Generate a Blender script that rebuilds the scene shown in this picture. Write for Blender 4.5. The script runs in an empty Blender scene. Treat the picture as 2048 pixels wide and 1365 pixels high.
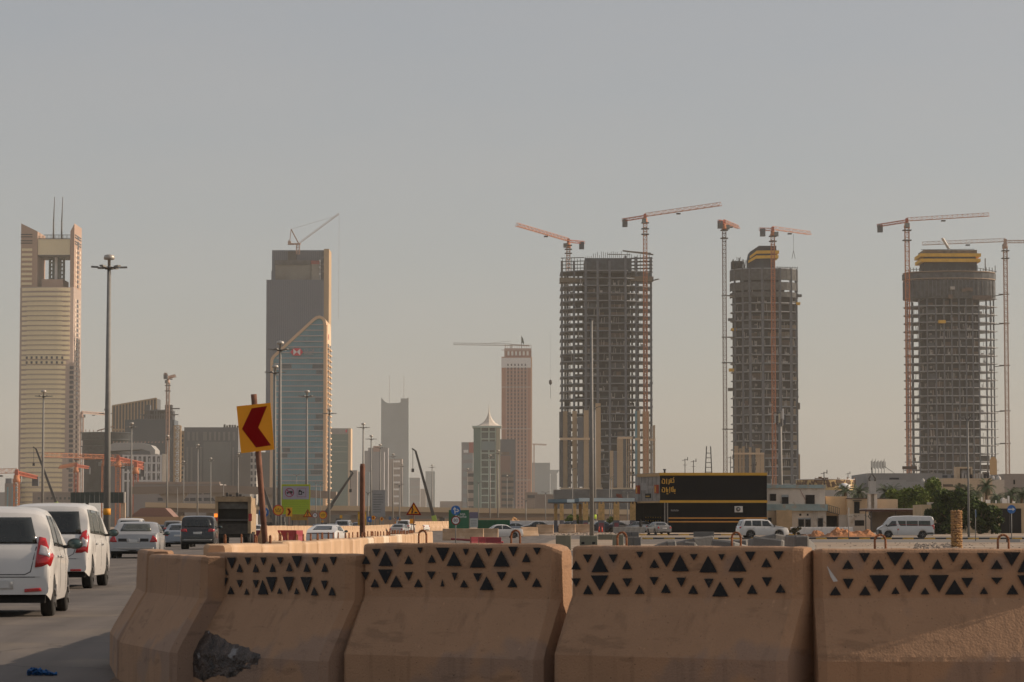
import bpy, bmesh, math, random
from mathutils import Vector, Matrix, noise
from mathutils.bvhtree import BVHTree
R = math.radians
SC = bpy.context.scene
COL = SC.collection
rnd = random.Random(7)
# ---------------------------------------------------------------- camera
FPX = 5689.0                       # focal length in pixels of the 2048 px wide photograph (a 100 mm lens)
CAMZ = 1.27
HOR = 1054.0
PITCH = math.atan((HOR-682.5)/FPX)
cam_d = bpy.data.cameras.new("camera"); cam = bpy.data.objects.new("camera", cam_d); COL.objects.link(cam)
cam_d.sensor_width = 36.0; cam_d.lens = FPX*36.0/2048.0
cam_d.clip_start = 0.5; cam_d.clip_end = 60000
cam.location = (0, 0, CAMZ); cam.rotation_euler = (R(90)+PITCH, 0, 0)
cam_d.dof.use_dof = True; cam_d.dof.focus_distance = 260.0; cam_d.dof.aperture_fstop = 13.0
SC.camera = cam
# ---------------------------------------------------------------- light
SUN_EL, SUN_AZ = R(25.0), R(9.0)   # the sun stands low on the right, a little beyond the barriers
sd = Vector((math.cos(SUN_EL)*math.cos(SUN_AZ), math.cos(SUN_EL)*math.sin(SUN_AZ), math.sin(SUN_EL)))
sun_d = bpy.data.lights.new("sun", 'SUN'); sun_d.energy = 4.4; sun_d.angle = R(0.5); sun_d.color = (1.0, 0.80, 0.61)
sun = bpy.data.objects.new("sun", sun_d); COL.objects.link(sun); sun.location = (300, 0, 200)
sun.rotation_euler = sd.to_track_quat('Z', 'Y').to_euler()
W = bpy.data.worlds.new("World"); SC.world = W; W.use_nodes = True
nt = W.node_tree; bg = nt.nodes['Background']
sky = nt.nodes.new('ShaderNodeTexSky'); sky.sky_type = 'NISHITA'; sky.sun_disc = False
sky.sun_elevation = SUN_EL; sky.sun_rotation = R(90)-SUN_AZ; sky.dust_density = 3.0; sky.air_density = 1.0; sky.ozone_density = 1.0; sky.altitude = 600
veil = nt.nodes.new('ShaderNodeMix'); veil.data_type = 'RGBA'; veil.inputs[0].default_value = .56; veil.inputs[7].default_value = (4.66, 4.36, 4.10, 1)   # a thin even veil of dust over the whole sky
tcw = nt.nodes.new('ShaderNodeTexCoord'); mpw = nt.nodes.new('ShaderNodeMapping'); mpw.inputs['Scale'].default_value = (5, 5, 22); nt.links.new(tcw.outputs['Generated'], mpw.inputs[0])   # faint drawn-out streaks in the dust
nzw = nt.nodes.new('ShaderNodeTexNoise'); nzw.inputs['Scale'].default_value = 1.6; nzw.inputs['Detail'].default_value = 5; nt.links.new(mpw.outputs[0], nzw.inputs['Vector'])
mrw = nt.nodes.new('ShaderNodeMapRange'); mrw.inputs[1].default_value = .3; mrw.inputs[2].default_value = .7; mrw.inputs[3].default_value = .52; mrw.inputs[4].default_value = .60; nt.links.new(nzw.outputs['Fac'], mrw.inputs[0]); nt.links.new(mrw.outputs[0], veil.inputs[0])
nt.links.new(sky.outputs[0], veil.inputs[6]); nt.links.new(veil.outputs[2], bg.inputs['Color']); bg.inputs['Strength'].default_value = 0.10
SC.view_settings.view_transform = 'Standard'; SC.view_settings.look = 'None'
SC.view_settings.exposure = 0.0; SC.view_settings.gamma = 1.0; SC.view_settings.use_curve_mapping = False
SC.render.engine = 'CYCLES'
cy = SC.cycles
cy.max_bounces = 5; cy.diffuse_bounces = 3; cy.glossy_bounces = 3; cy.transmission_bounces = 4; cy.volume_bounces = 1
cy.transparent_max_bounces = 8; cy.caustics_reflective = False; cy.caustics_refractive = False
cy.use_denoising = True
try: cy.denoiser = 'OPENIMAGEDENOISE'
except Exception: pass
cy.sample_clamp_indirect = 4.0
# ---------------------------------------------------------------- picking places: a pixel of the photograph at a distance
cP, sP = math.cos(PITCH), math.sin(PITCH)
def P(px, py, Y):
    u = (px-1024)/FPX; v = (682.5-py)/FPX
    dy = cP - v*sP; dz = sP + v*cP
    t = Y/dy
    return Vector((u*t, Y, CAMZ + dz*t))
def XX(px, Y, py=1050): return P(px, py, Y).x
def ZZ(py, Y): return P(1024, py, Y).z
def sc(Y): return FPX/Y                                  # pixels of the photograph per metre
def sstep(t): t = max(0, min(1, t)); return t*t*(3-2*t)
def gz(X, Y):                                            # height of the ground
    h = 0.35*sstep((Y-280)/150) + 0.75*sstep((Y-350)/250)
    r = (0.12*sstep((Y-110)/100)+0.40*sstep((Y-285)/80))*sstep((X+1)/6)
    return max(h, r)-.30*(1-sstep((Y-25)/14))
# ---------------------------------------------------------------- materials
MATS = {}
def mat(name, col, rough=.8, metal=0.0, var=.12, scale=3.0, bump=0.0, bscale=None, col2=None, emit=None, spec=None, coat=0, blot=None):
    if name in MATS: return MATS[name]
    m = bpy.data.materials.new(name); m.use_nodes = True; MATS[name] = m
    n = m.node_tree; b = n.nodes['Principled BSDF']; L = n.links.new
    b.inputs['Roughness'].default_value = rough; b.inputs['Metallic'].default_value = metal
    if spec is not None: b.inputs['Specular IOR Level'].default_value = spec
    if coat: b.inputs['Coat Weight'].default_value = coat; b.inputs['Coat Roughness'].default_value = .08
    c = (*col, 1)
    if var or col2:
        tc = n.nodes.new('ShaderNodeTexCoord')
        nz = n.nodes.new('ShaderNodeTexNoise'); nz.inputs['Scale'].default_value = scale; nz.inputs['Detail'].default_value = 6; nz.inputs['Roughness'].default_value = .6
        L(tc.outputs['Object'], nz.inputs['Vector'])
        cr = n.nodes.new('ShaderNodeValToRGB')
        a = tuple(x*(1-var) for x in col); d = col2 or tuple(min(1, x*(1+var)) for x in col)
        cr.color_ramp.elements[0].position = .32; cr.color_ramp.elements[0].color = (*a, 1)
        cr.color_ramp.elements[1].position = .68; cr.color_ramp.elements[1].color = (*d, 1)
        L(nz.outputs['Fac'], cr.inputs['Fac']); out = cr.outputs['Color']
        if blot:                                          # larger, harder-edged patches: (colour, scale, threshold)
            n2 = n.nodes.new('ShaderNodeTexNoise'); n2.inputs['Scale'].default_value = blot[1]; n2.inputs['Detail'].default_value = 3
            L(tc.outputs['Object'], n2.inputs['Vector'])
            r2 = n.nodes.new('ShaderNodeValToRGB'); r2.color_ramp.elements[0].position = blot[2]; r2.color_ramp.elements[1].position = blot[2]+(blot[3] if len(blot) > 3 else .03)
            L(n2.outputs['Fac'], r2.inputs['Fac'])
            mx = n.nodes.new('ShaderNodeMix'); mx.data_type = 'RGBA'; mx.inputs[7].default_value = (*blot[0], 1)
            L(r2.outputs['Color'], mx.inputs[0]); L(out, mx.inputs[6]); out = mx.outputs[2]
        L(out, b.inputs['Base Color'])
    else: b.inputs['Base Color'].default_value = c
    if bump:
        tc = n.nodes.new('ShaderNodeTexCoord')
        nb = n.nodes.new('ShaderNodeTexNoise'); nb.inputs['Scale'].default_value = bscale or scale*4; nb.inputs['Detail'].default_value = 5
        L(tc.outputs['Object'], nb.inputs['Vector'])
        bp = n.nodes.new('ShaderNodeBump'); bp.inputs['Strength'].default_value = min(1, bump); bp.inputs['Distance'].default_value = .03
        L(nb.outputs['Fac'], bp.inputs['Height']); L(bp.outputs[0], b.inputs['Normal'])
    if emit: b.inputs['Emission Color'].default_value = (*emit[0], 1); b.inputs['Emission Strength'].default_value = emit[1]
    return m
# ---------------------------------------------------------------- mesh builder
class MB:
    def __init__(s): s.v = []; s.f = []; s.m = []; s.sm = []
    def add(s, vs, fs, mi=0, smooth=False):
        o = len(s.v); s.v += [tuple(v) for v in vs]
        for f in fs: s.f.append(tuple(i+o for i in f)); s.m.append(mi); s.sm.append(smooth)
        return s
    def box(s, a, b, mi=0, rz=0, piv=None):
        x0, y0, z0 = a; x1, y1, z1 = b
        vs = [Vector(p) for p in ((x0,y0,z0),(x1,y0,z0),(x1,y1,z0),(x0,y1,z0),(x0,y0,z1),(x1,y0,z1),(x1,y1,z1),(x0,y1,z1))]
        if rz:
            pv = Vector(piv or ((x0+x1)/2, (y0+y1)/2, 0)); M = Matrix.Rotation(rz, 3, 'Z')
            vs = [M@(v-pv)+pv for v in vs]
        return s.add(vs, [(3,2,1,0),(4,5,6,7),(0,1,5,4),(1,2,6,5),(2,3,7,6),(3,0,4,7)], mi)
    def bar(s, p, q, w, h=None, mi=0, n=4, w2=None):        # a straight member from p to q
        p, q = Vector(p), Vector(q); d = q-p
        if d.length < 1e-6: return s
        d.normalize(); up = Vector((0,0,1)) if abs(d.z) < .95 else Vector((0,1,0))
        a = d.cross(up).normalized(); b = a.cross(d).normalized()
        h = h or w; w2 = w2 if w2 is not None else w; r = []
        for c, ww, hh in ((p, w, h), (q, w2, h*w2/w)):
            if n == 4: r += [c+a*ww/2*i+b*hh/2*j for i, j in ((-1,-1),(1,-1),(1,1),(-1,1))]
            else: r += [c+a*ww/2*math.cos(2*math.pi*k/n)+b*ww/2*math.sin(2*math.pi*k/n) for k in range(n)]
        fs = [(k, (k+1)%n, n+(k+1)%n, n+k) for k in range(n)] + [tuple(range(n-1,-1,-1)), tuple(range(n, 2*n))]
        return s.add(r, fs, mi, n > 4)
    def tube(s, pts, r, n=8, mi=0):
        for a, b in zip(pts[:-1], pts[1:]): s.bar(a, b, 2*r, n=n, mi=mi)
        return s
    def lathe(s, prof, c=(0,0,0), n=16, mi=0, axis='Z', smooth=True):   # prof: (radius, height)
        vs = []
        for (r, h) in prof:
            for k in range(n):
                a = 2*math.pi*k/n; x, y = r*math.cos(a), r*math.sin(a)
                vs.append({'Z': (c[0]+x, c[1]+y, c[2]+h), 'X': (c[0]+h, c[1]+x, c[2]+y), 'Y': (c[0]+x, c[1]+h, c[2]+y)}[axis])
        fs = [(i*n+k, i*n+(k+1)%n, (i+1)*n+(k+1)%n, (i+1)*n+k) for i in range(len(prof)-1) for k in range(n)]
        fs += [tuple(range(n-1,-1,-1)), tuple((len(prof)-1)*n+k for k in range(n))]
        return s.add(vs, fs, mi, smooth)
    def prism(s, poly, d, mi=0, plane='XZ', at=0.0):        # polygon in a plane, thickened by d
        def q(a, b, c): return {'XZ': (a, c, b), 'XY': (a, b, c), 'YZ': (c, a, b)}[plane]
        n = len(poly)
        vs = [q(a, b, at) for a, b in poly]+[q(a, b, at+d) for a, b in poly]
        fs = [tuple(range(n)), tuple(range(2*n-1, n-1, -1))]+[(k, n+k, n+(k+1)%n, (k+1)%n) for k in range(n)]
        return s.add(vs, fs, mi)
    def build(s, name, mats, parent=None, loc=None, normals=True, bevel=0):
        me = bpy.data.meshes.new(name); me.from_pydata(s.v, [], s.f); me.update()
        for p, mi, sm in zip(me.polygons, s.m, s.sm): p.material_index = mi; p.use_smooth = sm
        if normals:
            bm = bmesh.new(); bm.from_mesh(me); bmesh.ops.recalc_face_normals(bm, faces=bm.faces)
            if bevel: bmesh.ops.bevel(bm, geom=bm.edges[:], offset=bevel, segments=1, affect='EDGES')
            bm.to_mesh(me); bm.free()
        for m in (mats if isinstance(mats, (list, tuple)) else [mats]): me.materials.append(m)
        return inst(name, me, parent, loc)
def inst(name, me, parent=None, loc=None, rz=0, scale=None):
    o = bpy.data.objects.new(name, me); COL.objects.link(o)
    if parent: o.parent = parent
    if loc is not None: o.location = loc
    if rz: o.rotation_euler.z = rz
    if scale: o.scale = scale
    return o
def tag(o, label, cat, group=None, kind=None):
    o['label'] = label
    if cat: o['category'] = cat
    if group: o['group'] = group
    if kind: o['kind'] = kind
    return o
def thing(name, label, cat, loc=(0,0,0), rz=0, group=None):
    o = bpy.data.objects.new(name, None); COL.objects.link(o); o.location = loc; o.rotation_euler.z = rz
    o.empty_display_size = .3
    return tag(o, label, cat, group)
def struct(o, label=None):
    o['kind'] = 'structure'
    if label: o['label'] = label
    return o
KIDS = {}
def kids(o): return [c for c in bpy.data.objects if c.parent == o]
def dup(root, loc, rz=None, label=None, group=None, tree=None):
    tree = tree if tree is not None else snap(root)
    c = root.copy(); COL.objects.link(c); c.location = loc
    if rz is not None: c.rotation_euler.z = rz
    if label: c['label'] = label
    if group: c['group'] = group
    def rec(t, par):
        for ch, sub in t:
            d = ch.copy(); COL.objects.link(d); d.parent = par; rec(sub, d)
    rec(tree, c); return c
def snap(o):                                               # the children of a thing and their children
    allo = list(bpy.data.objects); by = {}
    for x in allo:
        if x.parent: by.setdefault(x.parent.name, []).append(x)
    def rec(q): return [(c, rec(c)) for c in by.get(q.name, [])]
    return rec(o)
def cube_mesh(name, sx, sy, sz, m, base=True):             # shared box mesh, origin at the centre of its foot
    b = MB().box((-sx/2, -sy/2, 0 if base else -sz/2), (sx/2, sy/2, sz if base else sz/2))
    me = bpy.data.meshes.new(name); me.from_pydata(b.v, [], b.f); me.materials.append(m); return me
def text_mb(txt, size, depth, m, name, parent, loc, rot=(R(90), 0, 0), align='CENTER'):
    cu = bpy.data.curves.new(name, 'FONT'); cu.body = txt; cu.size = size; cu.extrude = depth/2; cu.align_x = align; cu.align_y = 'CENTER'; cu.resolution_u = 3
    o = bpy.data.objects.new(name, cu); me = bpy.data.meshes.new_from_object(o); bpy.data.objects.remove(o)
    me.materials.append(m); q = inst(name, me, parent, loc); q.rotation_euler = rot; return q
def stroke(mb, pts, w, d, at, mi=0, plane='XZ'):           # a broad pen line made of short slabs
    for (a, b) in zip(pts[:-1], pts[1:]):
        dx, dz = b[0]-a[0], b[1]-a[1]; l = math.hypot(dx, dz) or 1e-6
        nx, nz = -dz/l*w/2, dx/l*w/2; ex, ez = dx/l*w/2, dz/l*w/2
        mb.prism([(a[0]-ex+nx, a[1]-ez+nz), (b[0]+ex+nx, b[1]+ez+nz), (b[0]+ex-nx, b[1]+ez-nz), (a[0]-ex-nx, a[1]-ez-nz)], d, mi, plane, at)
def disc(r, n=20, cx=0, cz=0): return [(cx+r*math.cos(2*math.pi*k/n), cz+r*math.sin(2*math.pi*k/n)) for k in range(n)]
# ---------------------------------------------------------------- colours of things
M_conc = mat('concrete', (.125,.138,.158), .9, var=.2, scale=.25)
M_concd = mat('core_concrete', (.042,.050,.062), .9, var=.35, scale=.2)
M_concl = mat('pale_concrete', (.42,.40,.37), .9, var=.12, scale=.3)
M_tan = mat('tan_cladding', (.45,.32,.19), .8, var=.06, scale=.1)
M_tanl = mat('pale_cladding', (.62,.46,.30), .8, var=.06, scale=.1)
M_glassd = mat('dark_glass', (.05,.055,.065), .25, var=.25, scale=.06)
M_glassb = mat('blue_glass', (.15,.32,.385), .4, var=.16, scale=.05, spec=.25)
M_steel = mat('galvanised_steel', (.22,.215,.20), .7, metal=0, var=.1)
M_dsteel = mat('dark_steel', (.07,.065,.06), .6, var=.1)
M_white = mat('white_metal', (.75,.74,.72), .5, var=.04)
M_crane = mat('crane_orange', (.46,.165,.065), .7, var=.1, scale=.2)
M_craned = mat('crane_red', (.42,.11,.06), .7, var=.1, scale=.2)
M_cranep = mat('crane_pale', (.45,.30,.23), .7, var=.1, scale=.2)
M_yel = mat('yellow_formwork', (.72,.42,.04), .8, var=.12, scale=.3)
M_net = mat('debris_net', (.07,.085,.10), .9, var=.3, scale=.4)
# ---------------------------------------------------------------- the ground and the roads
def sheet(name, xs, ys, off, m, hf=gz, jit=None):
    vs = [(x, y, hf(x, y)+off+(jit(x, y) if jit else 0)) for y in ys for x in xs]; n = len(xs)
    fs = [(j*n+i, j*n+i+1, (j+1)*n+i+1, (j+1)*n+i) for j in range(len(ys)-1) for i in range(n-1)]
    o = MB().add(vs, fs, 0, True).build(name, m, normals=False); return struct(o)
def ruled(name, L, off, m, n=6):                            # L: rows (Y, Xleft, Xright)
    vs, fs = [], []
    for (y, a, b) in L:
        for k in range(n+1): x = a+(b-a)*k/n; vs.append((x, y, gz(x, y)+off))
    for j in range(len(L)-1):
        for k in range(n): o = j*(n+1)+k; fs.append((o, o+1, o+n+2, o+n+1))
    return struct(MB().add(vs, fs, 0, True).build(name, m, normals=False))
M_dirt = mat('desert_dirt', (.27,.20,.14), .95, var=.25, scale=.6, bump=.5, bscale=8, blot=((.34,.28,.215), .12, .5, .15))
M_asph = mat('worn_asphalt', (.115,.098,.085), .85, var=.14, scale=.35, bump=.25, bscale=60, blot=((.15,.125,.10), .5, .52, .12))
def roadwear(m):
    n = m.node_tree; L = n.links.new; b = n.nodes['Principled BSDF']; src = b.inputs['Base Color'].links[0].from_socket
    tc = n.nodes.new('ShaderNodeTexCoord'); mp = n.nodes.new('ShaderNodeMapping'); mp.inputs['Scale'].default_value = (1.3, .05, 1); L(tc.outputs['Object'], mp.inputs[0])
    a = n.nodes.new('ShaderNodeTexNoise'); a.inputs['Scale'].default_value = 1.0; a.inputs['Detail'].default_value = 4; L(mp.outputs[0], a.inputs['Vector'])
    r = n.nodes.new('ShaderNodeMapRange'); r.inputs[1].default_value = .35; r.inputs[2].default_value = .7; r.inputs[3].default_value = .78; r.inputs[4].default_value = 1.25; L(a.outputs['Fac'], r.inputs[0])
    v = n.nodes.new('ShaderNodeTexVoronoi'); v.feature = 'DISTANCE_TO_EDGE'; v.inputs['Scale'].default_value = .35; w = n.nodes.new('ShaderNodeTexNoise'); w.inputs['Scale'].default_value = 1.4; L(tc.outputs['Object'], w.inputs['Vector'])
    mv = n.nodes.new('ShaderNodeVectorMath'); mv.operation = 'ADD'; L(tc.outputs['Object'], mv.inputs[0]); L(w.outputs['Color'], mv.inputs[1]); L(mv.outputs[0], v.inputs['Vector'])
    c = n.nodes.new('ShaderNodeMapRange'); c.inputs[1].default_value = .004; c.inputs[2].default_value = .012; c.inputs[3].default_value = .55; c.inputs[4].default_value = 1; L(v.outputs['Distance'], c.inputs[0])
    k = n.nodes.new('ShaderNodeMath'); k.operation = 'MULTIPLY'; L(r.outputs[0], k.inputs[0]); L(c.outputs[0], k.inputs[1])
    mx = n.nodes.new('ShaderNodeVectorMath'); mx.operation = 'SCALE'; L(src, mx.inputs[0]); L(k.outputs[0], mx.inputs['Scale']); L(mx.outputs[0], b.inputs['Base Color'])
roadwear(M_asph)
M_asph2 = mat('dusty_asphalt', (.145,.13,.115), .9, var=.15, scale=.3, bump=.2, bscale=40)
M_sand = mat('road_sand', (.17,.11,.07), .95, var=.3, scale=2.5, bump=.6, bscale=30)
xs = [-6000,-2500,-1000,-400,-150,-60,-30,-15,-8,-4,-2,-1,0,1,2,3,4,5,7,12,30,60,150,400,1000,2500,6000]
ys = [-50,0,10,20,24,27,30,33,36,39,42,46,60,80,100]+list(range(110,660,10))+[700,900,1300,2000,3500,7000]
sheet('ground', xs, ys, 0, M_dirt)
ruled('road', [(8,-26,-2.3),(22,-26,-2.5),(24,-26,-2.5),(27,-26,-2.5),(30,-26,-2.5),(33,-26,-2.5),(36,-26,-2.5),(39,-26,-2.5),(42,-26,-2.5),(46,-26,-2.55),(60,-27,-2.6),(107,-30,-2.9),(125,-34,3),(150,-40,12),(200,-45,14),(260,-46,16),(330,-46,9),(420,-50,2),(560,-60,-4),(700,-75,-8)], .004, M_asph, 10)
ys2 = [210,214,220,230,240,250,256]
ruled('side_road', [(y, 14, 150) for y in ys2], .004, M_asph2, 30)
ruled('service_road', [(y, 10, 150) for y in (263.2,270,280,290,300,310)], .004, M_asph2, 30)
# wind-blown sand gathered along the foot of the left barriers
b = MB(); N = 60; vs = []; fs = []
for k in range(N+1):
    y = 21+k*.9; w = .9+.5*noise.noise(Vector((y*.35, 0, 0)))+.3*noise.noise(Vector((y*1.3, 4, 0)))
    for j in range(5): x = -3.2-w*j/4; vs.append((x, y, gz(x, y)+.006+.035*math.sin(math.pi*(1-j/4)*.9)**2*min(1, k/6)))
for k in range(N):
    for j in range(4): a = k*5+j; fs.append((a, a+1, a+6, a+5))
tag(MB().add(vs, fs, 0, True).build('sand_drift', M_sand, normals=False), 'drift of orange sand along the foot of the left barriers', None, kind='stuff')
# striped kerbs
def kerb(name, x0, x1, Y, L=1.0, zf=gz, w=.25, h=.15, group=None):
    n = int((x1-x0)/L); mk = mat('kerb_black', (.045,.045,.045), .8, var=.3, scale=3); my = mat('kerb_yellow', (.55,.33,.06), .8, var=.25, scale=3)
    me = [cube_mesh('kerb_stone', L*.985, w, h, q) for q in (my, mk)]
    t = struct(thing(name, '', None, (x0, Y, zf(x0, Y)))); del t['label']; t['kind'] = 'structure'
    for k in range(n): inst('kerb_stone', me[k % 2], t, (L*(k+.5), 0, zf(x0+L*(k+.5), Y)-zf(x0, Y)))
    return t
kerb('kerb', 12, 122, 262.8)
kerb('kerb', 14, 34, 322, L=1.2)
# ---------------------------------------------------------------- haze
hb = MB().box((-6300, -60, -1.0), (6300, 7200, 285))
mh = bpy.data.materials.new('haze_air'); mh.use_nodes = True; n = mh.node_tree; n.nodes.remove(n.nodes['Principled BSDF'])
pv = n.nodes.new('ShaderNodeVolumePrincipled'); pv.inputs['Color'].default_value = (.86,.85,.79,1); pv.inputs['Density'].default_value = HAZE = 6.8e-5; pv.inputs['Anisotropy'].default_value = 0.0
n.links.new(pv.outputs[0], n.nodes['Material Output'].inputs['Volume'])
hz = hb.build('haze', mh); hz['kind'] = 'stuff'; hz['label'] = 'dusty haze hanging over the whole city'
# ================================================================ FAR TOWERS
def B3(px0, px1, py_top, Y, depth, py=1000, z0=None):       # world box behind a rectangle of the photograph
    X0, X1 = XX(px0, Y, py), XX(px1, Y, py)
    return X0, X1, ZZ(py_top, Y), gz(0, Y) if z0 is None else z0
def winrow(parent, name, xs, zs, y, w, h, m, dy=.25):       # the windows of a front, each one its own
    me = cube_mesh(name, w, dy, h, m)
    for z in zs:
        for x in xs: inst(name, me, parent, (x, y, z))
def winstuff(parent, name, xs, zs, y, w, h, m, dy=.25, side=None):
    b = MB()
    for z in zs:
        for x in xs:
            if side is None: b.box((x-w/2, y-dy/2, z), (x+w/2, y+dy/2, z+h))
            else: b.box((y-dy/2, x-w/2, z), (y+dy/2, x+w/2, z+h))
    o = b.build(name, m, parent); o['kind'] = 'stuff'; return o
def lin(a, b, n): return [a+(b-a)*(k+.5)/n for k in range(n)]
# ---- golden tower with the two horns
Y = 2320; s = sc(Y)
M_gold = mat('gold_glass', (.78,.66,.42), .30, var=.10, scale=.03, spec=.6)
M_pink = mat('pink_stone', (.42,.29,.22), .8, var=.06, scale=.05)
X0, X1 = XX(38, Y, 800), XX(145, Y, 800); wA = X1-X0
tA = thing('office_tower', 'golden banded tower with two pointed horns and twin masts', 'tower', ((X0+X1)/2, Y, 1.1))
zr = ZZ(575, Y)-1.1; ph = zr/49.0
def bow(x): return -4.5*(1-(2*x/wA)**2)
pl = [(-wA/2, 42), (-wA/2, 0)]+[(x, bow(x)) for x in [wA*(k/10-.5) for k in range(1, 10)]]+[(wA/2, 0), (wA/2, 42)]
MB().prism(pl, zr, plane='XY').build('shaft', mat('mauve_stone', (.42,.33,.28), .8, var=.06, scale=.05), tA)
def arcband(name, u0, u1, h, m, out=.5, n=12):
    b = MB(); q = [wA*(u0+(u1-u0)*k/n) for k in range(n+1)]
    b.prism([(x, bow(x)-out) for x in q]+[(x, bow(x)+.2) for x in reversed(q)], h, plane='XY')
    me = bpy.data.meshes.new(name); me.from_pydata(b.v, [], b.f); me.materials.append(m); return me
full, short, narrow = arcband('glass_band', -.46, .44, ph*.62, M_gold), arcband('glass_band', -.46, .37, ph*.62, M_gold), arcband('glass_band', -.46, .33, ph*.62, M_gold)
thin = arcband('sun_ledge', -.36, .30, ph*.12, M_gold, .35)
sidew = cube_mesh('window', .5, 5.5, ph*.62, M_glassd); sidel = cube_mesh('white_panel', .4, 4.5, ph*.62, mat('white_stone', (.72,.62,.50), .8, var=.05))
for k in range(49):
    z = k*ph+ph*.2
    inst('glass_band', full if k > 33 else (short if k > 14 else narrow), tA, (0, 0, z))
    if k < 46: inst('sun_ledge', thin, tA, (0, 0, z+ph*.66))
    if k < 47:
        inst('window', sidew, tA, (wA/2+.15, 21, z))
        for yy in (10, 32): inst('white_panel', sidel, tA, (wA/2+.15, yy, z))
        if k < 33: inst('corner_window', sidew, tA, (wA*.455, bow(wA*.455)+.1, z)).rotation_euler.z = R(90)
for zz in (33, 34):
    me = cube_mesh('slot_window', 1.6, 1.0, ph*.5, M_glassd)
    for x in lin(-wA*.40, wA*.36, 8): inst('slot_window', me, tA, (x, bow(x)-.4, zz*ph+ph*.25))
xh0, xh1, xh2, xh3 = -wA/2, XX(71, Y, 800)-XX(91.5, Y, 800), XX(137, Y, 800)-XX(91.5, Y, 800), wA/2
zt1, zt2 = ZZ(447, Y)-1.1, ZZ(463, Y)-1.1
MB().prism([(xh0, zr), (xh0, zt1), (xh1, zt2), (xh1, zr)], 40, plane='XZ', at=1).build('horn', M_pink, tA)
MB().prism([(xh2, zr), (xh2, zt2), (xh3, zt1), (xh3, zr)], 40, plane='XZ', at=1).build('horn', M_pink, tA)
me = cube_mesh('horn_band', 8.5, .8, ph*.5, M_gold); me2 = cube_mesh('horn_slot', 9.5, .8, .7, M_glassd)
for k in range(8):
    inst('horn_band', me, tA, (xh0+5, .8, zr+2+k*ph))
    for yy in (10, 32): inst('white_panel', sidel, tA, (wA/2+.15, yy, zr+2+k*ph))
for z in (zr+9*ph, zr+9*ph+2, zr+10.3*ph, zr+10.3*ph+2):
    inst('horn_slot', me2, tA, (xh0+4.6, .8, z)); o = inst('horn_slot', me2, tA, (wA/2+.1, 20, z)); o.rotation_euler.z = R(90); o.scale.x = 3.4
for k in range(11): inst('window', sidew, tA, (wA/2+.15, 21, zr+1+k*ph))
zb0, zb1 = ZZ(510, Y)-1.1, ZZ(478, Y)-1.1
MB().box((xh1+.3, 2, zb0), (xh2-.3, 38, zb1)).build('bridge_block', M_gold, tA)
b = MB(); b.box((xh1+.4, 1.6, zb0-1), (xh2-.4, 38.4, zb0)); b.box((xh1+.4, 1.6, zb1), (xh2-.4, 2.4, zb1+.6)); b.build('bridge_edge', M_dsteel, tA)
px = lambda p: XX(p, Y, 800)-XX(91.5, Y, 800)
MB().box((px(79), 4, zr), (px(122), 34, ZZ(558, Y)-1.1)).build('penthouse', M_pink, tA)
b = MB()
for x in (px(90), px(97), px(99.5), px(108), px(111), px(118)):
    for y in (15, 21): b.bar((x, y, ZZ(558, Y)-1.1), (x, y, zb0), 1.0)
for k in range(6):
    z = ZZ(558, Y)-1.1+(k+.5)*(zb0-ZZ(558, Y)+1.1)/6
    for y in (15, 21): b.bar((px(90), y, z), (px(118), y, z), .7)
b.build('lift_lattice', mat('teal_steel', (.12,.17,.17), .6, var=0), tA)['kind'] = 'stuff'
MB().box((px(102), 12, zr+5), (px(107), 26, zb0)).build('lift_shaft', M_white, tA)
for p_, q_ in ((99, 97.5), (115.5, 114)):
    b = MB(); b.bar((px(q_), 15, zb1), (px(q_), 15, ZZ(440, Y)-1.1), 1.5, n=6, w2=1.1); b.bar((px(q_), 15, ZZ(440, Y)-1.1), (px(p_), 15, ZZ(390, Y)-1.1), 1.0, n=6, w2=.5)
    b.build('mast', M_dsteel, tA)
b = MB(); b.bar((px(83), 4, zb1+3.5), (px(137), 4, zb1+3.5), .5); b.bar((px(71), 4, zb1+1.8), (px(137), 4, zb1+1.8), .3)
for k in range(9): b.bar((px(73+8*k), 4, zb1), (px(73+8*k), 4, zb1+3.2), .35)
b.build('roof_railing', M_dsteel, tA)
# ---- grey tower behind the bank tower
Y = 2350; s = sc(Y)
M_grey = mat('grey_curtain_wall', (.125,.148,.19), .45, var=.06, scale=.02)
X0, X1 = XX(531, Y, 900), XX(646, Y, 900); w = X1-X0; z1, z2 = ZZ(560, Y)-1.1, ZZ(498, Y)-1.1
t = thing('office_tower', 'plain dark grey slab tower with a luffing crane on its roof', 'tower', ((X0+X1)/2, Y, 1.1))
MB().box((-w/2, 0, 0), (w/2, 34, z1)).build('shaft', M_grey, t)
b = MB().box((-w/2+3.5, 6, z1), (w/2+2.5, 32, z1+8)); b.box((-w/2+3.5, 12, z1), (w/2+2.5, 32, z2)); b.build('upper_shaft', M_grey, t)
me = cube_mesh('facade_rib', .5, .5, z1-1, mat('rib_grey', (.16,.185,.23), .5, var=0))
for k in range(30): inst('facade_rib', me, t, (-w/2+(k+.5)*w/30, -.2, .5))
me = cube_mesh('facade_rib', .5, .5, z2-z1-1, mat('rib_grey', (.16,.185,.23), .5))
for k in range(28): inst('facade_rib', me, t, (-w/2+4+(k+.5)*(w-2)/28, 11.8, z1+.5))
zc = ZZ(520, Y)-1.1
MB().box((-w/2+7, 4, z1), (w/2-11, 10, zc)).build('roof_core', mat('core_board', (.20,.19,.165), .9, var=.25, scale=.08), t)
MB().box((w/2-10.5, 3, z1), (w/2-4, 9.5, zc-1)).build('roof_core', mat('core_board2', (.27,.25,.215), .9, var=.25, scale=.08), t)
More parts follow.
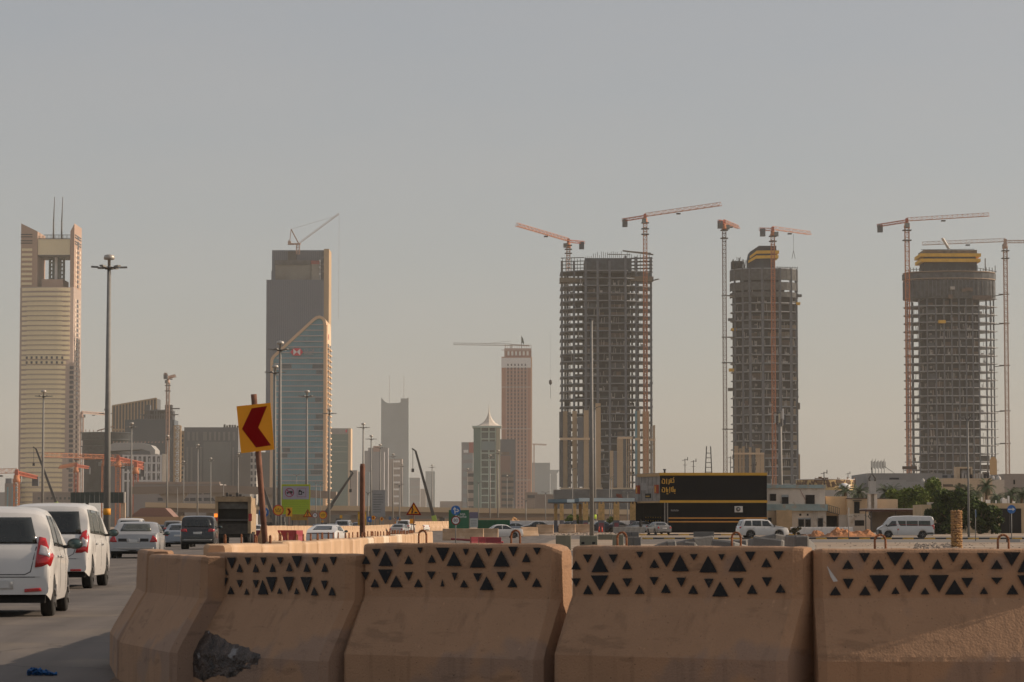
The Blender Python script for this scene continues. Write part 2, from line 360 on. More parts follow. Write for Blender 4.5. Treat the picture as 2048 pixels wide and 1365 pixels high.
b = MB().box((-w/2+6.5, 3.4, zc-4), (w/2-11, 3.9, zc)); b.build('debris_screen', mat('screen_grey', (.10,.10,.10), .9, var=.4, scale=.2), t)
MB().box((w/2-10.8, 2.6, zc-3.4), (w/2-3.8, 2.9, zc-.4)).build('red_screen', mat('screen_red', (.28,.08,.07), .9, var=.4, scale=.3), t)
b = MB()
for k in range(4): z = z1+k*(zc-z1)/3-.3; b.bar((w/2-3.5, 3, z), (w/2-3.5, 9, z), 1.4)
b.bar((w/2-3.2, 3, z1), (w/2-3.2, 3, zc), .5); b.build('scaffold', M_white, t)
MB().box((w/2, 1, 0), (w/2+4.2, 33, z2)).build('tan_edge', M_tan, t)
me = cube_mesh('edge_floor', 3.4, 1.2, 4.6, M_glassd)
for k in range(4): inst('edge_floor', me, t, (w/2+.5, 2.2, z1+2+k*5.8))
MB().box((-w/2+17, 10.6, z2-14), (-w/2+24, 11.9, z2-1)).build('crane_dock', M_dsteel, t)
# ---- bank tower with the sloping top
Y = 2000; s = sc(Y); cx = 604
px = lambda p: XX(p, Y, 850)-XX(cx, Y, 850)
pz = lambda q: ZZ(q, Y)-1.1
t = thing('office_tower', 'blue glass bank tower with a slanting tan rimmed top', 'tower', (XX(cx, Y, 850), Y, 1.1))
rim = [(px(540), 0), (px(540), pz(722)), (px(541), pz(717)), (px(545), pz(711)), (px(625), pz(637)), (px(631), pz(633)), (px(638), pz(631.5)), (px(645), pz(634)), (px(650), pz(640)), (px(652), pz(650)), (px(652), 0)]
inn = [(px(545), 0), (px(545), pz(723)), (px(547), pz(717)), (px(628), pz(641)), (px(634), pz(637.5)), (px(640), pz(637)), (px(645), pz(641)), (px(647.2), pz(650)), (px(647.2), 0)]
MB().prism(inn, 40, plane='XZ', at=1.2).build('glass_body', M_glassb, t)
b = MB()                                                   # frame: a ribbon following the outline
def ribbon(b, path, wd, y0, y1, mi=0):
    path = [Vector((p[0], p[1])) for p in path]; off = []
    for i, p in enumerate(path):
        d = (path[min(i+1, len(path)-1)]-path[max(i-1, 0)]).normalized(); off.append(p+Vector((d.y, -d.x))*wd)
    for i in range(len(path)-1): b.prism([tuple(path[i]), tuple(path[i+1]), tuple(off[i+1]), tuple(off[i])], y1-y0, mi, 'XZ', y0)
ribbon(b, rim, 2.0, 0, 42); b.build('rim_frame', mat('rim_tan', (.62,.43,.27), .7, var=.05), t)
zs = [pz(649.5+11.15*k) for k in range(32)]
def xleft(z):
    y_ = 1054-(z+1.1-1.27)*s*1.0
    return px(546.5) if z < pz(720) else px(546.5)+(z-pz(720))*(px(627)-px(546.5))/(pz(641)-pz(720))
for z in zs:
    MB().box((xleft(z)+.6, .55, z-.35), (px(647), 1.15, z+.35)).build('floor_line', mat('floor_line', (.40,.38,.38), .6, var=0), t)
for (k, xa, xb) in ((8, 560, 582), (8, 624, 647), (9, 632, 644), (17, 632, 646), (19, 628, 646), (23, 566, 580), (24, 560, 575), (24, 630, 646), (26, 628, 647), (27, 622, 644), (14, 630, 643)):
    MB().box((px(xa), .9, zs[k]+.6), (px(xb), 1.18, zs[k-1]-.6)).build('dark_window', mat('shut_glass', (.085,.115,.135), .3, var=.2, scale=.2), t)
b = MB()
for k in range(18): x = px(546)+(k+1)*(px(647)-px(546))/19; b.box((x-.08, .9, 1), (x+.08, 1.17, min(pz(723)+max(0, (x-px(547)))*(pz(641)-pz(717))/(px(628)-px(547)), pz(645))-1))
b.build('mullion', mat('mullion_grey', (.20,.24,.25), .5, var=0), t)
sx = px(652)
ms = mat('side_stone', (.74,.55,.37), .8, var=.05)
MB().prism([(2, 0), (2, pz(650)), (30, pz(642)), (38, pz(648)), (42, pz(662)), (42, 0)], .6, plane='YZ', at=sx).build('side_wall', ms, t)
me = cube_mesh('balcony', 1.6, 13, .9, ms); me2 = cube_mesh('balcony_opening', .3, 11, 2.6, M_glassd)
for k in range(31):
    z = pz(694)-k*3.93
    if z < 3: break
    for yy in (11, 31): inst('balcony_opening', me2, t, (sx+.75, yy, z)); inst('balcony', me, t, (sx+1.0, yy, z-1.3))
# emblem: red hexagon with a white bow, and lettering on two lines
mr, mw = mat('emblem_red', (.62,.03,.06), .6, var=0), mat('emblem_white', (.75,.72,.72), .6, var=0)
g = MB(); c0, c1 = px(592.8), pz(704.3); hw, hh = 9.8/2.84*.5+2.8, 2.6
hx = [(c0-hw, c1), (c0-hw*.55, c1+hh), (c0+hw*.55, c1+hh), (c0+hw, c1), (c0+hw*.55, c1-hh), (c0-hw*.55, c1-hh)]
g.prism(hx, .3, plane='XZ', at=.2)
em = g.build('emblem', mr, t)
g = MB(); a = hw*.53
g.prism([(c0-a, c1+hh*.9), (c0, c1), (c0-a, c1-hh*.9)], .1, plane='XZ', at=.08); g.prism([(c0+a, c1+hh*.9), (c0, c1), (c0+a, c1-hh*.9)], .1, plane='XZ', at=.08)
g.build('emblem_bow', mw, em)
mgt = mat('sign_grey', (.40,.38,.40), .6, var=0)
text_mb('HSBC', 2.7, .2, mgt, 'lettering', t, (px(617), .1, pz(707.5)))
g = MB()
for pts in ([(-3,-.6),(-3,.6)], [(-3,-.6),(-.8,-.6),(-.8,.5)], [(0,-.6),(2.6,-.6),(2.6,.6),(1.6,.6)], [(3.4,-.6),(3.4,1.1)], [(-1.9,1.0),(-1.6,1.0)]): stroke(g, [(px(617)+x, pz(701.5)+z) for x, z in pts], .4, .2, .1)
g.build('lettering', mgt, t)
g = MB(); g.prism(disc(2.2, 6, 14, 0), .2, plane='YZ', at=sx+.7); o = g.build('emblem', mr, t, (0, 0, pz(672)))
# ---- three concrete frames
def frame_tower(label, pxc, Y, plan, nf, ztop, core, cols, pitch0=0, slab_t=.55, slabm=None, name='concrete_frame_tower', skip=(), icols=(), sub=1.2):
    """plan: outline (x, y) from the tower's front centre; cols: points; core: boxes (x0,x1,y0,y1,z0,z1)"""
    t = thing(name, label, 'tower', (XX(pxc, Y, 900), Y, 1.1)); ph = ztop/nf
    b = MB().prism(plan, slab_t, plane='XY'); me = bpy.data.meshes.new('floor_slab'); me.from_pydata(b.v, [], b.f); me.materials.append(slabm or M_conc)
    bm = bmesh.new(); bm.from_mesh(me); bmesh.ops.recalc_face_normals(bm, faces=bm.faces); bm.to_mesh(me); bm.free()
    for k in range(1, nf+1):
        if k in skip: continue
        o = inst('floor_slab', me, t, (rnd.uniform(-.12,.12), rnd.uniform(-.1,.1), k*ph-slab_t)); f = 1+rnd.uniform(-.004,.008); o.scale = (f, f, 1)
    for (x, y, w_, *rest) in cols:
        top = rest[0] if rest else ztop
        inst('column', cube_mesh('column', w_, w_, top, M_conc), t, (x, y, 0))
    for (x, y, w_) in icols: inst('column', cube_mesh('column', w_, w_, ztop-1, M_conc), t, (x, y, 0))
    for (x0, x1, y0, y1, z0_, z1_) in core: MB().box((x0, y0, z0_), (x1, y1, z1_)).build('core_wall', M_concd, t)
    return t, ph
def infill(t, ph, nf, spans, y, prob, mats, z00=0, rs=random.Random(3)):   # block walls and stacks of material between the floors
    for k in range(nf):
        for (a, c) in spans:
            if rs.random() < prob:
                m = rs.choice(mats); h = rs.uniform(.35, .95)*(ph-.9); f0, f1 = sorted((rs.random(), rs.random()))
                if (f1-f0) < .3: f0, f1 = 0, 1
                MB().box((a+(c-a)*f0, y, k*ph+z00), (a+(c-a)*f1, y+.4, k*ph+h+z00)).build('block_wall', m, t)
M_blk = [mat('block_wall_grey', (.105,.115,.125), .9, var=.3, scale=.3), mat('block_wall_dark', (.05,.05,.055), .9, var=.3, scale=.3), mat('block_wall_brown', (.14,.105,.085), .9, var=.3, scale=.3)]
def props(t, ph, nf, plan_, n, rs, m):                      # steel props and dangling gear between the floors
    b = MB(); xa, xb = min(p[0] for p in plan_), max(p[0] for p in plan_)
    for _ in range(n):
        x = rs.uniform(xa+1, xb-1); k = rs.randrange(nf); y = plan_y(x, plan_)+rs.uniform(1, 3); b.bar((x, y, k*ph), (x+rs.uniform(-.3, .3), y, k*ph+ph*rs.uniform(.4, .9)), rs.uniform(.12, .4))
        if rs.random() < .25: b.box((x, y, k*ph), (x+rs.uniform(.6, 2.2), y+.6, k*ph+rs.uniform(.4, 1.5)))
    o = b.build('site_material', m, t); o['kind'] = 'stuff'
# first frame tower (half clad)
Y = 1700; s = sc(Y); cx = 1215; px = lambda p: XX(p, Y, 850)-XX(cx, Y, 850); pz = lambda q: ZZ(q, Y)-1.1
plan = [(px(1122), 15), (px(1124), 12), (px(1168), .8), (px(1172), 0), (px(1250), 0), (px(1255), 1.5), (px(1306), 13), (px(1308), 16), (px(1308), 40), (px(1122), 40)]
cols = [(px(1125), 13, 1.3, pz(518)), (px(1149), 7, 1.3, pz(520)), (px(1172), .4, 1.4, pz(522)), (px(1196), .1, 1.4, pz(522)), (px(1220), .1, 1.4, pz(522)), (px(1252), .5, 1.4, pz(512)), (px(1274), 6.5, 1.3, pz(512)), (px(1305), 13, 1.3, pz(512)),
        (px(1133), 38, 1.2), (px(1160), 38, 1.2), (px(1270), 38, 1.2), (px(1300), 38, 1.2)]
icols = [(px(1137), 24, 1.2), (px(1280), 24, 1.2), (px(1293), 30, 1.2)]
zt = pz(540)
core = [(px(1172), px(1205), 9, 11, 0, zt-1), (px(1205), px(1253), 7, 8, 0, zt-4), (px(1168), px(1173), 9, 34, 0, zt), (px(1258), px(1262), 9, 34, 0, zt), (px(1172), px(1258), 30, 32, 0, zt)]
tF, ph = frame_tower('half clad concrete frame tower, boxy, farthest left of the unfinished three', cx, Y, plan, 34, zt, core, cols, icols=icols, slabm=mat('slab_mid', (.20,.215,.235), .9, var=.15))
infill(tF, ph, 33, [(px(1174), px(1194)), (px(1198), px(1218)), (px(1222), px(1250))], 3.5, .75, M_blk)
infill(tF, ph, 30, [(px(1128), px(1148)), (px(1150), px(1168)), (px(1258), px(1272))], 22, .22, M_blk)
props_q = (tF, ph, 33, plan)
MB().box((px(1170), 2, pz(545)), (px(1264), 2.4, pz(516))).build('debris_net', M_net, tF)
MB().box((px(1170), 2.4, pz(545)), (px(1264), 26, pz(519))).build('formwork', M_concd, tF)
b = MB()
for k in range(5):
    z = pz(541-7*k)
    for (x0, x1, y_) in ((1123, 1170, 8), (1264, 1307, 8), (1256, 1309, 13)): b.bar((px(x0), y_+4, z), (px(x1), y_, z), .45)
for p_ in range(1126, 1168, 6): b.bar((px(p_), 9, zt), (px(p_), 9, pz(512+rnd.uniform(0, 8))), .3)
for p_ in range(1265, 1306, 6): b.bar((px(p_), 9, zt), (px(p_), 9, pz(502+rnd.uniform(0, 8))), .3)
for p_ in range(1172, 1264, 4): b.bar((px(p_), 3, pz(518)), (px(p_), 3, pz(508+rnd.uniform(-6, 6))), .25)
b.bar((px(1216), 3, pz(508)), (px(1262), 3, pz(509)), .4); b.bar((px(1247), 3, pz(501)), (px(1309), 9, pz(507)), .8); b.bar((px(1247), 3, pz(501)), (px(1305), 12, pz(503)), .5)
b.build('rebar', M_dsteel, tF)
b = MB(); b.box((px(1120), 5, pz(563)), (px(1170), 12, pz(554))); b.build('loading_platform', mat('tarp_brown', (.17,.14,.10), .9, var=.2), tF)
MB().box((px(1262), 5, pz(561)), (px(1309), 12, pz(552))).build('loading_platform', mat('tarp_brown', (.17,.14,.10), .9), tF)
b = MB(); b.bar((px(1306), 6, pz(560)), (px(1319), 2, pz(558)), 1.2, .5); b.build('cantilever_deck', M_dsteel, tF)
def plan_y(x, plan): # front edge of a plan at x
    for (a, c) in zip(plan[:-1], plan[1:]):
        if a[0] <= x <= c[0] and c[0] > a[0]: return a[1]+(c[1]-a[1])*(x-a[0])/(c[0]-a[0])
    return 8
def clad(t, name, p0, p1, q_top, q_bot, m, out=.8, dep=.6):
    x0, x1 = px(p0), px(p1); y_ = min(plan_y(x0, plan), plan_y(x1, plan))-out
    return MB().box((x0, y_, pz(q_bot)), (x1, y_+dep, pz(q_top))).build(name, m, t)
for (a, c, q0, q1, m, nm) in ((1119,1126,823,876,M_glassd,'glass_strip'),(1126.5,1135.5,822,976,M_tan,'stone_panel'),(1137,1143,824,974,M_glassd,'glass_strip'),(1145,1154.5,822,976,M_tan,'stone_panel'),
        (1155,1167,834,974,mat('grey_glass', (.10,.11,.13), .3, var=.1),'glass_strip'),(1167.5,1177.5,821,976,M_tan,'stone_panel'),(1178,1190.5,808,974,M_glassd,'glass_strip'),(1191,1201.5,807,976,M_tan,'stone_panel'),
        (1119,1126,880,974,M_glassd,'glass_strip'),(1219.5,1226.5,902,976,M_tan,'stone_panel'),(1227,1233.5,904,974,mat('grey_glass', (.10,.11,.13), .3),'glass_strip'),(1234,1246,876,976,M_tan,'stone_panel'),(1246.5,1251.5,878,974,M_glassd,'glass_strip'),
        (1270.5,1275,822,952,M_glassb,'glass_strip'),(1275.5,1281,821,950,M_tan,'stone_panel'),(1286.5,1300,822,950,M_tan,'stone_panel'),(1307,1311.5,850,950,M_tan,'stone_panel'),(1302,1306,852,950,M_concl,'stone_panel')):
    clad(tF, nm, a, c, q0, q1, m)
for (a, c, q) in ((1120,1191,876),(1235,1265,874),(1271,1281.5,876),(1287,1312,877)): clad(tF, 'stone_belt', a, c, q, q+4.5, M_tanl, 1.4, 1)
for p_ in (1252.5, 1256, 1259.5, 1262.5): MB().box((px(p_), -1.2+(p_-1252)*.2, pz(977)), (px(p_+1.1), 1.6, pz(878))).build('stone_fin', M_tanl, tF)
for (a, c) in ((1119,1205),(1219,1265)): clad(tF, 'base_belt', a, c, 976, 979, M_tanl, 1.5, 1)
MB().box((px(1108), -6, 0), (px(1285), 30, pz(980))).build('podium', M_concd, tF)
props(*props_q, 420, random.Random(21), M_concl)
# second frame tower (round ended)
cx = 1535; zt = pz(536)
def oval(x0, x1, d, n=14, y0=0): 
    a = (x1-x0)/2; m_ = (x0+x1)/2
    return [(m_-a*math.cos(math.pi*k/n), y0+d/2-d/2*math.sin(math.pi*k/n)**.75) for k in range(n+1)]+[(m_+a*math.cos(math.pi*k/n)*.98, y0+d/2+d/2*math.sin(math.pi*k/n)**.75) for k in range(1, n)]
plan = oval(px(1466), px(1602), 30)
cols = []
for p_ in (1473, 1488, 1502, 1527, 1562, 1585, 1597): cols.append((px(p_), plan_y(px(p_), plan)+.3, 1.6 if p_ > 1495 else 1.2, zt))
core = [(px(1488), px(1560), 8, 9, 0, zt), (px(1488), px(1490), 8, 24, 0, zt), (px(1560), px(1562), 8, 24, 0, zt), (px(1478), px(1594), 20, 21, 0, zt-30), (px(1470), px(1488), 14, 15, 0, zt-8), (px(1562), px(1596), 12, 13, 0, zt-14)]
slabl = mat('slab_edge', (.35,.37,.39), .9, var=.1)
tG, ph = frame_tower('round ended concrete frame tower with stepped yellow formwork on top', cx, Y, plan, 30, zt, core, cols, slab_t=.5, slabm=slabl, skip=(29,))
infill(tG, ph, 28, [(px(1488), px(1500)), (px(1504), px(1525)), (px(1529), px(1560))], 3.6, .7, M_blk, rs=random.Random(5))
infill(tG, ph, 28, [(px(1564), px(1583)), (px(1586), px(1596))], 6, .75, M_blk+[mat('block_wall_tan', (.30,.25,.18), .9, var=.3)], rs=random.Random(8))
me = cube_mesh('core_window', 1.5, .3, 1.5, M_concl)
for k in range(24): inst('core_window', me, tG, (px(1515), 7.8, k*ph+1.6))
props(tG, ph, 28, plan, 420, random.Random(22), M_concl)
ringp = oval(px(1465), px(1603), 31, y0=-.5)
for (q0, q1) in ((536, 560), (562, 580), (582, 594)):
    b = MB(); N = len(ringp)
    for k in range(N//2+1):
        (xa, ya), (xb, yb) = ringp[k], ringp[k+1]; b.prism([(xa, ya), (xb, yb), (xb*.985, yb+.7), (xa*.985, ya+.7)], pz(q0)-pz(q1)-.6, plane='XY', at=pz(q1))
    b.build('facade_screen', mat('mesh_screen', (.085,.09,.092), .9, var=.35, scale=.5), tG)
b = MB()
for k in range(40):
    p_ = 1468+rnd.uniform(0, 28); b.bar((px(p_), rnd.uniform(4, 18), zt), (px(p_), rnd.uniform(4, 18), pz(rnd.uniform(512, 528))), .3)
for p_ in range(1560, 1602, 5): b.bar((px(p_), 8, zt), (px(p_), 8, pz(531)), .25)
b.bar((px(1556), 8, pz(532)), (px(1600), 8, pz(534)), .3)
b.build('rebar', M_dsteel, tG)
MB().box((px(1468), 8, zt), (px(1490), 18, pz(520))).build('formwork', M_concd, tG)
MB().prism([(px(1501), pz(536)), (px(1501), pz(516)), (px(1504), pz(502)), (px(1522), pz(490)), (px(1557), pz(490)), (px(1557), pz(500)), (px(1553), pz(502)), (px(1553), pz(536))], 16, plane='XZ', at=6).build('core_head', M_concd, tG)
for (x0, xm, x1, q0, qm, q1) in ((1503,1517,1562,511,500,499.5),(1500,1516,1561,520,510,509)):
    b = MB(); b.prism([(px(x0), pz(q0)), (px(xm), pz(qm)), (px(x1), pz(q1)), (px(x1), pz(q1+6)), (px(xm), pz(qm+6)), (px(x0), pz(q0+5))], 1, plane='XZ', at=4.8); b.box((px(x1)-1, 5.8, pz(q1+6)), (px(x1), 20, pz(q1))); b.build('yellow_formwork', M_yel, tG)
for (x0, x1, q0, q1, m) in ((1460,1470,635,640,M_blk[0]),(1466,1477,655,660,M_yel),(1461,1471,736,742,M_yel),(1459,1471,775,781,M_dsteel),(1597,1605,603,608,M_yel),(1592,1608,587,592,M_blk[0]),(1597,1603,805,818,M_dsteel),(1578,1588,582,588,M_yel)):
    MB().box((px(x0), 7, pz(q1)), (px(x1), 11, pz(q0))).build('loading_platform', m, tG)
for (a, c, q0) in ((1470,1478,892),(1479,1484,897),(1485,1490,893),(1491,1497,897),(1498,1503,895),(1504,1510,893),(1511,1520,897)):
    m = M_tan if a in (1470,1479,1485,1498,1511) else M_glassd
    clad(tG, 'stone_panel' if m is M_tan else 'glass_strip', a, c, q0, 950, m, 1.0)
clad(tG, 'stone_belt', 1468, 1528, 906, 909.5, M_tanl, 1.8, 2); MB().box((px(1600), 12, 0), (px(1604), 22, pz(908))).build('stone_panel', M_tan, tG)
clad(tG, 'stone_panel', 1520.5, 1528, 909, 950, M_tan, 1.0)
# third frame tower (wide drum)
cx = 1910; zt = pz(594)
plan = oval(px(1818), px(2003), 38)
cols = [(px(p_), plan_y(px(p_), plan)+.3, .8, zt) for p_ in (1823,1830,1843,1858,1875,1891,1906,1921,1935,1949,1962,1978,1988,1996)]
icols = [(px(p_), 30, .9) for p_ in (1828, 1842, 1976, 1992)]
core = [(px(1857), px(1964), 7, 8, 0, zt), (px(1857), px(1859), 7, 32, 0, zt), (px(1962), px(1964), 7, 32, 0, zt), (px(1857), px(1964), 31, 32, 0, zt)]
tH, ph = frame_tower('widest concrete frame tower with a drum top and straight yellow bands', cx, Y, plan, 28, zt, core, cols, icols=icols, slab_t=.45, slabm=slabl)
infill(tH, ph, 28, [(px(1860), px(1874)), (px(1877), px(1890)), (px(1893), px(1905)), (px(1908), px(1920)), (px(1923), px(1934)), (px(1937), px(1948)), (px(1951), px(1961))], 3.4, .7, M_blk, rs=random.Random(11))
infill(tH, ph, 9, [(px(1824), px(1842)), (px(1844), px(1857)), (px(1965), px(1986)), (px(1988), px(1998))], 12, .95, M_blk, rs=random.Random(12))
for k in range(26): inst('core_window', me, tH, (px(1867), 6.8, k*ph+1.6))
props(tH, ph, 27, plan, 420, random.Random(23), M_concl)
for (q0, q1, gr) in ((545, 556, 1), (560, 596, 0)):
    pr = oval(px(1817-gr), px(2004+gr), 40, y0=-1); b = MB()
    for k in range(14):
        (xa, ya), (xb, yb) = pr[k], pr[k+1]; b.prism([(xa, ya), (xb, yb), (xb*.985, yb+.7), (xa*.985, ya+.7)], pz(q0)-pz(q1), plane='XY', at=pz(q1))
    b.build('facade_screen', mat('mesh_screen2', (.075,.083,.09), .9, var=.4, scale=.35), tH)
for q in (543.5, 557.5): MB().prism(oval(px(1817), px(2004), 40, y0=-1.4), .5, plane='XY', at=pz(q)).build('ring_slab', mat('slab_edge_warm', (.34,.26,.20), .9, var=.1), tH)
for k in range(24):
    x = px(1824+7.4*k); inst('screen_post', cube_mesh('screen_post', .35, .4, pz(560)-pz(594), M_conc), tH, (x, plan_y(x, plan)-1.4, pz(592)))
MB().box((px(1856), 8, pz(545)), (px(1962), 28, pz(520))).build('core_head', M_concd, tH)
MB().box((px(1854), 7, pz(508)), (px(1962), 29, pz(498))).build('core_formwork', mat('ply_brown', (.16,.12,.08), .9, var=.4, scale=.4), tH)
MB().box((px(1858), 7.6, pz(520)), (px(1960), 28, pz(508.1))).build('core_formwork', M_net, tH)
for (x0, x1, q0, q1) in ((1847,1969,505.5,512),(1848,1968,516,522.5)): MB().box((px(x0), 5, pz(q1)), (px(x1), 31, pz(q0))).build('yellow_formwork', M_yel, tH)
b = MB()
for p_ in list(range(1829, 1856, 6))+list(range(1964, 2004, 6)): b.bar((px(p_), 10, pz(543)), (px(p_), 10, pz(rnd.uniform(528, 536))), .35)
for p_ in range(1856, 1962, 9): b.bar((px(p_), 5, pz(543)), (px(p_), 5, pz(535)), .25)
b.bar((px(1830), 9, pz(537)), (px(1856), 9, pz(536)), .3); b.bar((px(1962), 5, pz(535)), (px(2003), 10, pz(541)), .3); b.bar((px(1850), 9, pz(497)), (px(1958), 9, pz(496)), .3)
b.bar((px(1980), 10, pz(543)), (px(1980), 10, pz(514)), .5)
b.build('site_railing', M_dsteel, tH)
b = MB(); b.bar((px(1908), 12, pz(494)), (px(1893), 8, pz(474)), 1.8, .6); b.build('boom_arm', M_white, tH)
for (x0, x1, q0, q1, m) in ((1903,1912,574,580,M_concl),(1933,1948,576,583,M_blk[2]),(1899,1908,590,598,M_blk[2]),(1948,1985,592,600,M_blk[2]),(1879,1893,641,647,M_yel),(1926,1934,578,584,M_blk[2])):
    MB().box((px(x0), -2.2, pz(q1)), (px(x1), 1, pz(q0))).build('loading_platform', m, tH)
MB().prism([(px(1980), pz(950)), (px(1980), pz(920)), (px(1984), pz(914)), (px(1990), pz(914)), (px(1994), pz(920)), (px(1994), pz(950))], 1, plane='XZ', at=1.0).build('stone_panel', mat('orange_stone', (.52,.31,.12), .8, var=.1), tH)
b = MB()
for k in range(28):
    for sgn, p_ in ((1, 2001), (1, 1998)): b.bar((px(p_), 16, k*ph+ph-.4), (px(2006.5), 15, k*ph+ph-.2), .5, .3)
b.build('edge_deck', M_concl, tH)
# ================================================================ TOWER CRANES
def lattice(b, p, q, w, bay, th, sect=4, up=None):
    """a lattice member from p to q: chords, posts and diagonals"""
    p, q = Vector(p), Vector(q); d = (q-p); L = d.length; d.normalize()
    u = Vector(up) if up else (Vector((0,0,1)) if abs(d.z) < .9 else Vector((0,1,0)))
    a = d.cross(u).normalized(); c = a.cross(d).normalized()
    cs = [a*w/2*i+c*w/2*j for i, j in ((-1,-1),(1,-1),(1,1),(-1,1))] if sect == 4 else [a*w/2*-1, a*w/2, c*w*.95]
    for k in cs: b.bar(p+k, q+k, th*1.35)
    n = max(1, int(L/bay)); m = len(cs)
    for i in range(n+1):
        for j in range(m): b.bar(p+d*L*i/n+cs[j], p+d*L*i/n+cs[(j+1)%m], th*.8)
    for i in range(n):
        for j in range(m):
            k = j if i % 2 else (j+1) % m; l_ = (j+1) % m if i % 2 else j
            b.bar(p+d*L*i/n+cs[k], p+d*L*(i+1)/n+cs[l_], th*.8)
def tip(px_, py_, H, Y0):                                    # where a level jib of height H ends if it shows at this pixel
    Yt = (H-CAMZ)*1.0/((P(px_, py_, 1000).z-CAMZ)/1000)
    return P(px_, py_, Yt)
def flat_crane(label, pxm, Y, q_top, jib, cnt, w=2.1, z0=0, cmast=None, cjib=None, q_base=1000, group='tower cranes over the unfinished towers', th=.19, cab=1, collars=()):
    base = Vector((XX(pxm, Y, (q_top+q_base)/2), Y, gz(0, Y)+z0)); H = ZZ(q_top, Y)
    t = thing('tower_crane', label, 'crane', base, 0, group); cmast = cmast or M_crane; cjib = cjib or M_crane
    h = H-base.z
    b = MB(); lattice(b, (0,0,0), (0,0,h-3), w, w*1.15, th*1.3, up=(0,1,0)); b.build('mast', cmast, t)
    b = MB(); b.lathe([(w*.75, h-3.2), (w*.75, h-1.6), (w*.6, h-1.4), (w*.6, h)], n=8); b.build('slewing_ring', cjib, t)
    J = tip(*jib, H+1.5, Y)-base; C = tip(*cnt, H+1.5, Y)-base; J.z = C.z = h+1
    r = Vector((0,0,h+1)); dj = (J-r).normalized()
    b = MB(); lattice(b, r, J, 2.1, 3.2, th*.75, 3); b.build('jib', cjib, t)
    b = MB(); lattice(b, r, C, 1.5, 2.6, th, 4); b.box((-.8, -.8, h), (.8, .8, h+2.6)); b.build('counter_jib', M_craned if cjib is M_crane else cjib, t)
    b = MB(); cc = C-(C-r).normalized()*2.0; b.box((cc.x-1.5, cc.y-1.5, h-3.2), (cc.x+1.5, cc.y+1.5, h+1.2)); b.build('counterweight', M_blk[0], t)
    if cab: side = dj.cross(Vector((0,0,1))).normalized()*1.7*(-1 if cab < 0 else 1); b = MB(); b.box((side.x+dj.x-1.1, side.y+dj.y-1.1, h-3), (side.x+dj.x+1.3, side.y+dj.y+1.3, h-.4)); b.build('cab', mat('cab_grey', (.20,.22,.21), .5), t)
    b = MB(); tr = r+dj*(J-r).length*.45; b.box((tr.x-1.2, tr.y-1.2, h-.5), (tr.x+1.2, tr.y+1.2, h+.2)); b.build('trolley', M_dsteel, t)
    for q in collars:
        z = ZZ(q, Y)-base.z; b = MB(); b.box((-w*1.05, -w*.9, z), (w*1.05, w*.9, z+.5)); b.build('walkway', M_dsteel, t)
    return t
flat_crane('orange tower crane whose mast rises behind the half clad frame, jib up to the left', 1137, 1735, 486, (1034, 451), (1168, 484), collars=(492, 500, 508))
flat_crane('orange tower crane in front of the half clad frame, long jib up to the right', 1291, 1660, 437, (1441, 410), (1246, 439), collars=(447, 459, 470), q_base=950)
flat_crane('thin tower crane standing free left of the round ended frame, jib seen end on', 1449.5, 1690, 449, (1477, 456), (1438, 441), cmast=mat('crane_mast_brown', (.16,.10,.08), .8), collars=(462, 478), q_base=945)
flat_crane('orange tower crane up the front of the round ended frame tower', 1547, 1665, 463, (1620, 468), (1519, 457), collars=(474, 484), q_base=960)
flat_crane('orange tower crane at the left edge of the wide drum frame, jib over it', 1816, 1672, 446, (1977, 431), (1756, 450), w=2.4, collars=(462, 482), q_base=950)
flat_crane('pinkish tower crane on the far right beyond the wide drum frame, jib to the left', 2013, 1700, 487, (1845, 489), (2075, 482), cmast=M_cranep, cjib=M_cranep, collars=(503, 518), q_base=950)
t = thing('crane_hook', 'crane hook block hanging in the air left of the half clad frame', 'hook', P(1101, 766, 1640))
b = MB(); b.lathe([(.2, 1.8), (.9, 1.2), (.9, -.4), (.3, -1.2)], n=8); b.bar((0,0,-1.2), (0,0,-9), .18); b.bar((0,0,1.5), (0, 0, 30), .05); b.build('hook_block', M_dsteel, t)
t = thing('crane_hook', 'crane sling dangling right of the round ended frame tower', 'hook', P(1587, 505, 1700))
b = MB(); b.bar((0,0,11), (0,0,1), .15); b.bar((0,0,1), (-1,0,-4), .22); b.bar((0,0,1), (1,0,-4), .22); b.build('sling', M_dsteel, t)
for (X_, Yc, lst) in ((1457, 1690, (593, 676, 727, 860)), (2009, 1702, (590, 648, 732, 823, 888))):   # ties from the masts to the towers
    t = thing('crane_tie', 'steel ties holding the thin crane mast to the round ended frame' if X_ == 1457 else 'steel ties holding the far right crane mast to the drum frame', 'tie', (XX(X_, Yc, 800), Yc, gz(0, Yc)), 0)
    for q in lst:
        z = ZZ(q, Yc)-gz(0, Yc); b = MB()
        if X_ == 1457: b.box((-4, -1.2, z), (4.2, -.6, z+.6)); b.bar((-1, -1, z+.3), (4.5, 9, z+.3), .4)
        else: b.box((-3, -1, z), (3.4, -.5, z+.5)); b.bar((0, -1, z), (-4, 9, z), .4)
        b.build('tie_beam', M_dsteel, t)
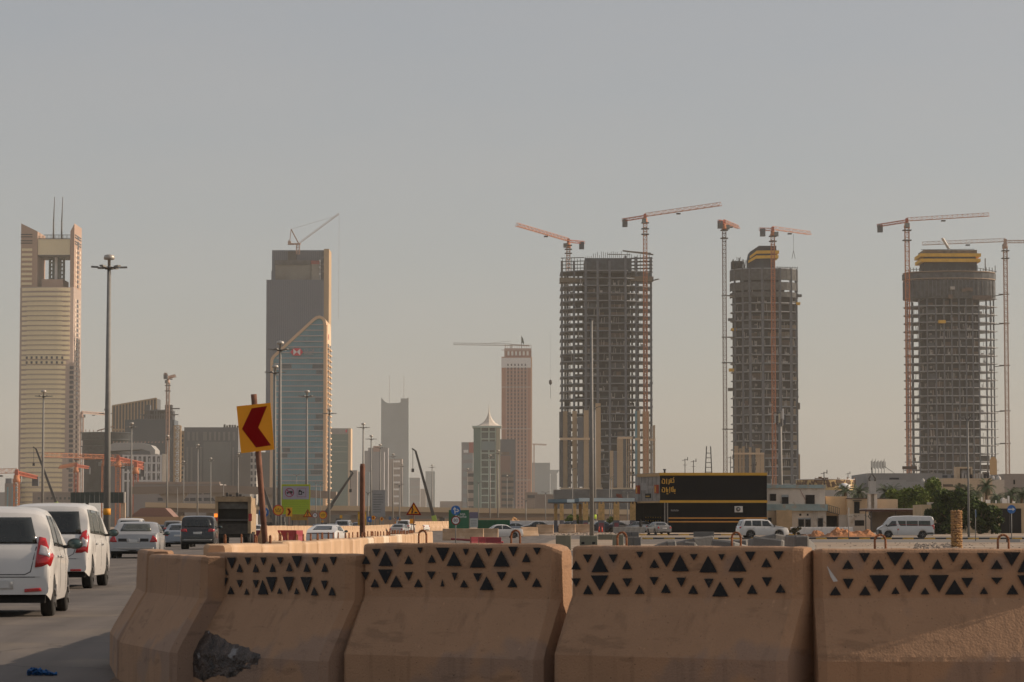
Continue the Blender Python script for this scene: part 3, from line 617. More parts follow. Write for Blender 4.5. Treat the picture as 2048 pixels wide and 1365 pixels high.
# luffing crane on the grey tower
Y = 2355; t = thing('luffing_crane', 'luffing crane with raised boom on the roof of the grey tower', 'crane', (XX(595, Y, 700), Y, ZZ(497, Y)-6))
lp = lambda a, q: Vector((XX(a, Y, 460)-XX(595, Y, 460), 0, ZZ(q, Y)-ZZ(497, Y)+6))
b = MB(); lattice(b, lp(595, 499)-Vector((0,0,4)), lp(595, 489), 2.6, 2.6, .35, up=(0,1,0)); b.build('mast', M_cranep, t)
b = MB(); b.box((lp(575, 490).x, -1.6, lp(575, 490).z), (lp(600, 486).x, 1.6, lp(600, 487).z)); b.box((lp(575, 490).x, -2, lp(575, 490).z), (lp(581, 486).x, 2, lp(575, 483).z)); b.build('slewing_platform', M_cranep, t)
b = MB(); lattice(b, lp(599, 487), lp(677, 429), 1.2, 3.0, .12, 3); b.build('boom', M_cranep, t)
b = MB(); b.bar(lp(596, 487), lp(581, 459), .9); b.bar(lp(578, 488), lp(581, 459), .5); b.bar(lp(576, 488), lp(577, 480), .5); b.bar(lp(581, 459), lp(608, 451), .14); b.bar(lp(608, 451), lp(672, 432), .14); b.bar(lp(677, 429), lp(676.5, 640), .12); b.build('stay_frame', M_cranep, t)
# ================================================================ OTHER BUILDINGS
def block(label, p0, p1, q, Y, d, m, name='building', cat='building', group=None, yaw=0, q_ref=930):
    X0, X1 = XX(p0, Y, q_ref), XX(p1, Y, q_ref); z0 = gz(0, Y); h = ZZ(q, Y)-z0
    t = thing(name, label, cat, ((X0+X1)/2, Y, z0), yaw, group); w = X1-X0
    MB().box((-w/2, 0, 0), (w/2, d, h)).build('wall', m, t)
    return t, w, h
def mk(n, c, r=.8, v=.1, s=.03): return mat(n, c, r, var=v, scale=s)
# lattice fronted building with the slanting roof
Y = 2500; X0, X1 = XX(224, Y, 900), XX(312, Y, 900); w = X1-X0; t = thing('building', 'tan grid fronted building with a slanting roof line', 'building', ((X0+X1)/2, Y, 1.1))
zl, zr_ = ZZ(812, Y)-1.1, ZZ(797, Y)-1.1
MB().prism([(-w/2, 0), (-w/2, zl), (w/2, zr_), (w/2, 0)], 30, plane='XZ', at=.6).build('wall', mk('pane_dark', (.07,.075,.085), .4), t)
b = MB(); nb = 14
for k in range(nb+1):
    x = -w/2+w*k/nb; b.box((x-.55, 0, 0), (x+.55, .7, zl+(zr_-zl)*k/nb))
for k in range(18): z = 3+k*4.8; b.box((-w/2, .01, z), (w/2, .69, z+1.5)) if z < zl-1 else None
b.bar((-w/2, .3, zl), (w/2, .3, zr_), 1.2); b.build('grid_frame', M_tan, t)
MB().prism([(0, 0), (0, zl-2), (8, zl-12), (8, 0)], .5, plane='YZ', at=-w/2-4).build('side_screen', M_tan, t)
# dark netted building under construction with its crane
t, w, h = block('dark netted building under construction with a bare top and pink crane', 249, 342, 840, 2420, 30, mk('net_blue', (.075,.10,.125), .8), 'building_under_construction')
MB().box((w/2, 1, 0), (w/2+2.5, 30, h)).build('wall', mk('net_blue', (.075,.10,.125)), t)
s = sc(2420)
for k in range(3):
    z = h+k*3.9; MB().box((-w/2+10+3*k, 1, z), (w/2, 28, z+.8)).build('floor_slab', M_conc, t)
b = MB()
for k in range(14):
    x = -w/2+12+k*(w-12)/13
    b.box((x-.5, 2, h), (x+.5, 3, h+rnd.uniform(3.5, 9.5)))
b.build('column_stubs', M_conc, t)
MB().box((0, 4, h), (w/2, 26, h+7.5)).build('core_wall', M_concd, t)
for (a, c, hh) in ((-.06, .02, 13), (.34, .5, 13)): MB().box((w*a, 6, h), (w*c, 12, h+hh)).build('core_wall', M_blk[0], t)
b = MB(); b.box((w/2-2, 0, h+9), (w/2+7, 1, h+10)); b.box((w/2-2, 0, h+4), (w/2+6, 1, h+4.8)); b.build('cantilever_deck', M_dsteel, t)
b = MB()
lattice(b, (w/2+5, 3, 0), (w/2+5, 3, h-5), 5, 3.9, .8, up=(0,1,0)); b.build('hoist_tower', M_tan, t)
flat_crane('pink tower crane seen end on over the dark netted building', 335, 2400, 760, (350, 753), (331, 747), w=2.4, cmast=M_cranep, cjib=M_cranep, group='tower cranes on the left skyline', th=.4, collars=(772, 783))
flat_crane('thin tower crane right of the golden tower, jib to the right', 163, 2600, 829, (215, 830), (158, 829), w=2.6, cmast=M_cranep, cjib=M_cranep, group='tower cranes on the left skyline', th=.35)
# tan sliver right of the hoist
t, w, h = block('narrow tan gridded block just right of the netted building', 358, 372, 862, 2480, 20, M_tan)
winstuff(t, 'window', lin(-w/2, w/2, 3), [2+4*k for k in range(20)], -.1, 1.4, 2.4, M_glassd)
# round dark building
Y = 2200; t = thing('building_under_construction', 'dark round tiered building beside the golden tower', 'building', (XX(212, Y, 950), Y, 1.1))
for (q0, q1, r_, m) in ((866, 880, 19, M_net), (880, 893, 18, mk('net_green', (.06,.075,.08))), (893, 915, 18.5, M_net), (915, 990, 17, M_concd)):
    MB().lathe([(r_, ZZ(q1, Y)-1.1), (r_, ZZ(q0, Y)-1.7), (r_+1.5, ZZ(q0, Y)-1.5), (r_+1.5, ZZ(q0, Y)-1.1)], n=28).build('storey', m, t)
b = MB()
for k in range(12):
    x = -17+k*3; b.bar((x, -13, ZZ(866, Y)-1.1), (x, -13, ZZ(860+rnd.uniform(0, 5), Y)-1.1), .4)
b.bar((-5, -14, ZZ(866, Y)), (8, -14, ZZ(857, Y)), .8); b.build('site_railing', mk('rail_brown', (.3,.15,.1)), t)
# white round roof and white gridded office
Y = 2100; t = thing('building', 'grey building with a long rounded pale metal roof', 'building', (XX(262, Y, 950), Y, 1.1)); w = 52*2100/FPX*2*.92
MB().box((-w/2, 2, 0), (w/2, 26, ZZ(908, Y)-1.1)).build('wall', mk('wall_dim', (.14,.14,.15)), t)
pts = [(-w/2, ZZ(908, Y)-1.1), (-w/2, ZZ(893, Y)-1.1), (-w/2+5, ZZ(886, Y)-1.1), (w/2-10, ZZ(886, Y)-1.1), (w/2-3, ZZ(891, Y)-1.1), (w/2, ZZ(900, Y)-1.1), (w/2, ZZ(912, Y)-1.1), (w/2-3, ZZ(912, Y)-1.1), (w/2-4, ZZ(903, Y)-1.1), (w/2-10, ZZ(899, Y)-1.1), (-w/2, ZZ(903, Y)-1.1)]
MB().prism(pts, 27, plane='XZ', at=0).build('roof', mk('roof_pale', (.36,.36,.35)), t)
b = MB()
for k in range(16): b.bar((-w/2+4+k*2.6, 1, ZZ(886, Y)-1.1), (-w/2+4+k*2.6+.6, 1, ZZ(883.5, Y)-1.1), .5)
b.build('roof_parapet', mk('parapet_pink', (.45,.30,.24)), t)
t, w, h = block('white grid fronted office block with tall dark windows', 247, 322, 911, 2000, 18, M_glassd)
mwf = mk('white_frame', (.58,.57,.56))
b = MB()
for k in range(9): x = -w/2+w*k/8; b.box((x-.7, -.7, 0), (x+.7, 0, h+.4))
for z in (h-.8, h-6, h-12.5, h-18.5): b.box((-w/2-.7, -.6, z), (w/2+.7, -.02, z+1.1))
for k in range(8):
    x = -w/2+w*(k+.5)/8
    for q in (h-5, h-11.5, h-17.6): b.box((x-.25, -.4, q-5), (x+.25, -.03, q+3)) if k % 2 else None
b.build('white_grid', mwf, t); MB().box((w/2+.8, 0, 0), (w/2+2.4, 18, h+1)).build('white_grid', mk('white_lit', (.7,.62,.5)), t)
# grey flat block with the great mural-like front
t, w, h = block('wide grey block with a vertical ribbed top and large plain front panel', 368, 476, 855, 2150, 40, mk('block_grey', (.14,.145,.15)))
m1 = mk('rib_pale', (.23,.225,.21)); m2 = mk('panel_grey', (.175,.18,.17), .6, .12, .05)
me = cube_mesh('facade_rib', 1.6, .4, 6.5, m1)
for x in (-.42, -.33, -.26, -.13, -.10, -.02, .07, .15, .24, .33, .42): inst('facade_rib', me, t, (w*x, -.3, h-10))
MB().box((-w*.14, -.5, 6), (w*.36, 0, h-11)).build('front_panel', m2, t); MB().box((-w*.29, -.5, h-14.5), (-w*.22, 0, h-11)).build('front_panel', m2, t)
me = cube_mesh('facade_rib', 1.2, .4, h-20, m1)
for x in (-.44, -.36, -.19, .41): inst('facade_rib', me, t, (w*x, -.3, 5))
b = MB()
for k in range(6): b.box((w*.22+k*2, 3, h), (w*.22+k*2+1.3, 6, h+1+rnd.random()*2))
b.build('roof_plant', M_dsteel, t)
t, w, h = block('small pale lattice block behind the chevron sign', 501, 513, 905, 1900, 12, M_concl); winstuff(t, 'window', (-1.2, 1.4), [1+4.2*k for k in range(12)], -.1, 1.3, 2.6, M_glassd)
t, w, h = block('brown office slab standing left of the bank tower', 476, 540, 905, 2120, 30, mk('slab_brown', (.14,.125,.115)))
t, w, h = block('low grey block beside the base of the golden tower', 10, 34, 967, 2300, 20, mk('lowgrey', (.24,.21,.19)))
for x in (-3, 1, 4): MB().box((x, -.4, 0), (x+1.2, 0, h-3)).build('glass_strip', M_glassb, t)
b = MB().box((-w/2, 3, h), (0, 10, h+4)); b.build('roof_plant', M_conc, t)
t, w, h = block('brown brick podium in front of the golden tower', 66, 160, 985, 2150, 20, mk('podium_brown', (.25,.19,.155)))
winstuff(t, 'window', lin(-w/2+3, w/2-3, 9), [h-5.5, h-10.5], -.1, 1.6, 1.8, M_glassd)
# parking structure with strip windows
t, w, h = block('long grey parking structure with three rows of dark strip openings', 268, 440, 968, 1300, 30, mk('park_grey', (.27,.25,.24)), 'parking_structure', 'parking garage')
for k in range(3):
    for (a, c) in ((.03, .09), (.115, .245), (.26, .39), (.405, .47)):
        for sg in (0, .5):
            MB().box((w*(a-.5+.25+sg*.9), -.15, h-4.8-k*3.1), (w*(c-.5+.25+sg*.9), 0, h-3.3-k*3.1)).build('strip_opening', M_glassd, t) if w*(c-.25+sg*.9) < w/2 else None
MB().box((-w/2, -.6, h), (w/2, 2, h+.9)).build('parapet', mk('park_edge', (.33,.26,.22)), t)
# ---- green glass slab right of the bank tower
t, w, h = block('pale green glass slab right of the bank tower', 659, 696, 857, 3100, 30, mk('glass_green', (.10,.17,.15), .3, .1, .02))
MB().box((w/2, .5, 0), (w/2+3, 30, h)).build('side_wall', M_tanl, t); MB().box((-w/2, -.4, h-6.5), (w/2, 0, h)).build('parapet', mk('para_pale', (.28,.27,.26)), t)
MB().box((w*.36, -.7, h-4.5), (w*.45, -.4, h-1.5)).build('emblem', mr, t)
for k in (1, 2, 3, 5): MB().box((-w/2, -.3, h-8-k*6), (w/2, 0, h-7.4-k*6)).build('floor_line', mk('fl', (.30,.33,.31)), t)
# ---- faint towers of the middle distance
M_f1, M_f2, M_f3, M_f4 = mk('hazed_blue', (.24,.29,.31)), mk('hazed_brown', (.33,.28,.25)), mk('hazed_grey', (.25,.25,.26)), mk('far_green', (.16,.22,.19))  # blue, brown and grey lifted: extra distance haze painted into the walls
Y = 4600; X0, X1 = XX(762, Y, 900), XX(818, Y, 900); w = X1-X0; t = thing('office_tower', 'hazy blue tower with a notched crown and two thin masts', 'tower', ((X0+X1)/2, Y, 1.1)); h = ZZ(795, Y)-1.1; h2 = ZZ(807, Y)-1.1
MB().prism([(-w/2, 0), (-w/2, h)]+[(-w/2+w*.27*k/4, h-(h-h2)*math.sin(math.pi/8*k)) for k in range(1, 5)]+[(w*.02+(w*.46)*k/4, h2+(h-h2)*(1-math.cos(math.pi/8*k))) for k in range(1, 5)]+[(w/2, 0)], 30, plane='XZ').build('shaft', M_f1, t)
MB().box((w*.2, -1.5, 0), (w*.42, 0, h-2)).build('bay', M_f1, t)
for p_ in (778, 807):
    b = MB(); x = XX(p_, Y, 900)-(X0+X1)/2; b.bar((x, 10, h2), (x, 10, ZZ(752, Y)), 1.1, w2=.5); b.build('mast', M_white, t)
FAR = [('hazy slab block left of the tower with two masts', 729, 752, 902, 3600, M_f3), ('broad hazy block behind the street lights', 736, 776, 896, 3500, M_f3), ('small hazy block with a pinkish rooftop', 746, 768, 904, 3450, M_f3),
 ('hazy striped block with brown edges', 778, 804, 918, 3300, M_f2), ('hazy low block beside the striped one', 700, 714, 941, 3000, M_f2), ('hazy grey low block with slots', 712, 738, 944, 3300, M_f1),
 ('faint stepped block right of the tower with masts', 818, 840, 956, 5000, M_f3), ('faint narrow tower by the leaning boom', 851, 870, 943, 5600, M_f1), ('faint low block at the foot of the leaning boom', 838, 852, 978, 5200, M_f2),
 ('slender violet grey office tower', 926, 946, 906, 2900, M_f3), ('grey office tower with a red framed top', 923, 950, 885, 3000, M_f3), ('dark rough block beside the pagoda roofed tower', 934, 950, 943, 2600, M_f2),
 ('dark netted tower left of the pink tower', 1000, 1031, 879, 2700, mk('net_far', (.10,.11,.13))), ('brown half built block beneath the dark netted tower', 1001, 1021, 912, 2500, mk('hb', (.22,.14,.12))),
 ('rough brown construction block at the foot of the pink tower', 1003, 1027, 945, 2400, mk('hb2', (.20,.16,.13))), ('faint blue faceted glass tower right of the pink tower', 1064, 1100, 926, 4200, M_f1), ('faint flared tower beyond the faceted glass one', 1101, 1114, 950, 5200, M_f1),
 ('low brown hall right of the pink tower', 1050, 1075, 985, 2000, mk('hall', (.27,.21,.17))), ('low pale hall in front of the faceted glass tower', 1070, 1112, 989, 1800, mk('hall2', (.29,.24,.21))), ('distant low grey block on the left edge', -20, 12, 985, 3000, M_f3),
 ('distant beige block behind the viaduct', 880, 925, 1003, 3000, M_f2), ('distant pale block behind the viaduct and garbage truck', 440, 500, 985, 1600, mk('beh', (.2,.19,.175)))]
FT = {}
for (lb, a, c, q, Yf, m) in FAR: FT[lb] = block(lb, a, c, q, Yf, 22, m, group=None)
def stripes(lb, n, m, y=-.3, top=2, hh=1.2, a=-.5, c=.5, kind=None):
    t, w, h = FT[lb]; st = (h-top-4)/n
    for k in range(n): MB().box((w*a, y, h-top-hh-k*st), (w*c, 0, h-top-k*st)).build('window_band', m, t)
stripes('hazy striped block with brown edges', 9, M_white, hh=2.2, a=-.2, c=.35)
stripes('grey office tower with a red framed top', 3, M_white, top=8, hh=3, a=-.35, c=.0)
t, w, h = FT['grey office tower with a red framed top']; MB().box((w*.05, -.5, h-16), (w*.5, 0, h)).build('red_frame', mk('rf', (.35,.10,.08)), t)
stripes('slender violet grey office tower', 8, M_f1, hh=5)
t, w, h = FT['small hazy block with a pinkish rooftop']; MB().box((-w*.5, 2, h), (w*.1, 10, h+7)).build('roof_house', mk('rh', (.38,.22,.17)), t)
stripes('faint stepped block right of the tower with masts', 6, M_f1, hh=2)
stripes('dark netted tower left of the pink tower', 5, M_blk[2], top=12, hh=3, a=-.4, c=.1)
stripes('rough brown construction block at the foot of the pink tower', 8, M_concd, hh=2)
stripes('dark rough block beside the pagoda roofed tower', 6, M_concd, hh=3)
stripes('low brown hall right of the pink tower', 2, M_concd, hh=2, a=-.3, c=.4)
t, w, h = FT['faint flared tower beyond the faceted glass one']; MB().prism([(-w*.4, h), (-w*.9, h+9), (w*.9, h+9), (w*.4, h)], 12, plane='XZ').build('crown', M_f1, t)
# ---- tower with the pagoda like tent roof
Y = 2300; X0, X1 = XX(947, Y, 930), XX(1000, Y, 930); w = X1-X0; cxm = (X0+X1)/2; t = thing('office_tower', 'green glass tower under a white tent roof with a spire', 'tower', (cxm, Y, 1.1)); zt = ZZ(856, Y)-1.1
MB().box((-w/2, 1, 0), (-w*.24, 22, zt)).build('green_wing', mk('gr_wing', (.12,.20,.175), .4), t)
MB().box((-w*.24, 3, 0), (w*.36, 22, zt)).build('glass_body', mk('gr_glass', (.09,.12,.11), .35, .4, .15), t)
MB().box((w*.36, 0, 0), (w/2, 22, zt)).build('corner_pier', mk('pier', (.40,.38,.28)), t)
gf = mk('green_frame', (.40,.50,.45)); 
for k in range(14): MB().box((-w*.24, 2, 2+k*zt/14), (w*.36, 3, 3+k*zt/14)).build('floor_beam', gf, t)
for x in (-.22, .08, .33): MB().box((w*x-.5, 1.7, 0), (w*x+.5, 2.9, zt)).build('column', gf, t)
MB().box((-w*.22, 1.4, zt-18), (w*.33, 1.7, zt-11)).build('sign_board', mk('sb', (.20,.27,.28)), t)
MB().box((-w/2-1, -.5, zt), (w/2+1, 23, zt+1.6)).build('roof_slab', gf, t)
pr = [(11.2, zt+1.7), (8.0, zt+2.8), (5.0, zt+4.6), (2.6, zt+7.4), (1.2, zt+10.5), (.45, zt+13.2), (.15, zt+19)]
MB().lathe(pr, n=8, smooth=False, c=(w*.08, 11, 0)).build('tent_roof', mk('tent', (.62,.56,.48)), t)
# ---- pink tower
Y = 3000; s = sc(Y); X0, X1 = XX(1003, Y, 860), XX(1062, Y, 860); w = X1-X0; t = thing('residential_tower', 'tall pink tower with small square windows and a white band below the top', 'tower', ((X0+X1)/2, Y, 1.1)); z1 = ZZ(714, Y)-1.1; z2 = ZZ(697, Y)-1.1
mp = mk('pink_wall', (.43,.225,.16)); mwn = mk('pink_win', (.10,.09,.10))
MB().box((-w/2, 0, 0), (w/2, 28, z1)).build('wall', mp, t); MB().box((-w/2+3, 2, z1), (w/2+.5, 26, z2)).build('upper_wall', mk('pink_up', (.36,.20,.16)), t)
MB().box((-w/2-.2, -.3, ZZ(736, Y)-1.1), (w/2-.2, 0, ZZ(716, Y)-1.1)).build('white_band', M_white, t)
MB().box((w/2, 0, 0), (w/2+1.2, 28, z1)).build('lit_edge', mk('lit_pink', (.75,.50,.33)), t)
b = MB()
for k in range(48):
    for j in range(7): b.box((-w*.34+j*w*.125-.15, -.2, 2+k*4.05), (-w*.34+j*w*.125+.55, 0, 3.4+k*4.05)) if False else None
winstuff(t, 'window', [-w*.28+j*w*.118 for j in range(6)], [2+k*3.9 for k in range(int((z1-4)/3.9))], -.4, 1.35, 2.2, mwn)
o = winstuff(t, 'window_rib', [-w*.34+j*w*.118 for j in range(7)], [0], -.25, .55, z1-12, mk('pink_rib', (.58,.50,.47)))
for k in (10, 21, 30, 38): MB().box((-w/2, -.6, k*4.9), (w/2, 0, k*4.9+.7)).build('belt', mk('pink_rib', (.58,.50,.47)), t)
b = MB()
for k in range(6): b.box((-w*.3+k*w*.13, 1.6, z1+1.5), (-w*.3+k*w*.13+2.2, 2, z1+6))
b.build('window', M_white, t)
b = MB()
for k in range(12): b.bar((-w/2+4+k*2.5, 3, z2), (-w/2+4+k*2.5, 3, z2+3.5), .35)
b.bar((-w/2+3, 3, z2+3.2), (w/2, 3, z2+3.2), .35); b.bar((-w/2+4, 2, z1), (-w/2+4, 2, z2+4), .6); b.build('scaffold', M_cranep, t)
t = thing('flag', 'dark flag flying on the roof of the pink tower', 'flag', (XX(1043, Y, 700), Y+6, z2+1.1)); MB().bar((0,0,0), (0,0,13.5), .5).build('pole', M_dsteel, t); MB().prism([(0, 5), (.2, 13), (1.6, 11), (2.8, 6.5), (2.2, 4), (1, 6.5)], .3, plane='XZ').build('cloth', mk('flag_dark', (.03,.07,.06)), t)
t = thing('tower_crane', 'pale thin tower crane with a long jib left of the pink tower top', 'crane', (XX(1022, 3080, 700), 3080, 1.1), 0, None); hh = ZZ(690, 3080)-1.1
b = MB(); lattice(b, (0,0,0), (0,0,hh), 2, 4, .4, up=(0,1,0)); b.build('mast', M_concl, t)
b = MB(); lattice(b, (0,0,hh-1), (XX(907, 3080, 692)-XX(1022, 3080, 692), 0, hh), 2.2, 4, .26, 3); b.bar((0,0,hh+4), (-30,0,hh+1), .3); b.bar((0, 0, hh), (20, 0, hh-1), 1.4); b.build('jib', M_concl, t)
t = thing('tower_crane', 'tiny faint tower crane right of the pink tower', 'crane', (XX(1068, 3900, 900), 3900, 1.1)); b = MB(); b.bar((0,0,0), (0,0,ZZ(888, 3900)-1.1), 1.6); b.build('mast', M_cranep, t); b = MB(); lattice(b, (-2,0,ZZ(890, 3900)-1.1), (17,0,ZZ(891, 3900)-1.1), 1.5, 3, .4, 3); b.build('jib', M_cranep, t)
# ---- orange cranes low on the left
for (lb, pm, Yc, q, j, c, cm) in (('orange tower crane on the left edge, jib out of frame, pale machinery deck', 33, 1250, 951, (-40, 946), (72, 953), M_crane), ('orange tower crane with a long level jib right of the golden tower', 208, 1500, 921, (85, 912), (262, 923), M_crane),
        ('orange tower crane with a white cab before the white gridded office', 236, 1400, 922, (150, 917), (285, 926), M_crane), ('orange red tower crane rising beside the gridded office', 271, 1350, 935, (217, 930), (284, 935), M_craned), ('red orange tower crane before the dark round building', 152, 1700, 935, (120, 936), (176, 934), M_craned)):
    flat_crane(lb, pm, Yc, q, j, c, w=2.2, cmast=cm, cjib=M_crane, group='low orange cranes on the left', th=.19)
# ---- viaducts
def beam(b, pts, w, h, mi=0):                                # deck through points (X, Y, Ztop)
    for (a, c) in zip(pts[:-1], pts[1:]):
        A, C = Vector(a), Vector(c)
        b.prism([(A.x, A.z-h), (C.x, C.z-h), (C.x, C.z), (A.x, A.z)], w, mi, 'XZ', (A.y+C.y)/2)
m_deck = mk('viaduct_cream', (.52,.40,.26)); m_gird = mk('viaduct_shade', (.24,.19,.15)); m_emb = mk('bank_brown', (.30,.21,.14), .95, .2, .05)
Y = 900; t = thing('viaduct', 'long cream parapeted road viaduct crossing the picture', 'viaduct', (0, Y, 0))
pp = [(XX(a, Y), 0, ZZ(q, Y)) for a, q in ((290, 1005), (430, 1008), (560, 1011), (700, 1012), (870, 1015), (1000, 1017), (1110, 1018), (1300, 1020))]
b = MB(); beam(b, pp, 1.0, 1.55); b.build('parapet', m_deck, t)
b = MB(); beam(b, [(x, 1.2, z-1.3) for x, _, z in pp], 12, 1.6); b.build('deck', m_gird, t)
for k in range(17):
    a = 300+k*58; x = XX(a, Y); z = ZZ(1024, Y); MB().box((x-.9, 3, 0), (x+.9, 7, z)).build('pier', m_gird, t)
struct(sheet_ob := MB().prism([(XX(520, 960), 0), (XX(560, 960), ZZ(1023, 960)), (XX(900, 960), ZZ(1022, 960)), (XX(1120, 960), ZZ(1026, 960)), (XX(1300, 960), ZZ(1026, 960)), (XX(1300, 960), 0)], 40, plane='XZ', at=960).build('embankment', mk('bank_grey', (.19,.175,.15), .95, .2, .05)))
struct(MB().prism([(XX(690, 800), 0), (XX(700, 800), ZZ(1040, 800)), (XX(1100, 800), ZZ(1035, 800)), (XX(1350, 800), ZZ(1030, 800)), (XX(1350, 800), 0)], 10, plane='XZ', at=800).build('earth_bank', m_emb))
Y = 1150; t = thing('metro_viaduct', 'brown elevated deck on flared piers left of the bank tower', 'viaduct', (0, Y, 0))
b = MB(); beam(b, [(XX(a, Y), 0, ZZ(q, Y)) for a, q in ((262, 974), (400, 972), (445, 971), (560, 976), (672, 984))], 8, 3.0); b.build('deck', m_gird, t)
for a in (345, 447, 552):
    x = XX(a, Y); zt_ = ZZ(979, Y); MB().prism([(x-1.2, 0), (x-1.2, zt_-8), (x-7, zt_), (x+7, zt_), (x+1.2, zt_-8), (x+1.2, 0)], 3, plane='XZ', at=2).build('flared_pier', mk('pier_pale', (.34,.29,.24)), t)
t, w, h = block('tan retaining wall with a brown pitched roof hall behind the left traffic', 255, 425, 1034, 620, 4, mk('wall_tan', (.42,.27,.15)), 'retaining_wall', 'wall')
MB().prism([(-w/2, h), (-w/2+2.5, h+1.9), (-w*.08, h+1.9), (w*.02, h)], 10, plane='XZ', at=4.2).build('hall_roof', mk('hall_roof', (.24,.14,.11)), t)
b = MB().box((w*.13, -.2, h-1.3), (w*.38, 0, h+.2)); b.build('pale_panel', mk('panel_sand', (.6,.43,.25)), t)
# ================================================================ MIDDLE GROUND ON THE RIGHT
M_black = mat('black_cladding', (.004,.005,.008), .7, var=.2, scale=.3, spec=.04)
M_amber = mat('amber_trim', (.58,.33,.03), .7, var=.08, scale=1)
M_wallw = mat('grey_shopfront', (.26,.245,.225), .8, var=.2, scale=1.2)
M_beige = mat('beige_render', (.66,.50,.33), .9, var=.10, scale=.5)
M_beigew = mat('pale_render', (.70,.62,.52), .9, var=.14, scale=.6, blot=((.56,.46,.34), .9, .58, .06))
M_hole = mat('dark_interior', (.012,.012,.012), .9, var=0)
M_aqua = mat('weathered_aqua', (.34,.43,.42), .9, var=.15, scale=1.2, blot=((.42,.38,.31), 1.4, .55, .08))
# ---- black tyre shop
Y = 367; s = sc(Y); xl, xr = XX(1320, Y, 1000), XX(1534, Y, 1000); z0 = ZZ(1067, Y); zt = ZZ(946, Y)-z0; w = xr-xl
t = thing('tyre_shop', 'black shop building with amber bands and Arabic lettering', 'shop', (xl, Y, z0))
zq = lambda q: ZZ(q, Y)-z0
xq = lambda a: XX(a, Y, 1000)-xl
MB().box((0, 0, zq(1002)), (w, 14, zt-.05)).build('upper_wall', M_black, t)
MB().box((xq(1337), .3, -.6), (w, 14, zq(1002))).build('lower_wall', M_black, t)
MB().prism([(0, 0), (0, 14), (xq(1277)+.2, 14), (xq(1277)+.2, 6.0)], zt-zq(1003), plane='XY', at=zq(1003)).build('corner_wall', M_wallw, t)
def along(u, o=0): # along the slanting shopfront: u 0 at the corner .. 1 at the far left
    ex, ey = xq(1277)+.2, 6.0; n = Vector((-6.0, ex)).normalized()*-1
    if n.y > 0: n = -n
    return Vector((ex*u, ey*u))+n*o
def slant(name, u0, u1, zA, zB, m, th=.12, o=.01):
    A, B_, C, D = along(u0, o), along(u1, o), along(u1, o+th), along(u0, o+th)
    return MB().prism([tuple(A), tuple(B_), tuple(C), tuple(D)], zB-zA, plane='XY', at=zA).build(name, m, t)
MB().box((-.05, -.12, zt-.35), (w+.05, 0, zt)).build('amber_band', M_amber, t)
MB().box((-.02, -.14, zq(1006)), (w+.05, 0, zq(1001))).build('amber_band', M_amber, t)
for q in (1036.5, 1043.8): MB().box((xq(1337), .18, zq(q+1.4)), (w+.04, .3, zq(q-1.2))).build('amber_stripe', mat('amber_stripe', (.60,.27,.05), .7, var=.1), t)
slant('pale_trim', 0, 1, zt-.45, zt-.05, mat('trim_tan', (.46,.31,.16), .8, var=.1), .14)
slant('pale_trim', 0, 1, zq(1006), zq(1002.4), mat('trim_tan', (.46,.31,.16), .8), .14)
for k in range(1, 6): slant('panel_joint', k/6, k/6+.006, zq(1001), zt-.5, M_blk[1], .02, .0)
slant('torn_poster', .58, .86, zq(980), zq(966), mat('poster_grey', (.32,.30,.28), .8, var=.2, scale=2), .02)
slant('torn_poster', .3, .5, zq(977), zq(972), mat('poster_grey', (.32,.30,.28), .8), .02)
for u in (.1, .95):
    slant('red_sign', u-.05, u+.05, zq(987), zq(970), mat('sign_red', (.36,.07,.03), .7, var=.1), .35); slant('sign_mark', u-.02, u+.02, zq(985), zq(973), M_amber, .37)
slant('name_plate', .4, .64, zq(996), zq(987), M_hole, .1); 
for k in range(4): slant('plate_letter', .44+k*.045, .47+k*.045, zq(993.5), zq(991.5), M_amber, .12)
MB().box((-3.5, 9, -.5), (xq(1337), 9.3, zq(1003))).build('back_wall', M_black, t)
MB().box((xq(1277)+.3, 13.6, -.5), (0, 14, zq(1003))).build('back_wall', M_hole, t)
MB().box((xq(1291.5), 6, -.5), (xq(1295), 6.4, zq(1003))).build('door_post', M_black, t)
for a in (1328.5, 1334): MB().box((xq(a), -.05, -.5), (xq(a+2), .4, zq(1003))).build('column', mat('col_grey', (.26,.24,.21), .8, var=.2), t)
me = cube_mesh('amber_dot', .14, .06, .14, M_amber)
for q in (1036, 1043):
    for k in range(7): inst('amber_dot', me, t, (xq(1298+5*k), 8.95, zq(q)))
# lettering drawn with a broad pen, metres from its own corner
b = MB(); sw = .095; k_ = 1/s
def pen(pts, ox, oz, sw=sw): stroke(b, [(xq(1265+(x)/9.75), zq(935+(y)/9.75)) for x, y in pts], sw, .06, -.09)
pen([(578,262),(578,310),(628,316),(630,250)],0,0); pen([(590,232),(598,232)],0,0); pen([(612,236),(620,236)],0,0)
pen([(668,232),(668,318)],0,0)
pen([(700,325),(716,322),(716,240)],0,0); pen([(712,296),(808,296),(808,245),(788,232),(806,200)],0,0); pen([(740,296),(740,248),(762,248),(762,294)],0,0); pen([(748,226),(756,226)],0,0)
pen([(578,430),(578,478),(628,484),(630,418)],0,0); pen([(590,400),(598,400)],0,0); pen([(612,404),(620,404)],0,0)
pen([(662,396),(662,482),(686,482),(688,430)],0,0); pen([(668,516),(674,516)],0,0); pen([(686,518),(692,518)],0,0)
pen([(722,492),(728,482),(728,392)],0,0)
pen([(764,396),(764,474),(830,478),(830,430)],0,0); pen([(790,380),(790,472)],0,0); pen([(796,440),(812,440),(812,474)],0,0); pen([(820,508),(826,508)],0,0)
b.build('arabic_lettering', mat('lettering_amber', (.72,.40,.04), .6, var=0), t)
b = MB()
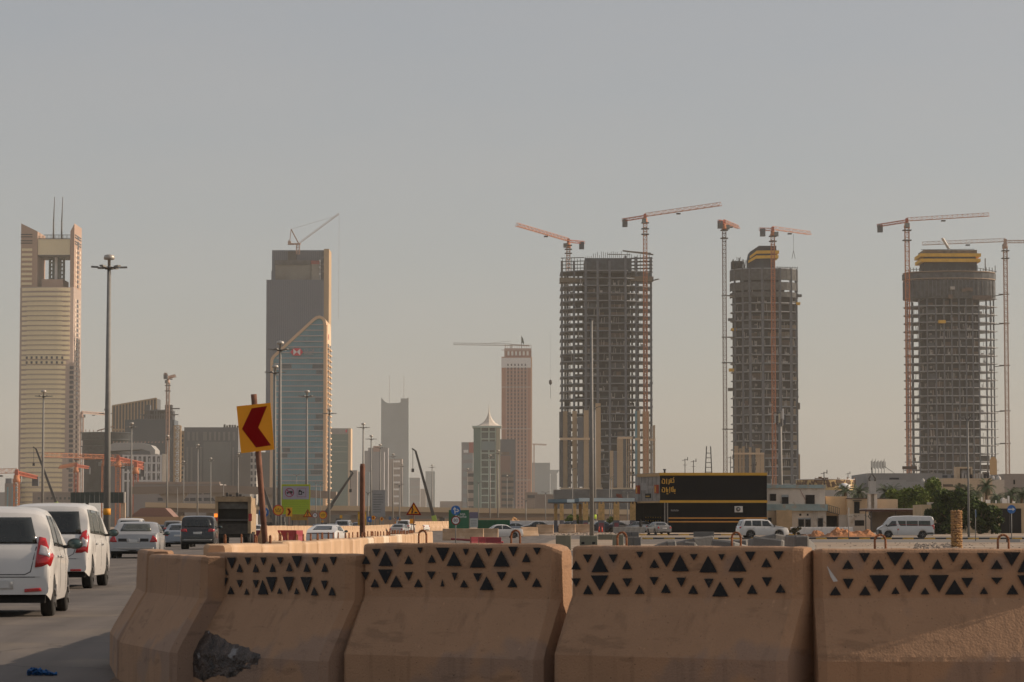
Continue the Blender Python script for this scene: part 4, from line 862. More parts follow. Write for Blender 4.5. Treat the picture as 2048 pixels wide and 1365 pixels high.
for k in range(9): xx_ = xq(1342+k*1.8); b.box((xx_, .22, zq(1022+(k%2)*.4)), (xx_+.09, .3, zq(1019.3+(k*7%3)*.5)))
b.box((xq(1342), .22, zq(1023)), (xq(1357), .3, zq(1022.4))); o = b.build('small_lettering', mat('lettering_dim', (.16,.16,.16), .7, var=0), t); o['kind'] = 'stuff'
# air conditioner
t = thing('air_conditioner', 'white air conditioning unit hung on the black shop wall', 'air conditioner', (xl+xq(1477), Y, z0+zq(1025)))
MB().box((-.5, -.45, 0), (.5, .28, .78)).build('casing', mat('ac_white', (.62,.60,.56), .6, var=.08), t)
MB().lathe([(.30, -.50), (.30, -.451)], n=20, axis='Y', c=(-.08, 0, .40)).build('fan_grille', mat('ac_grille', (.10,.10,.09), .7), t)
MB().lathe([(.08, -.52), (.08, -.501)], n=12, axis='Y', c=(-.08, 0, .40)).build('fan_hub', mat('ac_white', (.62,.60,.56)), t)
t = thing('bracket_lamp', 'small pipe cap above the black shop roof edge', 'pipe', (xl+xq(1332), Y+3, z0+zt)); MB().lathe([(.12, -.4), (.12, .35), (.2, .4), (.2, .55)], n=8).build('pipe', M_dsteel, t)
t = thing('roof_ladder_tower', 'small lattice tower standing behind the black shop roof', 'lattice tower', (XX(1418, 420, 940), 420, gz(100, 420)))
b = MB()
for (xa, xb) in ((-.95, -.35), (.75, .25)): b.bar((xa, 0, 0), (xb, 0, ZZ(900, 420)), .14)
for k in range(9): z = 6+k*.7*1.0; fx = z/12.; b.bar((-.95+.6*fx, 0, z), (.75-.5*fx, 0, z), .09)
b.build('frame', M_dsteel, t)
# ---- filling station with a broken canopy
Y = 372; t = thing('petrol_station_canopy', 'derelict filling station canopy with a striped fascia on stone piers', 'canopy', (XX(1180, Y), Y, gz(30, Y)))
cx = XX(1180, Y); z0 = gz(30, Y); zq = lambda q: ZZ(q, Y)-z0; xq = lambda a, Y_=Y: XX(a, Y_, 1040)-XX(1180, Y, 1040)
mb_, ms_ = mat('fascia_blue', (.13,.20,.24), .7, var=.15, scale=.6), mat('fascia_pale', (.74,.84,.84), .7, var=.1)
MB().box((xq(1096), -.1, zq(1005.5)), (xq(1134), .3, zq(999))).build('fascia_panel', mb_, t)
MB().box((xq(1134), -.1, zq(1005.5)), (xq(1149), .3, zq(999))).build('fascia_panel', ms_, t)
MB().box((xq(1149), -.1, zq(1005)), (xq(1158), .3, zq(997.5))).build('fascia_panel', mb_, t)
me1 = cube_mesh('fascia_slat', .15, .1, zq(996.5)-zq(1003.5), ms_)
MB().box((xq(1158), .05, zq(1003.5)), (xq(1270), .35, zq(996.5))).build('fascia_panel', mb_, t)
for k in range(64): inst('fascia_slat', me1, t, (xq(1158.6)+k*(xq(1270)-xq(1158.6))/64, 0, zq(1003.5)))
MB().box((xq(1097), .3, zq(1006)), (xq(1157), 9, zq(1004.5))).build('roof_deck', M_blk[0], t)
MB().box((xq(1158), .36, zq(1004)), (xq(1271), 9, zq(1001))).build('roof_deck', M_blk[0], t)
MB().box((xq(1158), -.05, zq(1004.6)), (xq(1270), 9, zq(1004.0))).build('roof_edge', mat('rust_edge', (.30,.20,.15), .8, var=.2), t)
mst, msb = mat('yellow_stone', (.64,.40,.16), .9, var=.25, scale=2.5, bump=.5, bscale=8), mat('grey_base', (.19,.18,.19), .9, var=.25, scale=2)
for (a, wd, y_) in ((1112, .42, 2), (1123.5, .5, 0), (1149.5, .42, 0), (1162, .38, 3), (1171, .72, 0), (1203, .8, 0), (1233, .75, 0), (1266, .72, 0)):
    x = xq(a); zc = zq(1008)
    MB().box((x-wd/2, y_, zq(1041)), (x+wd/2, y_+wd, zc)).build('stone_pier', mst, t)
    MB().box((x-wd/2-.02, y_-.02, -.3), (x+wd/2+.02, y_+wd+.02, zq(1041))).build('pier_base', msb, t)
    if wd > .6: MB().prism([(x-wd/2, zc), (x-wd/2+.15, zc+.3), (x-wd*.15, zc+.3), (x-wd*.15, zc)], wd, plane='XZ', at=y_).build('pier_head', mst, t); MB().prism([(x+wd*.15, zc), (x+wd*.15, zc+.3), (x+wd/2-.1, zc+.3), (x+wd/2, zc)], wd, plane='XZ', at=y_).build('pier_head', mst, t)
    if a in (1171, 1203, 1233, 1266): MB().box((x-wd/2+.1, y_-.05, zq(1056)), (x+wd/2-.1, y_-.03, zq(1046))).build('faded_panel', mat('faded_red', (.30,.09,.10), .8, var=.3, scale=4), t)
b = MB(); b.bar((0, 4, zq(997)), (.3, 4, zq(992)), .6); b.bar((.3, 4, zq(992)), (-.4, 4, zq(990)), .4)
o = b.build('broken_sign', mat('rusty_bits', (.35,.12,.07), .8, var=.3), t, (xq(1241), 0, 0))
# ---- corrugated site fences
mwc = mat('corrugated_white', (.78,.77,.75), .6, var=.08, scale=1)
def corrugated(label, a, c, Y, q, zb, n, m=mwc, seg=12):
    x0, x1 = XX(a, Y), XX(c, Y); h = ZZ(q, Y)-zb; t = thing('site_fence', label, 'fence', (x0, Y, zb)); wS = (x1-x0)/seg
    b = MB(); k2 = max(2, int(n/seg)*2); vs = []; fs = []
    for k in range(k2*2+1):
        x = wS*k/(k2*2); y = [0, 0, .09, .09][k % 4]; vs += [(x, y, -.3), (x, y, h)]
    for k in range(k2*2): fs.append((2*k, 2*k+2, 2*k+3, 2*k+1))
    me = bpy.data.meshes.new('fence_panel'); me.from_pydata(vs, [], fs); me.materials.append(m)
    for k in range(seg): inst('fence_panel', me, t, (wS*k, rnd.uniform(-.05, .05), 0))
    return t
corrugated('white corrugated fence before the beige two storey house', 1581, 1706, 326, 1054.5, .34, 54, seg=8)
corrugated('white corrugated fence behind the filling station', 1020, 1290, 405, 1042, .5, 150, seg=18)
corrugated('low broken white fence by the filling station piers', 1226, 1290, 350, 1054.5, .35, 34, mat('corrugated_dirty', (.45,.44,.41), .7, var=.3, scale=2), seg=6)
# ---- beige two storey house beside the shop
Y = 382; t = thing('house', 'beige two storey house with aqua bands and empty windows', 'house', (XX(1590, Y), Y, .5)); z0 = .5
zq = lambda q: ZZ(q, Y)-z0; xq = lambda a: XX(a, Y, 1020)-XX(1590, Y, 1020)
MB().box((xq(1535), 0, zq(1009)), (xq(1651), 10, zq(977))).build('upper_wall', M_beigew, t)
MB().box((xq(1580), .2, -.5), (xq(1653), 10, zq(1022))).build('lower_wall', M_beigew, t)
MB().box((xq(1535), -.3, zq(1022)), (xq(1655), 10, zq(1009))).build('aqua_band', M_aqua, t)
MB().box((xq(1535), -.25, zq(977)), (xq(1652), 10, zq(970))).build('aqua_band', M_aqua, t)
MB().box((xq(1551), -1.5, -.5), (xq(1582), 6, zq(1021))).build('annex_wall', mat('annex_sand', (.62,.43,.24), .9, var=.15, scale=.8), t)
MB().box((xq(1536), -.2, -.5), (xq(1551), 3, zq(1022))).build('annex_wall', M_beige, t)
MB().box((xq(1536), -.35, -.5), (xq(1542.5), -.21, zq(1036))).build('gate', M_hole, t)
for (a, c, q0, q1, y_) in ((1541,1552,989,1002,0),(1564,1577,992,1008,0),(1612,1629,991,1008.5,0),(1597,1608,1037,1056,.2),(1611,1621.5,1037,1056,.2),(1636,1646,1037,1056,.2),(1599,1603,1028,1032,.2),(1614,1617.5,1028,1032,.2)):
    wdw = MB().box((xq(a), y_-.06, zq(q1)), (xq(c), y_+.02, zq(q0))).build('window', M_hole, t)
    if q1-q0 > 8:
        f = MB()
        for (u0, u1, v0, v1) in ((a-.8, a, q0-.8, q1), (c, c+.6, q0-.8, q1), (a, c, q0-.8, q0)): f.box((xq(u0), y_-.12, zq(v1)), (xq(u1), y_-.02, zq(v0)))
        f.build('window_frame', mat('frame_brown', (.10,.07,.06), .8, var=.1) if a in (1541, 1612) else M_concl, wdw)
MB().box((xq(1564), -.09, zq(994.5)), (xq(1577), -.061, zq(990))).build('shutter_box', mat('shutter_blue', (.33,.38,.40), .7), t)
MB().box((xq(1597), .1, zq(1039)), (xq(1621), .13, zq(1036))).build('shutter_box', mat('shutter_blue', (.33,.38,.40), .7), t)
b = MB(); b.bar((xq(1600), -.05, zq(979)), (xq(1611), -.05, zq(1000)), .05); b.build('loose_cable', mat('cable_red', (.3,.1,.08), .8), t)
b = MB(); 
for a in (1628, 1632, 1636): b.tube([(xq(a), -.35, zq(1012)), (xq(a-2), -.1, zq(1030)), (xq(a+1), 0, zq(1042))], .02, 5)
b.build('loose_cable', M_concl, t)
# ---- stair house and workshop next to it
t = thing('house', 'ochre house with an outside stair and open dark ground floor', 'house', (XX(1690, Y), Y, .5)); xq = lambda a: XX(a, Y, 1020)-XX(1690, Y, 1020)
MB().box((xq(1654), 1, zq(1032)), (xq(1696), 12, zq(993))).build('upper_wall', mat('ochre_wall', (.70,.48,.27), .9, var=.1, scale=.6), t)
MB().box((xq(1654), 3, -.5), (xq(1680), 12, zq(1032))).build('dark_bay', M_hole, t)
MB().box((xq(1679), .8, -.5), (xq(1697), 12, zq(1030))).build('bay_wall', M_beigew, t)
b = MB(); b.prism([(xq(1655), zq(1023)), (xq(1679), zq(1029)), (xq(1679), zq(1030)), (xq(1655), zq(1024))], .9, plane='XZ', at=0); b.build('stair_flight', M_dsteel, t)
b = MB(); b.bar((xq(1655), 0, zq(1010)), (xq(1679), 0, zq(1017)), .06)
for k in range(7): b.bar((xq(1656+k*3.8), 0, zq(1010.4+k*1.1)), (xq(1656+k*3.8), 0, zq(1023.3+k*.9)), .05)
b.build('stair_railing', M_dsteel, t)
t = thing('house', 'flat roofed workshop house with one tall door and a black slot window', 'house', (XX(1720, Y), Y, .5)); xq = lambda a: XX(a, Y, 1020)-XX(1720, Y, 1020)
MB().box((xq(1695), 0, zq(1028)), (xq(1737), 12, zq(998))).build('upper_wall', M_beige, t)
MB().box((xq(1695), -.2, -.5), (xq(1752), 12, zq(1028))).build('lower_wall', M_beigew, t)
MB().box((xq(1694), -.15, zq(998)), (xq(1738), 12, zq(996.5))).build('roof_edge', mat('frame_brown', (.10,.07,.06), .8), t)
MB().box((xq(1708.5), -.06, zq(1027)), (xq(1719.5), .02, zq(1004))).build('door', M_hole, t)
MB().box((xq(1709), -.26, zq(1052)), (xq(1728), -.18, zq(1041))).build('window', M_hole, t)
MB().box((xq(1706), -.5, zq(1002)), (xq(1723), 0, zq(1001))).build('door_hood', M_concd, t)
b = MB()
for k in range(14): a = 1698+rnd.random()*35; q = 1030+rnd.random()*4; b.box((xq(a), -.23, zq(q+1)), (xq(a+2.2), -.201, zq(q)))
o = b.build('peeled_plaster', mat('peeled', (.25,.20,.15), .9, var=.2), t); o['kind'] = 'stuff'
MB().box((xq(1755), 2, zq(1020)), (xq(1800), 12, zq(998.5))).build('far_wall', M_beige, t)
MB().box((xq(1735), 3.9, zq(999)), (xq(1780), 12, zq(996.5))).build('roof_edge', mat('frame_brown', (.10,.07,.06), .8), t)
# broken white tower in front of it
t = thing('minaret', 'pale square tower with a ledge and a broken open spire', 'tower', (XX(1746, Y-2), Y-2, .5)); Yt = Y-2; xq = lambda a: XX(a, Yt, 1000)-XX(1746, Yt, 1000)
b = MB()
for (a, c) in ((1737, 1742), (1748.5, 1754.5)): b.box((xq(a), -.2, zq(1022)), (xq(c), 1.2, zq(989)))
b.box((xq(1742), .6, zq(1022)), (xq(1748.5), 1.1, zq(989))); b.build('lower_shaft', M_beigew, t)
MB().box((xq(1734.5), -.5, zq(989)), (xq(1757), 1.6, zq(986.5))).build('ledge', M_concl, t)
MB().box((xq(1740.5), 0, zq(986.5)), (xq(1752.5), 1, zq(963))).build('upper_shaft', M_concl, t)
b = MB()
for a in (1741, 1751.5):
    for y_ in (0, 1): b.tube([(xq(a), y_, zq(963)), (xq(a-1.2 if a < 1745 else a+1.2), y_, zq(958)), (xq(1746), .5, zq(948)), (xq(1745), .5, zq(936))], .07, 5)
b.build('spire_frame', M_dsteel, t)
# carport roof
t = thing('carport', 'low carport roof with a white edge on thin posts', 'carport', (XX(1795, 372), 372, .5)); Yt = 372; zc = lambda q: ZZ(q, Yt)-.5; xq = lambda a: XX(a, Yt, 1020)-XX(1795, Yt, 1020)
MB().box((xq(1730), -1, zc(1019.5)), (xq(1859), 6, zc(1017.5))).build('roof_edge', mat('roof_white', (.60,.55,.52), .7, var=.1), t)
MB().box((xq(1731), -.8, zc(1022.5)), (xq(1858), 6, zc(1019.6))).build('roof_sheet', mat('roof_rust', (.12,.06,.05), .8, var=.3), t)
b = MB()
for k in range(26): b.bar((xq(1731+5*k), -.7, zc(1022.4)), (xq(1733.5+5*k), -.7, zc(1025)), .06); b.bar((xq(1733.5+5*k), -.7, zc(1025)), (xq(1736+5*k), -.7, zc(1022.4)), .06)
o = b.build('truss', mat('roof_rust', (.12,.06,.05), .8), t); o['kind'] = 'stuff'
for a in (1730.5, 1742, 1790, 1830): MB().bar((xq(a), -.6, -.3), (xq(a), -.6, zc(1022)), .12).build('post', M_dsteel, t)
MB().box((xq(1752), 5, -.4), (xq(1858), 6, zc(1023))).build('back_wall', mat('back_dim', (.22,.18,.14), .9, var=.3, scale=.5), t)
b = MB(); b.tube([(xq(1740), -.6, zc(1024)), (xq(1736), -.6, zc(1034)), (xq(1741), -.6, zc(1040)), (xq(1742.5), -.6, zc(1032)), (xq(1739), -.6, zc(1030))], .07, 6); b.build('hanging_hose', M_dsteel, t)
# ---- patterned round golden hall
Y = 620; t = thing('round_hall', 'round hall with a golden perforated triangle pattern', 'hall', (XX(1674, Y), Y+22, 1.0)); rw = (XX(1733, Y)-XX(1615, Y))/2*1.04; zq = lambda q: ZZ(q, Y)-1.0
mg_ = mat('gold_panel', (.52,.36,.16), .6, var=.15, scale=1.5)
MB().lathe([(rw, zq(1000)), (rw, zq(957))], n=48, smooth=True).build('drum_wall', mg_, t)
MB().lathe([(rw*1.01, zq(957)), (rw*1.01, zq(956))], n=48).build('rim', M_white, t)
tri = MB().prism([(-.55, 0), (.55, 0), (0, 1.1)], .1, plane='XZ'); me = bpy.data.meshes.new('pattern_triangle'); me.from_pydata(tri.v, [], tri.f); me.materials.append(mat('gold_shadow', (.16,.10,.06), .8, var=.2)); me.materials[0]
tri2 = MB().prism([(-.4, 1.0), (.4, 1.0), (0, 0)], .1, plane='XZ'); me2 = bpy.data.meshes.new('pattern_triangle'); me2.from_pydata(tri2.v, [], tri2.f); me2.materials.append(me.materials[0])
for k in range(100):
    an = R(182+rnd.random()*176); z = zq(976-rnd.random()*15)
    o = inst('pattern_triangle', rnd.choice((me, me2)), t, ((rw+.05)*math.cos(an), (rw+.05)*math.sin(an), z), an+R(90)); sz = rnd.uniform(.5, 1.2); o.scale = (sz, 1, sz)
MB().box((-8, -rw-1, zq(1000)), (8, -rw+3, zq(979))).build('porch_wall', M_concl, t)
# ---- grey and beige warehouses
def ware(label, p0, p1, q, Y, d, m, extra=(), name='warehouse', cat='building'):
    X0, X1 = XX(p0, Y, 980), XX(p1, Y, 980); z0 = gz(60, Y); t = thing(name, label, cat, ((X0+X1)/2, Y, z0)); h = ZZ(q, Y)-z0; w = X1-X0
    MB().box((-w/2, 0, 0), (w/2, d, h)).build('wall', m, t)
    for (nm, a, c, q0, q1, mm, pr_) in extra: MB().box((XX(a, Y, 980)-(X0+X1)/2, -pr_, ZZ(q1, Y)-z0), (XX(c, Y, 980)-(X0+X1)/2, .0, ZZ(q0, Y)-z0)).build(nm, mm, t)
    return t, w, h, z0
mgw = mat('warehouse_grey', (.26,.26,.255), .8, var=.1, scale=.2); mgw2 = mat('warehouse_grey2', (.31,.31,.30), .8, var=.08, scale=.2)
ware('long grey warehouse below the drum frame tower', 1735, 1885, 947, 640, 30, mgw, [('vent_slot', 1779, 1798, 956, 959.5, M_blk[1], .1), ('wall_panel', 1736, 1812, 960, 1005, mgw2, .15)])
ware('grey warehouse front with pale panels beside the long one', 1812, 1920, 949, 660, 20, mat('warehouse_dim', (.22,.225,.225), .8, var=.1), [('wall_panel', 1885, 1895, 951, 956, M_glassd, .1), ('wall_panel', 1902, 1912, 951, 956, M_glassd, .1)])
ware('low pale warehouse behind the green trees', 1784, 1890, 964, 560, 14, mgw2)
t, w, h, z0 = ware('sand coloured block with a framed rooftop house', 1886, 1985, 957, 520, 16, mat('sand_wall', (.54,.42,.29), .9, var=.08), [('window_slot', 1886, 1906, 969, 974, M_blk[2], .1), ('window_slot', 1919, 1932, 969.5, 974, M_blk[2], .1), ('window_slot', 1955, 1968, 969.5, 974, M_blk[2], .1)])
xq = lambda a: XX(a, 520, 980)-(XX(1886, 520, 980)+XX(1985, 520, 980))/2; zq = lambda q: ZZ(q, 520)-z0
for (a, c, q0, q1) in ((1915,1922,934,957),(1944,1947,934,957),(1922,1944,934,937.5)): MB().box((xq(a), 1, zq(q1)), (xq(c), 4, zq(q0))).build('roof_frame', mat('sand_wall', (.40,.31,.215), .9), t)
MB().box((xq(1922), 3.6, zq(957)), (xq(1944), 4, zq(937.5))).build('roof_recess', M_blk[1], t)
MB().lathe([(.9, 0), (.9, 1.2), (.5, 1.7), (.1, 1.8)], n=16, c=(xq(1931), 2.4, zq(957)+.2)).build('water_tank', M_concl, t)
for k in range(10): 
    a = 1925+k*5.6; MB().box((xq(a), .2, h), (xq(a+3.2), 1.2, h+rnd.uniform(.7, 1.1))).build('roof_unit', rnd.choice((M_concl, M_blk[1], M_concl)), t)
ware('pale flat block behind the palm on the right', 1978, 2009, 960, 540, 10, mat('pale_wall', (.46,.43,.38), .9, var=.06))
ware('brownish block at the right edge of the picture', 2009, 2070, 948, 640, 20, mat('mauve_wall', (.33,.285,.25), .9, var=.06), [('window_slot', 2027, 2030, 960, 969, M_hole, .1), ('wall_ledge', 2025, 2060, 976, 977, M_blk[2], .2)])
for (lb, a, Yk, q0, q1, r_) in (('silver conical roof vent, leftmost over the pale warehouse', 1846, 572, 964, 957, .35), ('silver conical roof vent over the middle of the pale warehouse', 1861, 572, 964, 957, .25), ('largest silver conical roof vent on the pale warehouse', 1872, 572, 964, 955.5, .5),
    ('white cone vent left of the two big ones on the pale flat block', 1973, 548, 960, 953, .3), ('white cone vent in the middle on the pale flat block', 1986, 548, 960, 952, .42), ('rightmost white cone vent on the pale flat block', 1997, 548, 960, 951.5, .5)):
    zA, zB = ZZ(q0, Yk), ZZ(q1, Yk)
    t = thing('roof_vent', lb, 'vent', (XX(a, Yk, 960), Yk, zA), 0, 'cone vents on the warehouse roofs'); hh = zB-zA
    MB().lathe([(r_, -.3), (r_, hh*.4), (r_*.6, hh*.75), (.06, hh)], n=12).build('vent_cone', M_concl, t)
# rooftop aerials on the warehouse
t = thing('antenna_cluster', 'cluster of panel antennas on the grey warehouse roof', 'antennas', (XX(1757, 645, 940), 645, ZZ(947, 645)))
b = MB()
for a in (-1.4, -.7, 0, .7, 1.3):
    b.bar((a, 0, 0), (a, 0, 2.9+(a*13 % 1)*.4), .10); b.bar((a-.25, -.2, 1.0), (a-.25, -.2, 2.8), .16); b.bar((a+.25, .2, 1.2), (a+.25, .2, 2.6), .14)
b.bar((1.3, 0, 1.6), (3.6, 0, 0), .1)
b.build('panels', M_steel, t)
t = thing('antenna_cluster', 'water tank scaffold on the warehouse roof by the orange crane foot', 'scaffold', (XX(1820, 645, 940), 645, ZZ(947, 645)))
b = MB(); b.box((-1.6, 0, .9), (1.6, 1.2, 1.6)); [b.bar((x, 0, 0), (x, 0, .9), .1) for x in (-1.5, 0, 1.5)]; b.build('platform', M_blk[2], t)
# small roof clutter, one thing each
for k, (lb, a, Yk, q0, q1) in enumerate((('thin twin headed aerial over the beige house roof', 1648, 430, 972, 944), ('thin aerial right of the twin headed one', 1696, 640, 957, 946), ('short pole with a camera over the black shop roof', 1370, 500, 946, 918), ('short plain pole over the black shop roof', 1387, 500, 946, 921), ('forked pole beside the thin brown crane mast', 1461, 520, 946, 913), ('curved top pole before the tan cladding of the round frame', 1507, 480, 946, 928))):
    t = thing('aerial', lb, 'aerial', (XX(a, Yk, 950), Yk, gz(60, Yk))); h = ZZ(q1, Yk)-gz(60, Yk); b = MB(); b.bar((0,0,0), (0,0,h), .12)
    b.bar((-.5, 0, h-.3), (.5, 0, h-.1), .08); b.bar((-.35, 0, h-1.1), (.35, 0, h-1.1), .06); b.bar((.45, 0, h-.3), (.45, 0, h+.3), .12); b.build('pole', M_dsteel, t)
# ---- long low wall building on the right with a black gate
Y = 350; t = thing('compound_wall_house', 'low ochre compound building with a black double gate', 'house', (XX(1950, Y), Y, .42)); xq = lambda a: XX(a, Y, 1030)-XX(1950, Y, 1030); zq = lambda q: ZZ(q, Y)-.42
mo = mat('ochre_compound', (.56,.42,.26), .9, var=.12, scale=.5)
MB().box((xq(1858), 6, -.4), (xq(1935), 14, zq(1009))).build('wall', mo, t)
MB().box((xq(1935), 0, -.4), (xq(2090), 14, zq(1007))).build('wall', mo, t)
MB().box((xq(2000.5), -.08, zq(1067)), (xq(2042.5), .02, zq(1017.5))).build('gate', M_hole, t)
MB().box((xq(1999), -.12, zq(1068.5)), (xq(2044), -.02, zq(1067))).build('gate_step', M_concl, t)
MB().box((xq(2018), -.12, zq(1067)), (xq(2019.5), -.07, zq(1017.5))).build('gate_post', M_dsteel, t)
for (a, c, q0) in ((1953, 1955, 993), (1967, 1968.5, 995), (1976, 1984, 1000), (1995, 1997, 1001), (2009, 2018, 998), (2020, 2022.5, 992), (2030, 2034, 1003)):
    MB().box((xq(a), 1, zq(1007)), (xq(c), 1.5, zq(q0))).build('roof_pipe', M_white, t)
MB().lathe([(.3, 0), (.35, .5), (.1, .7)], n=10, c=(xq(2012), 2, zq(1007))).build('roof_tank', M_concl, t)
MB().box((xq(1872), 6.5, zq(1009)), (xq(1884), 7.5, zq(1004))).build('roof_unit', M_concl, t)
# ================================================================ TREES
M_leaf = mat('leaf_green', (.085,.125,.03), .8, var=.45, scale=.8, spec=.2); M_leaf2 = mat('leaf_light', (.16,.20,.045), .8, var=.4, scale=1.0, spec=.2); M_leafd = mat('leaf_dark', (.035,.055,.024), .8, var=.5, scale=1.0, spec=.2)
M_frond = mat('palm_green', (.065,.095,.04), .7, var=.4, scale=1.5); M_bark = mat('palm_bark', (.15,.10,.06), .95, var=.35, scale=5)
def leafy(label, X, Y, z0, rx, ry, h, n, m, m2, name='tree', cat='tree', lowz=.25, leaf=.22, seed=1, group=None):
    rs = random.Random(seed); t = thing(name, label, cat, (X, Y, z0), 0, group)
    b = MB(); b.tube([(0,0,-.2), (.08, 0, h*.2), (-.05, .05, h*.4)], .14, 7)
    for k in range(6): a = rs.random()*6.28; b.bar((0, 0, h*.35), (rx*.6*math.cos(a), ry*.6*math.sin(a), h*(.6+.2*rs.random())), .12, w2=.03, n=5)
    b.build('trunk', M_bark, t)
    cl = [(rs.gauss(0, .42)*rx, rs.gauss(0, .42)*ry, h*(lowz+(1-lowz)*rs.random()**.8), rs.uniform(.22, .42)) for _ in range(26)]
    cl = [(x, y, z, r_) for (x, y, z, r_) in cl if (x/rx)**2+(y/ry)**2 < 1-.75*max(0, (z/h-.55)/.45)**1.5]
    for mm, part in ((m, 0), (m2, 1)):
        b = MB()
        for i in range(n//2):
            c = cl[rs.randrange(len(cl))]; d = Vector((rs.gauss(0, 1), rs.gauss(0, 1), rs.gauss(0, .75))).normalized()*c[3]*min(rx, h*.5)*rs.random()**.4
            if part and d.z < 0 and rs.random() < .6: d.z = -d.z
            p = Vector(c[:3])+d; u = Vector((rs.gauss(0,1), rs.gauss(0,1), rs.gauss(0,1))).normalized(); v = u.cross(Vector((rs.gauss(0,1), rs.gauss(0,1), rs.gauss(0,1)))).normalized(); L = leaf*rs.uniform(.5, 1.3)
            b.add([p-u*L, p+v*L*.45, p+u*L, p-v*L*.45], [(0,1,2,3)])
        o = b.build('foliage', mm, t, normals=False); o['kind'] = 'stuff'
    return t
leafy('broad bright green tree left of the carport trees, low and round', XX(1822, 385, 1010), 385, .5, 2.6, 2.4, ZZ(982, 385)-.5, 9000, M_leaf, M_leaf2, seed=2, group='green trees behind the carport')
leafy('taller bright green tree reaching up behind the carport', XX(1868, 392, 1010), 392, .5, 3.0, 2.6, ZZ(966, 392)-.5, 10000, M_leaf2, M_leaf, seed=3, group='green trees behind the carport')
leafy('round green tree left end of the carport row', XX(1795, 395, 1010), 395, .5, 2.4, 2.4, ZZ(986, 395)-.5, 6000, M_leaf, M_leaf2, seed=14, group='green trees behind the carport')
leafy('dense dark tree in front of the compound, between van and lamp post', XX(1900, 335, 1030), 335, .38, 3.3, 2.0, ZZ(990, 335)-.38, 11000, M_leafd, M_leaf, lowz=.10, seed=4, group='dark trees along the compound wall')
leafy('low dark tree overhanging the white van', XX(1880, 338, 1030), 338, .38, 2.2, 1.6, ZZ(1004, 338)-.38, 6000, M_leafd, M_leafd, lowz=.10, seed=5, group='dark trees along the compound wall')
leafy('dark tree just right of the stone column', XX(1936, 338, 1030), 338, .38, 2.3, 1.6, ZZ(1003, 338)-.38, 6000, M_leafd, M_leaf, lowz=.10, seed=6, group='dark trees along the compound wall')
for k, (a, q, rx) in enumerate(((1960, 1010, 1.5), (1983, 1018, 1.35))):
    leafy(('narrow dark tree behind the thin sign post', 'short dark tree left of the black gate')[k], XX(a, 338, 1030), 338, .38, rx, 1.2, ZZ(q, 338)-.38, 5000, M_leafd, M_leaf, lowz=.1, seed=20+k, group='dark trees along the compound wall')
leafy('dusty green shrub behind the left filling station piers', XX(1155, 398), 398, .5, 2.6, 1.2, 2.2, 3500, M_leaf, M_leaf2, 'shrub', 'shrub', .1, .18, 7)
leafy('dusty green shrub between the filling station piers', XX(1222, 396), 396, .5, 1.2, 1.0, 2.0, 2500, M_leaf, M_leaf2, 'shrub', 'shrub', .1, .18, 8)
leafy('dry dark shrub at the fence corner below the beige house', XX(1590, 318), 318, .32, .8, .6, .9, 1500, M_leafd, M_bark, 'shrub', 'shrub', .05, .12, 9)
def palm(label, X, Y, z0, h, L=1.9, n=26, seed=1, r=.2):
    rs = random.Random(seed); t = thing('palm_tree', label, 'palm', (X, Y, z0), 0, 'date palms'); b = MB(); N = 8
    for k in range(N): b.bar((.03*math.sin(k), 0, h*k/N-.2), (.03*math.sin(k+1), 0, h*(k+1)/N), 2*r*(1.15 if k % 2 else 1), n=8, w2=2*r*.95)
    b.build('trunk', M_bark, t); bb = MB()
    for i in range(n):
        a = rs.random()*6.283; el = rs.uniform(-.5, 1.35); P0 = Vector((0, 0, h)); d = Vector((math.cos(a)*math.cos(el), math.sin(a)*math.cos(el), math.sin(el))); pts = []
        for j in range(8): pts.append(P0.copy()); P0 = P0+d*L/8; d.z -= .24; d.normalize()
        side = Vector((-math.sin(a), math.cos(a), 0))
        for j in range(7):
            bb.bar(pts[j], pts[j+1], .035, n=4)
            for sg in (-1, 1):
                for q in (0, .5):
                    p = pts[j].lerp(pts[j+1], q); l_ = .42*(1-.6*abs(j/7-.35)); e = p+side*sg*l_+(pts[j+1]-pts[j]).normalized()*.16-Vector((0,0,.12)); bb.add([p, p+(pts[j+1]-pts[j])*.35, e], [(0,1,2)])
    o = bb.build('fronds', M_frond, t, normals=False); o['kind'] = 'stuff'; return t
PALMS = [('palm with a pale cover behind, left of the square tower', 1690, 440, 983, 2.3), ('bushy palm between the round hall and the square tower', 1718, 445, 986, 2.2), ('palm low against the grey warehouse right of the square tower', 1772, 430, 986, 2.0), ('palm at the left of the carport trees', 1787, 432, 984, 2.0),
 ('palm before the sand coloured block, left one', 1917, 430, 984, 2.0), ('palm before the sand coloured block, middle one', 1934, 426, 985, 1.9), ('tall date palm with a full crown before the pale flat block', 1973, 400, 974, 1.8), ('palm right of the lamp post before the sand coloured block', 1952, 432, 987, 1.9), ('small palm right of the tall date palm', 1993, 425, 994, 1.8), ('palm behind the black gate', 2022, 420, 990, 1.9), ('palm at the right edge of the picture', 2043, 415, 991, 2.0)]
for k, (lb, a, Yp, q, L) in enumerate(PALMS): palm(lb, XX(a, Yp, 1000), Yp, .5, ZZ(q, Yp)-.5, L, 40, 30+k)
t = thing('roof_dome', 'white fabric bundle above the palm crown', 'dome', (XX(1689, 470, 975), 470, ZZ(1000, 470))); hh = ZZ(967, 470)-ZZ(1000, 470); MB().lathe([(.3, 0), (.3, hh*.6), (1.0, hh*.72), (.9, hh*.9), (.3, hh)], n=12).build('dome', M_white, t)
